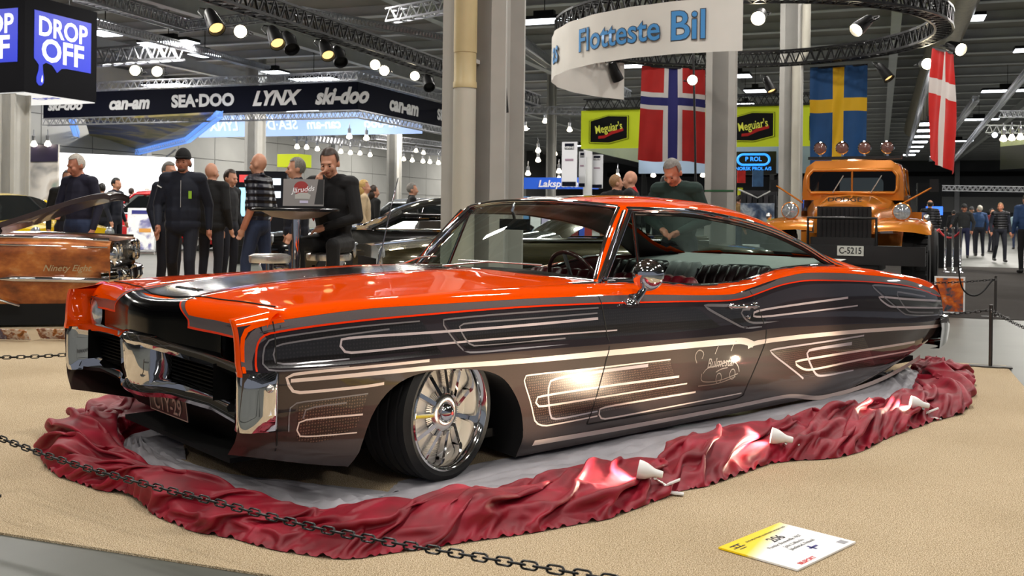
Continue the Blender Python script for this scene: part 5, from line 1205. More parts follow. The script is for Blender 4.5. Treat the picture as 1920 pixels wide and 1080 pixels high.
M=Matrix.Translation((-1.685,.16,.345))@Matrix.Rotation(pi/2,4,'X'); MB().lathe([(.2,-.1),(.32,-.1),(.335,-.05),(.335,.06),(.31,.1),(.2,.1),(.1,.08),(0,.08)],30,M).build('tyre',RUBBER,olds,40)
V=[];lid=[(-1.55,.84),(-1.3,.92),(-1.0,1.02),(-.7,1.13),(-.4,1.235),(-.22,1.285),(-.10,1.30),(-.04,1.285),(-.05,1.262)]
for x,z in lid:
    for y in np.linspace(.28,1.58,9): V.append((x,y,z+.03*(1-((y-.93)/.65)**2)))
n9=len(lid); V2=[(x,y,z-.05) for x,y,z in V]; Fc=gridf(n9,9); off=len(V); Fc=Fc+[tuple(i+off for i in f[::-1]) for f in gridf(n9,9)]+[(i*9,(i+1)*9,off+(i+1)*9,off+i*9) for i in range(n9-1)]+[((i+1)*9+8,i*9+8,off+i*9+8,off+(i+1)*9+8) for i in range(n9-1)]+[((n9-1)*9+j,(n9-1)*9+j+1,off+(n9-1)*9+j+1,off+(n9-1)*9+j) for j in range(8)]
obj('hood',V+V2,Fc,mat('dark_hood_inner',(52,36,34),rough=.4,coat=.5,ns=6,na=.3),olds,40)
MB().bar((-1.15,.45,.85),(-1.1,.45,.97),.05).build('hood_hinge',BLKM,olds)
text('script_lettering','Ninety Eight',.085,mat('script_chrome',(196,178,140),rough=.3,metal=.6),olds,frame((-.38,-.022,.575),(1,0,0),(0,0,1),(0,-1,0)),shear=.35,bold=.005,ext=.004)
# ---- gold truck
GOLD=mat('gold_paint',(206,124,32),rough=.25,metal=.35,coat=1,ns=200,na=.12); TBL=mat('truck_black',(12,12,12),rough=.4)
tk0=at(1597,CY,13.9); tk0.z=0; TF=Vector((-.42,-.9075,0)); TX=Vector((.9075,-.42,0))
tk=empty('gold_truck',M=frame(tk0,TX,-TF,Vector((0,0,1))),label='gold vintage power truck with roof lamps facing the stand',cat='truck')   # x right in picture, y away
def rrect(w,h,r,n=5,cx=0,cy=0):
    P=[]
    for sx,sy,a in ((1,1,0),(-1,1,90),(-1,-1,180),(1,-1,270)):
        for k in range(n): t=math.radians(a+90*k/(n-1)); P.append((cx+sx*(w/2-r)+r*math.cos(t),cy+sy*(h/2-r)+r*math.sin(t)))
    return P
# cab: loft of rounded sections from front to back
def cabsec(y,w0,w1,z0,z1,r=.16):
    return [(-w0/2,y,z0),(-w0/2*1.0,y,z0+(z1-z0)*.45),(-(w0*.35+w1*.65)/2,y,z1-r*1.2),(-w1/2+r*.25,y,z1-r*.35),(-w1/2+r*1.1,y,z1),(0,y,z1+.03),(w1/2-r*1.1,y,z1),(w1/2-r*.25,y,z1-r*.35),((w0*.35+w1*.65)/2,y,z1-r*1.2),(w0/2,y,z0+(z1-z0)*.45),(w0/2,y,z0)]
secs=[cabsec(0,1.34,1.22,.95,1.52),cabsec(.02,1.36,1.24,.95,1.86),cabsec(.14,1.38,1.26,.95,1.95),cabsec(.6,1.40,1.28,.95,1.97),cabsec(1.15,1.38,1.24,.95,1.94),cabsec(1.30,1.34,1.18,.95,1.84)]
V,Fc=loft(secs[1:]); obj('cab',V,Fc,GOLD,tk,40)
fr=MB(); P=[(-.55,1.50),(.55,1.50),(.59,1.56),(.59,1.74),(.52,1.82),(-.52,1.82),(-.59,1.74),(-.59,1.56)]; F0=frame((0,-.01,0),(1,0,0),(0,0,1),(0,-1,0))
fr.tube([F0@Vector((x,z,0)) for x,z in P],.025,8,closed=True); fr.tube([F0@Vector((0,1.50,0)),F0@Vector((0,1.82,0))],.014,6); fr.build('windscreen_frame',GOLD,tk,60)
# face around the glass
outer=[(-.67,1.40),(.67,1.40),(.665,1.66),(.62,1.86),(.50,1.95),(-.50,1.95),(-.62,1.86),(-.665,1.66)]; V=[(x,.02,z) for x,z in outer]+[(x,0,z) for x,z in P]; obj('cab_front',V,[(i,(i+1)%8,8+(i+1)%8,8+i) for i in range(8)],GOLD,tk,60)
obj('windscreen',[(x,.0,z) for x,z in P],[tuple(range(8))],glassmat('truck_glass',(120,130,126)),tk)
MB().add([(-.62,1.25,1.3),(.62,1.25,1.3),(.62,1.25,1.9),(-.62,1.25,1.9)],[(0,1,2,3)]).build('cab_rear_wall',mat('cab_interior',(60,40,22),rough=.7),tk); MB().add([(x,1.24,z) for x,z in rrect(.62,.26,.08,5,0,1.63)],[tuple(range(20))]).build('rear_window',mat('pale_glow',(190,195,205),rough=.3,emit=.25,ecol=(190,196,210)),tk)
for sx in (1,-1):
    obj('door_window',[(sx*.69,.25,1.5),(sx*.69,.95,1.5),(sx*.645,.90,1.82),(sx*.645,.30,1.82)],[(0,1,2,3)],mat('dark_car_glass',(18,22,24)),tk)
    MB().tube([(sx*.692,.22,1.48),(sx*.692,.98,1.48),(sx*.65,.92,1.84),(sx*.65,.27,1.84)],.016,6,closed=True).build('door_frame',GOLD,tk,60)
# hood
V=[]
for y,w,zt,zs in ((.02,.60,1.49,1.28),(-.3,.52,1.46,1.24),(-.6,.44,1.42,1.22),(-.82,.40,1.38,1.20),(-.88,.38,1.34,1.18)):
    V+=[(-w,y,.95),(-w,y,zs),(-w*.88,y,zt-.10),(-w*.55,y,zt-.02),(0,y,zt),(w*.55,y,zt-.02),(w*.88,y,zt-.10),(w,y,zs),(w,y,.95)]
obj('hood',V,gridf(5,9,flip=True)+[tuple(range(4*9,5*9))],GOLD,tk,50)
MB().add([(-.34,-.892,.72),(.34,-.892,.72),(.34,-.892,1.30),(-.34,-.892,1.30)],[(0,1,2,3)]).build('grille_shell',TBL,tk)
for k in range(11): MB().box((-.28+.056*k,-.91,1.02),(.018,.03,.52)).build('grille_bar',BLKM,tk)
text('nose_lettering','DODGE',.075,BLKM,tk,frame((0,-.865,1.39),(1,0,0),(0,.2,.98),(0,-1,.2)),bold=.02,sx=1.6)
for sx in (1,-1):
    V=[]
    for y,zt,dz in ((-.05,1.10,.12),(-.35,1.16,.10),(-.65,1.15,.10),(-.9,1.10,.10),(-1.02,1.03,.08),(-1.05,.98,.03)):
        V+=[(sx*.38,y,zt-.0),(sx*.6,y,zt+.015),(sx*.85,y,zt),(sx*1.02,y,zt-.03),(sx*1.06,y,zt-dz*.9),(sx*1.03,y,zt-dz)]
    obj('front_fender',V,gridf(6,6,flip=sx<0),GOLD,tk,50)
    h=empty('headlamp'); h.parent=tk; M=Matrix.Translation((sx*.70,-.80,1.24))@Matrix.Rotation(pi/2,4,'X')
    MB().lathe([(.0,-.16),(.05,-.15),(.09,-.08),(.112,0),(.118,.02),(.105,.035)],24,M).build('shell',GOLD,h,50); MB().lathe([(.105,.03),(.06,.045),(0,.05)],24,M).build('lens',mat('headlamp_glass',(190,196,200)),h,60)
    MB().ellip((sx*.99,-.78,1.16),(.04,.04,.05)).build('marker_lamp',CHROME,tk,179)
    for k in range(4):
        for q in range(2): MB().box((sx*.535,-.15-.1*k,1.14-.05*q),(.012,.07,.02)).build('hood_louvre',GOLD,tk)
    w_=empty('front_wheel'); w_.parent=tk; M=Matrix.Translation((sx*.86,-.42,.50))@Matrix.Rotation(pi/2,4,'Y')
    MB().lathe([(.25,-.15),(.44,-.16),(.49,-.13),(.50,0),(.49,.13),(.44,.16),(.25,.15)],36,M).build('tyre',RUBBER,w_,40)
    for k in range(26):
        a=2*pi*k/26
        for q in (-1,1): MB().box((0,0,0),(.03,.13,.05),None).build('tread_lug',RUBBER,w_).matrix_local=M@Matrix.Rotation(a+.06*q,4,'Z')@Matrix.Translation((.50,0,q*.085))@Matrix.Rotation(.0,4,'Z')@Matrix.Diagonal((1,.55,2.6,1))
    MB().lathe([(0,sx*.1),(.12,sx*.11),(.25,sx*.06)],20,M).build('hub',TBL,w_,50)
    w2=empty('rear_wheel'); w2.parent=tk; MB().lathe([(.25,-.15),(.44,-.16),(.50,-.12),(.50,.12),(.44,.16),(.25,.15)],30,Matrix.Translation((sx*.86,2.6,.5))@Matrix.Rotation(pi/2,4,'Y')).build('tyre',RUBBER,w2,40)
    m=empty('side_mirror'); m.parent=tk; MB().tube([(sx*.66,-.02,1.36),(sx*1.02,-.06,1.60 if sx<0 else 1.57)],.012,6).build('arm',GOLD,m,60); MB().box((sx*1.05,-.05,1.60),(.11,.03,.17)).build('glass',BLKM,m)
    MB().tube([(sx*.25,-.06,1.50),(sx*.25+ .14,-.05,1.74)],.008,5).build('wiper',STEEL,tk,60)
MB().box((.0,-1.14,.68),(2.0,.14,.24)).build('front_bumper',TBL,tk); MB().box((0,-1.0,.83),(.8,.12,.14)).build('winch',TBL,tk)
MB().box((0,-.6,.62),(.9,1.2,.3)).build('chassis',VOID,tk); MB().box((0,1.9,1.0),(1.7,1.6,.5)).build('cargo_bed',GOLD,tk)
for sx in (-1,1): MB().tube([(sx*.42,-1.1,.75),(sx*.42,-1.14,1.15),(0,-1.14,1.15)],.02,8).build('brush_guard',TBL,tk,60)
pt=empty('number_plate',(.12,-1.225,.735)); pt.parent=tk; MB().box((0,0,0),(.32,.012,.125)).build('plate',mat('plate_white',(206,206,196),rough=.4),pt); text('plate_lettering','C-5215',.115,INK,pt,frame((0,-.008,0),(1,0,0),(0,0,1),(0,-1,0)),bold=.012,sx=.80)
MB().box((0,.25,2.0),(1.25,.12,.04)).build('roof_rack',TBL,tk)
for k in range(4):
    h=empty('roof_lamp'); h.parent=tk; M=Matrix.Translation((-.46+.30*k,.22,2.14))@Matrix.Rotation(pi/2,4,'X')
    MB().lathe([(0,-.07),(.06,-.06),(.09,.0),(.092,.03),(.08,.04)],20,M).build('shell',CHROME,h,50); MB().lathe([(.08,.035),(.04,.045),(0,.048)],20,M).build('lens',mat('amber_lens',(120,84,76),rough=.1,coat=1),h,60); MB().bar((-.46+.30*k,.24,2.0),(-.46+.30*k,.24,2.1),.03).build('stalk',CHROME,h)
# ================================================================== trusses, spots, signs and furniture
def along(p0,d,px,py=200):
    u,_=uvp(px,py); return (p0.x-u*p0.y)/(u*d.y-d.x)
PT=at(600,50,18.0)
truss('lighting_truss',[PT-AV*9,PT+AV*12],.30,TBLK,'long black lighting truss running to the broad pillar',cell=.3)
for px,py,on,lab in ((398,36,0,'unlit can left of the first bright lamp'),(455,60,1,'bright lamp furthest left on the long black truss'),(514,66,0,'third lamp on the long black truss with dim lens'),(541,76,-1,'dark lamp turned away on the long black truss'),(610,90,0,'dim lamp near the middle of the long black truss'),(634,102,-1,'dark lamp right of the middle of the long black truss'),(705,122,1,'upper of two bright lamps side by side on the black truss'),(722,133,1,'lower of two bright lamps side by side on the black truss'),(779,143,1,'bright lamp nearest the broad pillar'),(802,152,-1,'dark lamp nearest the broad pillar')):
    k=along(PT,AV,px,py); q=PT+AV*k; p=at(px,py,q.y)
    spot(p,(-p.x*.35+(.3 if on<1 else .0),-p.y*(1 if on>0 else .15),-2.2 if on>0 else -3),lab,1.05 if on>0 else 1.25,None,None if on>0 else OFFL if on==0 else BLKM)
    b=MB(); tz=PT.z-.15-p.z
    MB().bar((0,0,0),(0,0,0.01),.01)
for a,b,sz,m,lab in ((at(150,-12,24),at(345,46,30),.34,ALU,'pale truss crossing the upper left corner'),(at(182,108,34),at(338,96,33),.5,ALU,'short pale truss with lit joints right of the cube sign'),(at(175,42,26),at(500,128,42),.22,ALU,'thin pale truss descending behind the cube sign'),(at(330,52,30),at(520,28,29),.26,ALU,'pale truss crossing under the long black truss'),(at(730,30,24),at(850,8,23),.3,ALU,'pale truss left of the broad pillar at the top'),(at(560,20,26),at(850,75,34),.2,ALU,'thin pale truss behind the long black truss'),
    (at(556,256,52),at(835,287,66),.34,ALU,'distant pale truss hung with small bulbs'),(at(700,256,56),at(835,272,66),.3,ALU,'second distant pale truss beside the broad pillar'),(at(965,72,30),at(1032,120,38),.3,ALU,'short pale truss right of the broad pillar'),(at(1118,150,30),at(1175,180,33),.3,ALU,'short pale truss behind the curved banner'),(at(965,206,44),at(1100,208,43),.3,ALU,'pale truss left of the yellow booth'),
    (at(1852,242,30),at(1935,243,29),.22,ALU,'pale truss at the right edge with a small spot'),(at(1878,214,32),at(1935,214,31),.2,ALU,'upper pale truss at the right edge'),(at(1788,300,50),at(1930,130,22),.12,ALU,'slanting cable tray at the right'),(at(1745,300,60),at(1830,185,30),.16,mat('clear_truss',(150,152,156),rough=.25,metal=.8),'short slanting truss right of the red and white flag'),(at(1700,292,60),at(1748,120,26),.14,ALU,'slanting truss left of the red and white flag'),(at(1720,352,45),at(1930,355,42),.22,ALU,'low distant truss behind the crowd on the right')):
    truss('ceiling_truss',[a,b],sz,m,lab,cell=sz)
names={}
def sp(px,py,Y,sc,lab,aim=None,lens=None,grp=None):
    p=at(px,py,Y); spot(p,aim or (-p.x*.3,-p.y,-2.5),lab,sc,grp,lens)
sp(258,133,28,1.5,'left of two bright spots above the maker banner'); sp(299,135,28,1.5,'right of two bright spots above the maker banner')
sp(1425,28,13.6,1.0,'bright spot at the right end of the white curved banner',(-.4,-1,-.5)); sp(1620,44,13.7,1.0,'bright spot under the near side of the ring truss',(-1,-.6,-.8)); sp(1788,88,15.4,1.0,'bright spot on the right end of the ring truss',(.2,-1,-.4)); sp(1733,120,17.2,1.0,'bright spot left of the red and white flag'); sp(1656,133,18.0,1.0,'dim spot between the blue and the red flags',(.5,-.6,-1),OFFL); sp(1152,132,18.2,1.0,'dark spot inside the curved white banner',(.5,.4,-1),BLKM); sp(1296,150,17.2,.9,'bright spot in front of the navy cross flag'); sp(1441,157,18.2,.9,'dim spot between the two pillars',(.3,-.5,-1),OFFL)
sp(1862,253,29.6,.9,'bright spot under the pale truss at the right edge',lens=LAMPC)
BULBM=mat('bulb_glow',(255,240,210),emit=10,ecol=(255,240,210))
bl0=MB().lathe([(.0,-.05),(.09,-.02),(.10,.03),(.06,.1),(.04,.16),(0,.18)],12).build('lamp',BULBM,None,60); blm=bl0.data; bpy.data.objects.remove(bl0); cp0=MB().lathe([(.05,.14),(.06,.3),(.02,.32),(.012,.5)],10).build('holder',ALU,None,60); cpm=cp0.data; bpy.data.objects.remove(cp0)
def bulb(px,py,Y,lab,grp='small bulbs of the distant stands',sc=1.0):
    t=empty('hanging_bulb',at(px,py,Y),0,lab,'lamp',grp); t.scale=(sc,)*3; inst('bulb',blm,t); inst('holder',cpm,t); return t
for k,(px,py) in enumerate([(557,277),(575,278),(595,281),(639,286),(657,288),(675,289),(694,292)]): bulb(px,py,47+k*1.5,'%s bulb from the left on the distant truss left of the slim pillar'%ORD[k],sc=1.2)
for k,(px,py) in enumerate([(655,258),(687,261)]): bulb(px,py,44,'%s of two bulbs hanging right under the pale blue banner'%['left','right'][k],sc=1.3)
for k,(px,py) in enumerate([(757,300),(773,302),(793,304),(806,305),(822,307),(780,284),(794,288)]): bulb(px,py,56+.9*(k%2)+(3 if k>4 else 0),'%s bulb %s between slim and broad pillar'%((ORD[k],'from the left in the lower row') if k<5 else (['left','right'][k-5],'of the upper pair')),sc=1.2)
for k,(px,py) in enumerate([(985,243),(1022,229),(1068,245),(973,278),(1009,284),(1040,290),(970,302),(1009,302),(1048,323),(990,327),(1225,330),(1158,332),(1318,330),(1048,337)]): bulb(px,py,50,'%s bulb from the left in the deep hall above the orange roof'%ORD[sorted([985,1022,1068,973,1009,1040,970,1009.5,1048,990,1225,1158,1318,1048.5]).index(px+(.5 if (px,py) in ((1009,302),(1048,337)) else 0))],sc=1.3)
# ---- left side stands
def slab(name,label,cat,p,d,L,H,m,th=.05,grp=None,mats=None):
    t=empty(name,p,0,label,cat,grp); banner_face(Vector((0,0,0)),d,L,H,m,th=th).build('panel',m,t); return t
LEDW=mat('led_wall_white',(250,252,255),emit=1.6,ecol=(248,251,255))
wL=at(97,CY,33); wL.z=.3; dW=Vector((.985,-.17,0)).normalized()
lt=slab('led_wall','glowing white video wall behind the grey haired man','screen',Vector((at(97,CY,31).x,31,1.05)),BV*.55+AV*.835,4.4,1.85,LEDW)
bp_=Vector((at(-30,CY,23).x,23,0)); bw_=slab('booth_wall','booth wall printed with a photo of a delivery van','booth wall',bp_,BV,(at(97,CY,22).x-bp_.x)/BV.x,2.58,picture_mat('van_photo',[(70,80,90),(150,150,150),(226,220,212),(236,232,226),(200,190,180),(120,150,140)],1.1,5.5))
banner_face(Vector((0,0,2.2))-AV*.02,BV,(at(97,CY,22).x-bp_.x)/BV.x,.38,NAVY).build('purple_header',mat('purple_header',(44,36,66),rough=.6),bw_)
text('header_lettering','SE',.22,MW,bw_,frame(BV*.35+Vector((0,0,2.36))-AV*.05,BV,(0,0,1),-AV),bold=.02)
for k in range(4):
    bt_=bulb(18+26*k,277,21.8,'%s small picture lamp from the left on top of the booth wall'%ORD[k],'picture lamps on the booth wall',.7)
    kw=along(bp_,BV,18+26*k,277); q_=bp_+BV*kw; bt_.location=(q_.x-AV.x*.10,q_.y-AV.y*.10,2.56); MB().bar((0,.0,.28),(AV.x*.14,AV.y*.14,.02),.03).build('arm',ALU,bt_)
ys_=empty('yellow_box_sign',at(552,302,33),-.4,'small yellow hanging box sign behind the two men','sign'); MB().box((0,0,0),(.85,.7,.42)).build('box',YEL,ys_)
kp=at(492,CY,22); kp.z=0; ki=empty('screen_kiosk',kp,0,'black kiosk with lit blue white screens behind the bald man','kiosk')
MB().box((0,0,1.2),(1.12,.3,1.65)).build('frame',SCN,ki); MB().box((-.38,-.16,1.35),(.18,.02,.62)).build('screen',mat('cyan_screen',(170,230,255),emit=1.4,ecol=(150,220,255)),ki); MB().box((-.36,-.16,1.86),(.22,.02,.16)).build('red_screen',mat('red_screen',(220,60,60),emit=.8,ecol=(230,80,80)),ki)
for x,z in ((.12,1.80),(.34,1.80),(.34,1.52),(.10,1.52)): MB().box((x,-.16,z),(.18,.02,.14)).build('screen',mat('white_screen',(235,245,255),emit=1.3,ecol=(230,244,255)),ki)
MB().box((0,0,.2),(1.2,.4,.4)).build('plinth',BLKM,ki)
def aframe(px,pyb,w,h,label,pic,Y=None):
    g=ground(px,pyb); t=empty('a_frame_sign',g,.22,label,'sign'); M=Matrix.Rotation(-.22,4,'X')
    MB().box((0,.11,h/2+.06),(w,.03,h),M.to_3x3()).build('frame',mat('silver_frame',(190,192,194),rough=.3,metal=.6),t); MB().box((0,.09,h/2+.06),(w*.88,.03,h*.92),M.to_3x3()).build('poster',pic,t)
    MB().box((0,.52,h/2),(w,.02,h*.98),Matrix.Rotation(.22,3,'X')).build('rear_leg',mat('sign_grey',(110,112,114),rough=.5),t)
    Fp=Matrix.Translation((0,.11,h/2+.06))@M
    for sz,y,m,hh in ((.8,.40,BINK,.09),(.45,-.02,mat('orange_print',(214,150,60),rough=.5),.09)): MB().box(Fp@Vector((0 if sz>.5 else .12*w,-.038,y*h)),(w*sz*.9,.004,hh*h),M.to_3x3()).build('printed_bar',m,t)
    for sx in (-1,1): MB().bar((sx*w*.46,.01,.0),(sx*w*.46,.03,.12),.03).build('foot',STEEL,t)
aframe(264,477,.72,1.15,'white A frame sign board with an orange bar beside the walking man',picture_mat('flyer_one',[(232,232,232),(238,238,238),(240,240,240),(120,120,170),(80,80,130)],3.2,4.1))
aframe(441,462,.55,1.0,'white A frame sign board with red heading behind the bald man',picture_mat('flyer_two',[(236,236,236),(238,238,238),(236,236,236),(150,150,160)],4,9.1))
# stair rail by the wall
st=MB()
for k in (0,1): st.bar(at(290,312+12*k,46),at(330,280+12*k,46),.07)
for k in range(4): st.bar(at(292+12*k,320-9*k,46),at(292+12*k,345-9*k,46),.05)
tag(st.build('stair_rail',mat('rail_steel',(176,178,182),rough=.4,metal=.5)),'steel stair rail against the wall beside the video wall','railing')
# ---- bar table, stools, laptop
Yt=8.5; tp=at(556,CY,Yt); tp.z=.008; tt=empty('bar_table',tp,0,'round black bar table on a chrome column','table')
MB().lathe([(0,1.165),(.36,1.165),(.372,1.158),(.372,1.142),(.36,1.136),(0,1.136)],48).build('table_top',mat('table_black',(14,14,15),rough=.25),tt,40)
MB().lathe([(.29,1.136),(.20,1.09),(.06,1.07)],32).build('underside_cone',mat('brushed_brown',(120,104,98),rough=.4,metal=.6),tt,60); MB().lathe([(.036,.03),(.036,1.09)],24).build('column',CHROME,tt,60); MB().lathe([(.24,0),(.24,.012),(.06,.03),(.04,.04)],32).build('base',CHROME,tt,40)
lp=empty('laptop',tp+Vector((.07,-.02,1.166)),.12,'open silver laptop with stickers on the black bar table','laptop')
MB().box((0,.0,.008),(.34,.24,.016)).build('keyboard_base',BLKM,lp)
LM=Matrix.Translation((0,-.115,.016))@Matrix.Rotation(-.18,4,'X')@Matrix.Rotation(0,4,'Z')
o=MB().box((0,0,.115),(.335,.010,.23)).build('lid',mat('laptop_lid',(120,116,114),rough=.35,metal=.6),lp); o.matrix_local=LM
FL=LM@frame((0,-.0058,.115),(1,0,0),(0,0,1),(0,-1,0))
MB().lathe([(0,.0),(.062,.0)],24,FL@Matrix.Translation((-.02,.035,.0004))).build('red_sticker',mat('sticker_red',(150,30,26),rough=.5),lp); MB().prism([(.09,-.1),(.165,-.1),(.165,.115),(.12,.115)],.0004,.001,FL).build('black_sticker',INK,lp); MB().prism([(-.07,-.055),(.05,-.055),(.06,-.02),(.03,.0),(-.03,.0),(-.07,-.02)],.0012,.0018,FL).build('car_sticker',mat('sticker_grey',(176,176,170),rough=.5),lp); MB().prism([(-.03,-.09),(.04,-.09),(.04,-.068),(-.03,-.068)],.0012,.0018,FL).build('label_sticker',mat('sticker_lilac',(196,190,214),rough=.5),lp)
text('sticker_lettering','Järudds',.062,MW,lp,FL@Matrix.Translation((-.005,.025,.002))@Matrix.Rotation(.12,4,'Z'),shear=.3,bold=.01,ext=.0003,sx=1.0)
for k,(px,py,Y,r,lab) in enumerate(((506,486,8.1,.165,'empty round chrome bar stool left of the table column'),(617,482,8.95,.20,'round chrome bar stool under the seated man'))):
    g=at(px,py,Y); s=empty('bar_stool',(g.x,g.y,.008),0,lab,'stool','chrome bar stools'); zt=g.z
    MB().lathe([(0,zt+.035),(r*.8,zt+.035),(r,zt+.02),(r*1.01,zt-.01),(r*.97,zt-.035),(r*.3,zt-.04)],40).build('seat',STEEL,s,40); MB().lathe([(.03,.03),(.03,zt-.04)],20).build('column',CHROME,s,60); MB().lathe([(.22,0),(.22,.012),(.05,.03)],32).build('base',CHROME,s,40); MB().tube([(.16*math.cos(a),.16*math.sin(a)-.02,.28) for a in np.linspace(0,2*pi,25)[:-1]],.01,8,closed=True).build('foot_ring',CHROME,s,60)
cble=MB(); tag(MB().box((-.2,-.02,.004),(.11,.08,.006)).build('phone_stand',BLKM),'small dark gadget on the left of the bar table','gadget'); bpy.data.objects['phone_stand'].location=tp+Vector((-.05,.05,1.165))
# ---- centre background
def tall(px,py0,py1,w,Y,label,a='VERNE'):
    p=at(px,py1,Y); H=(py1-py0)*Y/FPX; W=w*Y/FPX; t=empty('tall_banner',p,0,label,'banner','tall white hanging banners'); banner_face(-BV*W/2,BV,W,H,MW).build('cloth',mat('banner_cloth',(214,214,220),rough=.6),t)
    F=frame(-AV*.02,BV,(0,0,1),-AV); MB().box(F@Vector((0,H*.9,.004)),(W*.6,.004,H*.13),Matrix.Rotation(-HA,3,'Z')).build('printed_block',NAVY,t); MB().box(F@Vector((0,H*.06,.004)),(W*.9,.004,H*.10),Matrix.Rotation(-HA,3,'Z')).build('printed_block',NAVY,t)
    text('lettering',a,W*.2,MW,t,F@Matrix.Translation((0,H*.87,.012)),bold=.02); MB().box(F@Vector((0,H*.6,.006)),(W*.55,.004,H*.04),Matrix.Rotation(-HA,3,'Z')).build('printed_line',mat('grey_print2',(150,120,140),rough=.5),t)
tall(1067,266,350,30,34,'tall white banner with navy blocks nearest the broad pillar'); tall(1091,284,351,13,36,'narrow white banner between two tall banners'); tall(1119,290,353,22,37,'tall white banner half hidden by the yellow booth')
tag(MB().box((0,0,0),(.3,.3,1.75)).build('white_post',MW),'white post between the tall white banners','post'); bpy.data.objects['white_post'].location=at(1102,322,36.5)
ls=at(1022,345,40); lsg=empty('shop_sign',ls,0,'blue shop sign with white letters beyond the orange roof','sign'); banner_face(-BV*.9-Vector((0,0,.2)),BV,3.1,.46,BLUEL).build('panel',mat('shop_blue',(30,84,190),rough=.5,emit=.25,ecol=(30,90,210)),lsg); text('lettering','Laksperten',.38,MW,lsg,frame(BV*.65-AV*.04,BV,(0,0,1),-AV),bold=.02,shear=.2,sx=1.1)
for k,(px,w,c) in enumerate(((985,20,(90,140,190)),(1003,22,(226,228,230)),(1025,18,(190,180,214)),(1046,20,(206,200,140)),(1078,16,(120,40,44)),(1090,12,(60,90,200)),(1103,14,(150,50,50)))):
    p=at(px,361,38); p.z=0; tag(MB().box((0,0,.92),(w*38/FPX,.5,1.85)).build('shop_counter',mat('counter_%d'%k,c,rough=.5)),['pale blue','white','lilac','straw yellow','dark red','bright blue','brick red'][k]+' shop stand in the distance above the orange roof','stand').location=p
def feather(px,py0,py1,w,Y,col,label,txt=None,tcol=None):
    H=(py1-py0)*Y/FPX; W=w*Y/FPX; p=at(px,py1,Y); t=empty('feather_flag',p,0,label,'flag'); P=[(0,0),(W,0),(W*1.0,H*.55),(W*.75,H*.85),(W*.3,H),(0,H*.97)]; F=frame((0,0,0),BV,(0,0,1),-AV)
    MB().prism(P,0,.02,F).build('cloth',col,t); MB().tube([F@Vector((0,-p.z,0)),F@Vector((0,H,0))],.02,6).build('pole',BLKM,t)
    if txt: text('lettering',txt,W*.55,tcol,t,F@Matrix.Translation((W*.5,H*.45,.03))@Matrix.Rotation(pi/2,4,'Z'),bold=.02)
feather(1462,268,378,14,22.5,BADGE,'black feather flag with yellow lettering beside the grey pillar',"MEGUIAR'S",BY); feather(1204,323,364,9,33,BADGE,'small black feather flag beside the two talking men'); feather(1224,345,372,8,33,FDR,'small red feather flag above the orange roof')
shp=at(1420,CY,24); shp.z=0
t=empty('clothing_stand',shp,-HA,'clothing stand with grey shirts and a printed bag under the screen','stand'); MB().box((0,.2,1.15),(.85,.05,1.3)).build('backdrop',mat('charcoal_cloth',(58,58,62),rough=.8,ns=9,na=.3),t); MB().tube([(-.45,0,1.82),(0,0,1.62),(.42,0,1.84)],.02,6).build('hanger_rail',WHITE,t,60); MB().box((.0,-.02,1.24),(.78,.12,.5)).build('printed_bag',picture_mat('ice_print',[(30,40,60),(90,110,140),(200,210,220),(60,80,110)],3.4,6),t)
for k in range(6): MB().box((-.32+.13*k,.05,1.52),(.10,.12,.34)).build('hanging_shirt',mat('shirt_%d'%(k%3),[(44,44,48),(64,62,66),(36,36,40)][k%3],rough=.8),t)
for px,c,nm,py0,py1,w,lab in ((1390,(206,30,24),'red_notice',320,343,15,'red notice hanging under the black screen'),(1388,(220,226,40),'yellow_box',352,366,9,'yellow box on the booth shelf'),(1421,(60,100,150),'blue_poster',320,350,20,'blue poster behind the clothing stand')):
    Y=26; p=at(px,(py0+py1)/2,Y); tag(MB().box((0,0,0),(w*Y/FPX,.04,(py1-py0)*Y/FPX)).build(nm,mat('print_'+nm,c,rough=.5,ns=5,na=.3)),lab,'poster').location=p
# ---- right side: ropes, podium, fascia
fp_=at(1875,318,24); fz=empty('dark_fascia',fp_,0,'dark booth fascia with lamps at the right edge','fascia'); d_=(BV*.55-AV*.83).normalized(); banner_face(Vector((0,0,0)),d_,5,.55,BADGE).build('panel',mat('fascia_grey',(38,38,44),rough=.5),fz); banner_face(Vector((0,0,.55)),d_,5,.12,ALU).build('light_rail',ALU,fz); MB().box((.1,-.05,.2),(.1,.04,.2)).build('red_mark',FDR,fz)
for k,(px,py) in enumerate(((1872,292),(1880,287),(1887,283),(1897,277),(1908,268))):
    bt_=bulb(px,py,23.6-.5*k,'%s lamp from the left on top of the dark fascia at the right edge'%ORD[k],'lamps on the dark fascia',.8); q_=fp_+d_*(.1+.28*k); bt_.location=(q_.x,q_.y,q_.z+.70)
for px,py,lab in ((1772,511,'rope post furthest left beside the podium'),(1786,512,'middle rope post before the crowd'),(1800,512,'chrome rope post nearest the vest man')):
    g=ground(px,py,.006); t=empty('rope_post',g,0,lab,'post','chrome rope posts'); MB().lathe([(.085,0),(.085,.012),(.03,.03),(.022,.04),(.022,.93),(.035,.95),(.035,.98),(0,1.0)],20).build('tube',CHROME,t,40)
gA=ground(1735,508,.006); gB=ground(1800,512,.006); gC=ground(1760,505,.006)
tag(MB().tube(sag(gC+Vector((0,0,.9)),gB+Vector((0,0,.9)),.16),.022,8).build('red_rope',mat('rope_red',(190,20,34),rough=.7),None,60),'red rope sagging to the chrome post nearest the vest man','rope'); tag(MB().tube(sag(gA+Vector((0,0,.8)),gC+Vector((0,0,.92)),.02),.022,8).build('red_rope',mat('rope_red',(190,20,34)),None,60),'red rope rising to the grey draped podium','rope')
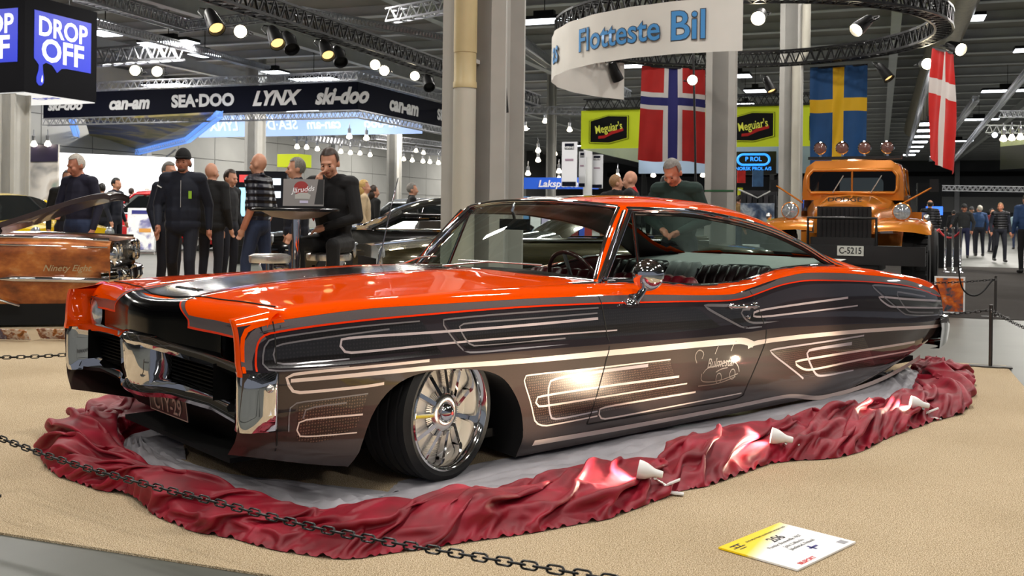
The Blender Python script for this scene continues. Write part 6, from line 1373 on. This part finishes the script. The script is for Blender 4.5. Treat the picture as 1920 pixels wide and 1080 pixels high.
pg=ground(1756,502,.006); t=empty('podium',pg,0,'black podium with a grey jacket draped on it beside the truck','podium'); MB().box((0,0,.42),(.34,.34,.84)).build('body',TBL,t); V=[]
for i in range(13):
    for j in range(9): x=-.22+.44*i/12; y=-.2+.4*j/8; V.append((x,y,.86+.08*math.cos(x*6)-.35*max(0,abs(x)-.15)/.07*.5-.05*abs(math.sin(i*1.7+j))))
obj('draped_jacket',V,gridf(13,9),mat('grey_fleece',(120,120,122),rough=.9),t,60)
pg=ground(1775,500,.006); t=tag(MB().box((0,0,.4),(.5,.35,.8)).build('info_box',mat('dark_box',(44,44,46),rough=.5)),'dark exhibition box behind the red rope','box'); t.location=pg
bs=at(1752,395,30.8); bsc=empty('blue_screen',(bs.x,bs.y,0),0,'small blue lit screen behind the truck','screen'); MB().box((0,0,bs.z),(.5,.05,.26)).build('display',mat('blue_screen',(60,120,255),emit=1.2,ecol=(60,120,255)),bsc); MB().box((0,.05,bs.z/2),(.06,.04,bs.z)).build('stand',BLKM,bsc); MB().box((0,.05,.01),(.4,.3,.02)).build('base',BLKM,bsc); tag(MB().box((0,0,0),(.75,.1,1.2)).build('black_wall',BADGE),'black display wall behind the blue lit screen','wall').location=at(1742,380,31)
# ================================================================== people
SKIN=mat('skin',(206,150,122),rough=.5,ns=12,na=.06); SKIN2=mat('skin_ruddy',(196,128,100),rough=.5,ns=12,na=.08); LIPM=mat('lips',(150,84,74),rough=.5); EYEM=mat('eye_dark',(24,18,16),rough=.2); SHOE=mat('shoe_dark',(18,17,17),rough=.5)
def cloth(name,rgb,bump=.5): return mat(name,rgb,rough=.85,sheen=.2,ns=6,na=.18,bump=bump,bs=9)
def quilt(name,rgb):
    if name in MATS: return MATS[name]
    m=mat(name,rgb,rough=.45); nt=m.node_tree; tc=nt.nodes.new('ShaderNodeTexCoord'); w=nt.nodes.new('ShaderNodeTexWave'); w.bands_direction='Z'; w.inputs['Scale'].default_value=4.2; w.inputs['Distortion'].default_value=.6; nt.links.new(tc.outputs['Object'],w.inputs['Vector']); bp=nt.nodes.new('ShaderNodeBump'); bp.inputs['Strength'].default_value=1; bp.inputs['Distance'].default_value=.03; nt.links.new(w.outputs['Fac'],bp.inputs['Height']); nt.links.new(bp.outputs['Normal'],nt.nodes['Principled BSDF'].inputs['Normal']); return m
HAIRC={'grey':mat('hair_grey',(120,116,110),rough=.6,ns=60,na=.3),'brown':mat('hair_brown',(48,32,22),rough=.5,ns=60,na=.3),'black':mat('hair_black',(18,14,12),rough=.5,ns=60,na=.3),'blond':mat('hair_blond',(196,160,92),rough=.5,ns=60,na=.25),'white':mat('hair_white',(196,188,176),rough=.6,ns=60,na=.2),'fair':mat('hair_fair',(150,112,74),rough=.5,ns=60,na=.25)}
PEOPLE=[]
def capsule(b,p,q,r1,r2,n=10):
    p,q=Vector(p),Vector(q); d=q-p; L=d.length; d=d/L if L>1e-6 else Vector((0,0,1)); P=[];R=[]
    for a in (-80,-50,-20): t=math.radians(a); P.append(p+d*r1*math.sin(t)); R.append(r1*math.cos(t))
    P.append(p); R.append(r1); P.append(q); R.append(r2)
    for a in (20,50,80): t=math.radians(a); P.append(q+d*r2*math.sin(t)); R.append(r2*math.cos(t))
    b.tube(P,R,n)
BASE=dict(hipL=(.095,0,.93),hipR=(-.095,0,.93),kneeL=(.11,-.015,.51),kneeR=(-.11,-.015,.51),ankL=(.115,.03,.085),ankR=(-.115,.03,.085),shL=(.185,0,1.45),shR=(-.185,0,1.45),elL=(.255,.04,1.16),elR=(-.255,.04,1.16),wrL=(.26,-.06,.91),wrR=(-.26,-.06,.91))
def person(label,px,py,h=1.76,yaw=0,hyaw=0,hpitch=0,top=None,legs=None,sleeve=None,fore=None,hair=('short','brown'),bulk=1.0,J={},Y=None,skin=None,vox=.014,lean=0,z0=0,fat=1.0,face=True,coat=False,collar=None,extra=None,seatY=None,name='person'):
    top=top or cloth('navy_jacket',(22,26,40)); legs=legs or cloth('dark_jeans',(26,32,52)); sleeve=sleeve or top; skin=skin or SKIN; fore=fore or sleeve
    u0,v0=uvp(px,py)
    if Y is None: Y=(h-CAMH)/(-v0)
    k=h/1.78; pt=at(px,py,Y)
    j=dict(BASE); j.update(J); j={a:Vector(b) for a,b in j.items()}
    mats=[skin,top,legs,SHOE,sleeve,fore,LIPM,collar or top]; prims=[]
    def cap(p,q,r1,r2,m): prims.append((Vector(p),Vector(q),r1,r2,m))
    def ell(c,r,m,M=None): prims.append((Vector(c),r,M,m))
    LN=Matrix.Translation((0,0,.95))@Matrix.Rotation(lean,4,'X')@Matrix.Translation((0,0,-.95))
    up=lambda p:LN@Vector(p)
    for s in ('L','R'):
        sg=1 if s=='L' else -1
        cap(j['hip'+s],j['knee'+s],.092*fat,.066,2); cap(j['knee'+s],j['ank'+s]+Vector((0,0,.02)),.064,.052,2)
        a=j['ank'+s]; f=Vector((sg*.03,-1,0)).normalized(); cap(a+Vector((0,.03,-.035)),a+f*.15+Vector((0,0,-.045)),.046,.038,3); cap(a,a+Vector((0,0,-.02)),.05,.05,3)
        cap(up(j['sh'+s]),up(j['el'+s]),.066*bulk,.054*bulk,4); cap(up(j['el'+s]),up(j['wr'+s]),.05*(bulk if fore is sleeve else .9),.038,5)
        w=up(j['wr'+s]); e=up(j['el'+s]); d=(w-e).normalized(); sd=d.cross(Vector((0,-1,0))); sd=sd.normalized() if sd.length>.2 else Vector((1,0,0)); pa=sd.cross(d)
        if 'hand'+s in j: d=(j['hand'+s]-j['wr'+s]).normalized()
        pc=w+d*.055; cap(w+d*.01,pc+d*.02,.028,.034,0)
        n_=d.cross(sd).normalized()
        for q in range(4):
            o=pc+d*.035+n_*(-.027+.018*q)*1.0; L=(.060,.070,.066,.052)[q]; c1=d*.5*L+sd*(-.006)*sg; cap(o,o+c1,.0105,.010,0); cap(o+c1,o+c1+(d*.55-sd*sg*.5)*L*.6,.010,.009,0)
        cap(w+d*.03-n_*.02,w+d*.075-n_*.05,.013,.010,0)
    ell((0,0,.96),(.168*fat,.125*fat,.14),2); ell(up((0,0,1.09)),(.165*fat*bulk,.125*fat*bulk,.19),1); ell(up((0,.005,1.30)),(.185*bulk,.128*bulk,.23),1)
    cap(up(j['shL'])*1.0,up(j['shR']),.072*bulk,.072*bulk,1); cap(up((.10,0,1.47)),up((-.10,0,1.47)),.07,.07,1)
    ell(up((0,0,1.17)),(.172*fat*bulk,.128*fat*bulk,.26),1)
    if coat: ell(up((0,0,1.05)),(.180*fat*bulk,.138*fat*bulk,.24),1); ell((0,0,.93),(.182*fat*bulk,.142*fat*bulk,.13),1); cap(up((0,0,1.0)),(0,0,.90),.16*fat*bulk,.165*fat*bulk,1) if False else None
    HM=LN@Matrix.Translation((0,.005,1.50))@Matrix.Rotation(hyaw,4,'Z')@Matrix.Rotation(hpitch,4,'X')@Matrix.Translation((0,-.005,-1.50)); H=lambda p:HM@Vector(p); H3=HM.to_3x3()
    cap(up((0,.012,1.46)),H((0,.0,1.57)),.062,.056,0); cap(up((0,.015,1.475)),up((0,.015,1.50)),.075*bulk,.070,7)
    ell(H((0,.008,1.672)),(.076,.096,.106),0,H3); ell(H((0,-.028,1.615)),(.062,.072,.090),0,H3); ell(H((0,-.070,1.562)),(.030,.026,.024),0,H3)
    cap(H((0,-.092,1.648)),H((0,-.116,1.614)),.010,.017,0); ell(H((0,-.084,1.668)),(.052,.020,.014),0,H3); ell(H((0,-.092,1.583)),(.024,.012,.011),6,H3)
    for sg in (1,-1): ell(H((sg*.078,.012,1.632)),(.012,.024,.036),0,H3); ell(H((sg*.040,-.072,1.615)),(.026,.024,.028),0,H3)
    b=MB()
    for pr in prims:
        if isinstance(pr[1],Vector): capsule(b,pr[0],pr[1],pr[2],pr[3])
        else: b.ellip(pr[0],pr[1],12,9,pr[2])
    b.v=[(x,y,max(z,0.0) if z0==0 else z) for x,y,z in b.v]
    root=empty(name,(pt.x,pt.y,pt.z-h+ .0),yaw,label,'person'); root.scale=(k,k,k)
    if abs(root.location.z)<.25 and seatY is None: root.location.z=.008 if False else 0
    if seatY is not None: root.location.z=seatY
    o=b.build('body',mats,root); o.data.materials.clear()
    for m in mats: o.data.materials.append(m)
    md=o.modifiers.new('r','REMESH'); md.mode='VOXEL'; md.voxel_size=vox; md2=o.modifiers.new('s','SMOOTH'); md2.factor=.5; md2.iterations=3
    PEOPLE.append((o,prims))
    # hair / headwear
    style,colr=hair; hm=HAIRC.get(colr)
    if style in('short','fringe','long','crop'):
        hb=MB(); n,m=22,16; V=[];Fh=[];r=(.0835,.103,.113) if style!='crop' else (.080,.100,.109); c=Vector((0,.010,1.674))
        for i in range(m+1):
            ph=pi*i/m
            for q in range(n):
                t=2*pi*q/n; v=Vector((r[0]*math.sin(ph)*math.cos(t),r[1]*math.sin(ph)*math.sin(t),r[2]*math.cos(ph))); v*=1+.025*noise.noise((v.x*40,v.y*40,v.z*40+px)); V.append(H(c+v))
        for i in range(m):
            for q in range(n):
                t=2*pi*(q+.5)/n; ph=pi*(i+.5)/m; v=Vector((r[0]*math.sin(ph)*math.cos(t),r[1]*math.sin(ph)*math.sin(t),r[2]*math.cos(ph)))
                low=-.075 if style!='long' else -.12
                ok=v.z>(.052-.9*max(0,-(v.y)-.075)*0 if v.y<-.035 else .0 if v.y<.0 else low+.03*0)
                if v.y<-.035: ok=v.z>.058
                elif v.y<.02: ok=v.z>-.012
                else: ok=v.z>low
                if style=='fringe': ok=ok and v.z<.05 and v.y>-.01
                if ok: Fh.append((i*n+q,(i+1)*n+q,(i+1)*n+(q+1)%n,i*n+(q+1)%n))
        obj('hair',V,Fh,hm,root,179)
        if style=='long': MB().ellip(H((0,.045,1.585)),(.085,.065,.115),16,10,H3).build('hair_length',hm,root,179)
    elif style=='cap':
        cm_=cloth('cap_'+colr,{'black':(16,16,18),'grey':(58,58,60)}[colr]); hb=MB(); V=[];n,m=20,8
        for i in range(m+1):
            ph=pi*.56*i/m
            for q in range(n): t=2*pi*q/n; V.append(H(Vector((0,.010,1.694))+Vector((.086*math.sin(ph)*math.cos(t),.106*math.sin(ph)*math.sin(t),.112*math.cos(ph)))))
        obj('cap_crown',V,[(i*n+q,(i+1)*n+q,(i+1)*n+(q+1)%n,i*n+(q+1)%n) for i in range(m) for q in range(n)],cm_,root,179)
        hb=MB(); P=[(.072*math.cos(t),-.055-.115*math.sin(t)) for t in np.linspace(0,pi,14)]; hb.prism(P,0,.008,HM@Matrix.Translation((0,-.0,1.700))@Matrix.Rotation(.06,4,'X')); hb.build('cap_brim',cm_,root)
        hb=MB(); 
        for sg in (1,-1): hb.ellip(H((sg*.066,.05,1.615)),(.018,.045,.035),8,6,H3)
        hb.build('hair',HAIRC['grey'] if colr=='grey' else HAIRC['black'],root,179)
    elif style=='bald':
        V=[]
    if face:
        for sg in (1,-1):
            MB().ellip(H((sg*.031,-.0885,1.640)),(.010,.006,.005),8,6,H3).build('eye',EYEM,root,179); MB().ellip(H((sg*.032,-.098,1.662)),(.017,.005,.0032),8,5,H3).build('eyebrow',hm or HAIRC['brown'],root,179)
    if extra=='beard': MB().ellip(H((0,-.060,1.556)),(.046,.040,.024),12,8,H3).build('beard',mat('stubble',(96,70,58),rough=.7),root,179)
    return root
JN=cloth('blue_jeans',(44,56,84)); BLKC=cloth('black_cloth',(14,14,16)); NVY=cloth('navy_jacket',(22,26,40)); QN=quilt('quilted_navy',(26,28,42)); QB=quilt('quilted_black',(20,20,26)); CHAR=cloth('charcoal_jacket',(34,35,38)); GRN=cloth('dark_green_fleece',(20,44,38)); TSH=cloth('dark_navy_tee',(34,34,52)); DKT=cloth('dark_trousers',(20,22,34)); TAN=cloth('tan_hoodie',(150,116,62)); LTB=cloth('pale_blue_top',(150,176,184)); BLUEJ=cloth('blue_jacket',(44,70,110)); REDC=cloth('red_collar',(190,28,34)); BEIGE=cloth('beige_coat',(200,176,140)); MAR=cloth('maroon_shirt',(96,22,26))
WALK=dict(kneeL=(.10,-.16,.53),ankL=(.12,-.20,.09),kneeR=(-.12,.06,.52),ankR=(-.13,.30,.13),elR=(-.27,.02,1.15),wrR=(-.24,-.16,.93),elL=(.27,.10,1.16),wrL=(.28,.08,.90))
R_=math.radians
person('grey haired man in a dark navy tee shirt looking down behind the rusty car',150,288,1.80,R_(-20),R_(-15),.30,TSH,JN,hair=('short','white'),fat=1.12,skin=SKIN2,vox=.012,J=dict(elR=(-.28,-.02,1.17),wrR=(-.10,-.22,1.08)))
person('dark figure half hidden behind the grey haired man',128,318,1.70,R_(30),0,0,BLKC,DKT,hair=('short','black'),face=False)
person('bearded man in black cap and navy jacket walking on the concrete',344,281,1.86,R_(10),R_(-8),.06,NVY,DKT,hair=('cap','black'),bulk=1.12,coat=True,J=WALK,skin=SKIN2,vox=.011,extra='beard')
person('grey haired man partly hidden behind the man in the black cap',318,303,1.76,R_(60),0,0,NVY,DKT,hair=('short','grey'),bulk=1.05,vox=.014)
person('bald man in a black jacket seen from behind beside the capped man',397,305,1.80,R_(165),R_(-10),0,BLKC,DKT,hair=('bald','grey'),bulk=1.18,coat=True,vox=.013)
person('brown haired man standing behind the bald men',430,317,1.74,R_(70),0,.15,CHAR,DKT,hair=('short','brown'),vox=.014)
person('bald man in a quilted navy jacket and jeans seen from the side',486,287,1.84,R_(-105),R_(-6),.04,QN,JN,hair=('bald','grey'),bulk=1.08,J=dict(kneeL=(.1,-.1,.52),ankL=(.11,-.10,.09),ankR=(-.11,.16,.09),kneeR=(-.11,.04,.52),elL=(.25,.06,1.16),wrL=(.24,-.05,.92)),vox=.011,face=False,fat=1.05,fore=SKIN2)
person('dark haired man in a navy jacket standing behind the bar table',557,295,1.78,R_(-75),0,.05,NVY,JN,hair=('short','grey'),bulk=1.1,coat=True,vox=.013)
cp_=bpy.data.objects[[o.name for o in bpy.data.objects if o.get('label','').startswith('bearded man')][0]]
MB().box((.10,-.165,1.27),(.035,.006,.085)).build('green_logo',mat('logo_green',(150,196,40),rough=.5),cp_); MB().box((0,-.160,1.28),(.006,.02,.30)).build('zip',STEEL,cp_); MB().box((-.245,-.045,1.36),(.055,.05,.012),Matrix.Rotation(.5,3,'Y')).build('sleeve_stripe',WHITE,cp_)
ps=person('young man in a black hoodie sitting at the bar table with hand on chin',630,283,1.76,R_(-14),R_(4),.20,BLKC,BLKC,hair=('short','brown'),Y=9.0,bulk=1.06,vox=.009,lean=.16,seatY=-.03,z0=1,collar=BLKC,
 J=dict(hipL=(.10,0,.90),hipR=(-.10,0,.90),kneeL=(.17,-.42,.90),kneeR=(-.17,-.42,.90),ankL=(.15,-.36,.46),ankR=(-.15,-.36,.46),elR=(-.22,-.26,1.21),wrR=(-.06,-.19,1.455),handR=(-.03,-.175,1.56),elL=(.27,-.10,1.16),wrL=(.04,-.26,1.10)))
wt=MB().tube([ (.034*math.cos(a)-.07,-.285+.034*math.sin(a),1.425+.012*math.cos(a)) for a in np.linspace(0,2*pi,16)[:-1]],.008,6,closed=True).build('wristwatch',STEEL,ps,60)
text('chest_lettering','V',.11,mat('hoodie_red',(170,20,24),rough=.6),ps,frame((-.12,-.205,1.14),(1,0,0),(0,-.3,1),(0,-1,-.3)),bold=.02)
for px,py,h,yw,hr,tp_,lab in ((191,343,1.72,200,('short','black'),BLKC,'dark silhouette on the left before the video wall'),(217,333,1.80,80,('short','black'),NVY,'taller dark silhouette bending before the video wall'),(246,352,1.86,160,('short','brown'),BLKC,'dark silhouette beside the red car'),(276,352,1.87,180,('long','white'),BLKC,'person with long pale hair before the red car')):
    person(lab,px,py,h,R_(yw),0,.1,tp_,DKT,hair=hr,vox=.018,face=False)
person('blonde woman in a beige coat beyond the black coupe',683,337,1.70,R_(100),0,0,BEIGE,JN,hair=('long','blond'),vox=.016,face=False)
person('dark haired woman beside the blonde woman',701,347,1.64,R_(120),0,0,BLKC,DKT,hair=('long','brown'),vox=.018,face=False)
person('man in black looking away over the black coupe roof',773,343,1.72,R_(100),0,0,BLKC,DKT,hair=('short','grey'),vox=.016,face=False)
person('fair cropped man in a black top talking above the orange roof',1155,327,1.76,R_(150),R_(-40),0,BLKC,DKT,hair=('crop','fair'),vox=.014,face=False)
person('bald man in a red and black jacket talking above the orange roof',1184,320,1.78,R_(-110),0,.1,BLKC,DKT,hair=('bald','fair'),vox=.013,collar=REDC,bulk=1.1,sleeve=BLKC)
person('short haired man in a dark green fleece looking down behind the orange roof',1276,302,1.72,R_(-28),R_(-8),.42,GRN,DKT,hair=('short','grey'),bulk=1.12,vox=.010,skin=SKIN2,collar=MAR,lean=.22,Y=9.4,J=dict(elL=(.29,-.02,1.17),wrL=(.10,-.26,1.10),elR=(-.28,-.02,1.17),wrR=(-.08,-.26,1.12)))
person('dark jacketed person hidden behind the man in green fleece',1248,328,1.78,R_(170),0,.3,BLKC,DKT,hair=('short','black'),bulk=1.15,vox=.014,face=False)
person('man in a tan hoodie browsing the clothing stand',1384,365,1.70,R_(100),0,.35,TAN,JN,hair=('short','brown'),vox=.016,bulk=1.1)
person('grey haired man in black beside the truck mirror',1466,371,1.70,R_(150),0,0,BLKC,DKT,hair=('short','grey'),vox=.016,face=False)
person('man in a dark jacket close to the truck headlamp',1489,368,1.72,R_(120),0,0,NVY,DKT,hair=('short','fair'),vox=.016,face=False)
person('woman in black in front of the printed bag',1434,381,1.62,R_(170),0,0,BLKC,DKT,hair=('long','fair'),vox=.016,face=False)
person('man in a quilted jacket seen from behind beside the truck',1744,375,1.70,R_(170),0,.0,QB,DKT,hair=('fringe','black'),bulk=1.2,vox=.014,face=False,coat=True)
person('man in a grey cap and dark jacket pointing to the left',1808,383,1.63,R_(-30),R_(30),0,CHAR,cloth('navy_trousers',(24,28,60)),hair=('cap','grey'),bulk=1.12,vox=.012,skin=SKIN2,J=dict(elR=(-.33,-.06,1.26),wrR=(-.36,-.20,1.10),elL=(.30,.0,1.16)))
person('grey haired man in a blue jacket seen from behind in the crowd',1837,385,1.63,R_(170),R_(30),0,BLUEJ,DKT,hair=('short','white'),vox=.014,face=False)
person('man in a green jacket behind the capped man',1822,388,1.60,R_(150),0,0,GRN,DKT,hair=('cap','grey'),vox=.016,face=False)
person('man in a black quilted vest walking on the aisle',1876,380,1.64,R_(-12),R_(-35),0,QB,DKT,sleeve=NVY,hair=('crop','fair'),bulk=1.1,vox=.011,skin=SKIN2,J=dict(kneeL=(.11,-.08,.52),ankL=(.12,-.06,.09),ankR=(-.13,.14,.12)),fat=1.05)
person('person in a pale blue top at the right edge of the crowd',1906,396,1.54,R_(170),0,0,LTB,JN,hair=('long','blond'),vox=.014,face=False)
person('man in a blue jacket cut by the right edge of the picture',1925,384,1.74,R_(175),0,0,BLUEJ,BLKC,hair=('short','brown'),bulk=1.2,vox=.014,face=False,Y=22)
person('short dark figure in the crowd behind the red rope',1788,394,1.56,R_(160),0,0,BLKC,DKT,hair=('short','black'),vox=.018,face=False)
person('person in a red top far behind the vest man',1860,391,1.58,R_(30),0,0,MAR,DKT,hair=('short','black'),vox=.018,face=False)
dg=bpy.context.evaluated_depsgraph_get()
for o,prims in PEOPLE:
    me=bpy.data.meshes.new_from_object(o.evaluated_get(dg)); n=len(me.polygons); c=np.empty(n*3); me.polygons.foreach_get('center',c); c=c.reshape(-1,3); best=np.full(n,1e9); mi=np.zeros(n,np.int32)
    for pr in prims:
        if isinstance(pr[1],Vector):
            p=np.array(pr[0]); d=np.array(pr[1])-p; L=d@d+1e-9; t=np.clip(((c-p)@d)/L,0,1); dist=np.linalg.norm(c-(p+t[:,None]*d),axis=1)-(pr[2]+(pr[3]-pr[2])*t)
        else:
            q=c-np.array(pr[0])
            if pr[2] is not None: q=q@np.array(pr[2])
            r=np.array(pr[1]); kk=np.linalg.norm(q/r,axis=1); dist=(kk-1)*r.min()
        m=dist<best; best[m]=dist[m]; mi[m]=pr[-1]
    me.polygons.foreach_set('material_index',mi); me.polygons.foreach_set('use_smooth',np.ones(n,bool)); old=o.data; mats=[m for m in old.materials]; o.modifiers.clear(); o.data=me; me.materials.clear()
    for m in mats: me.materials.append(m)
    me.polygons.foreach_set('material_index',mi); me.update(); me.name='body'
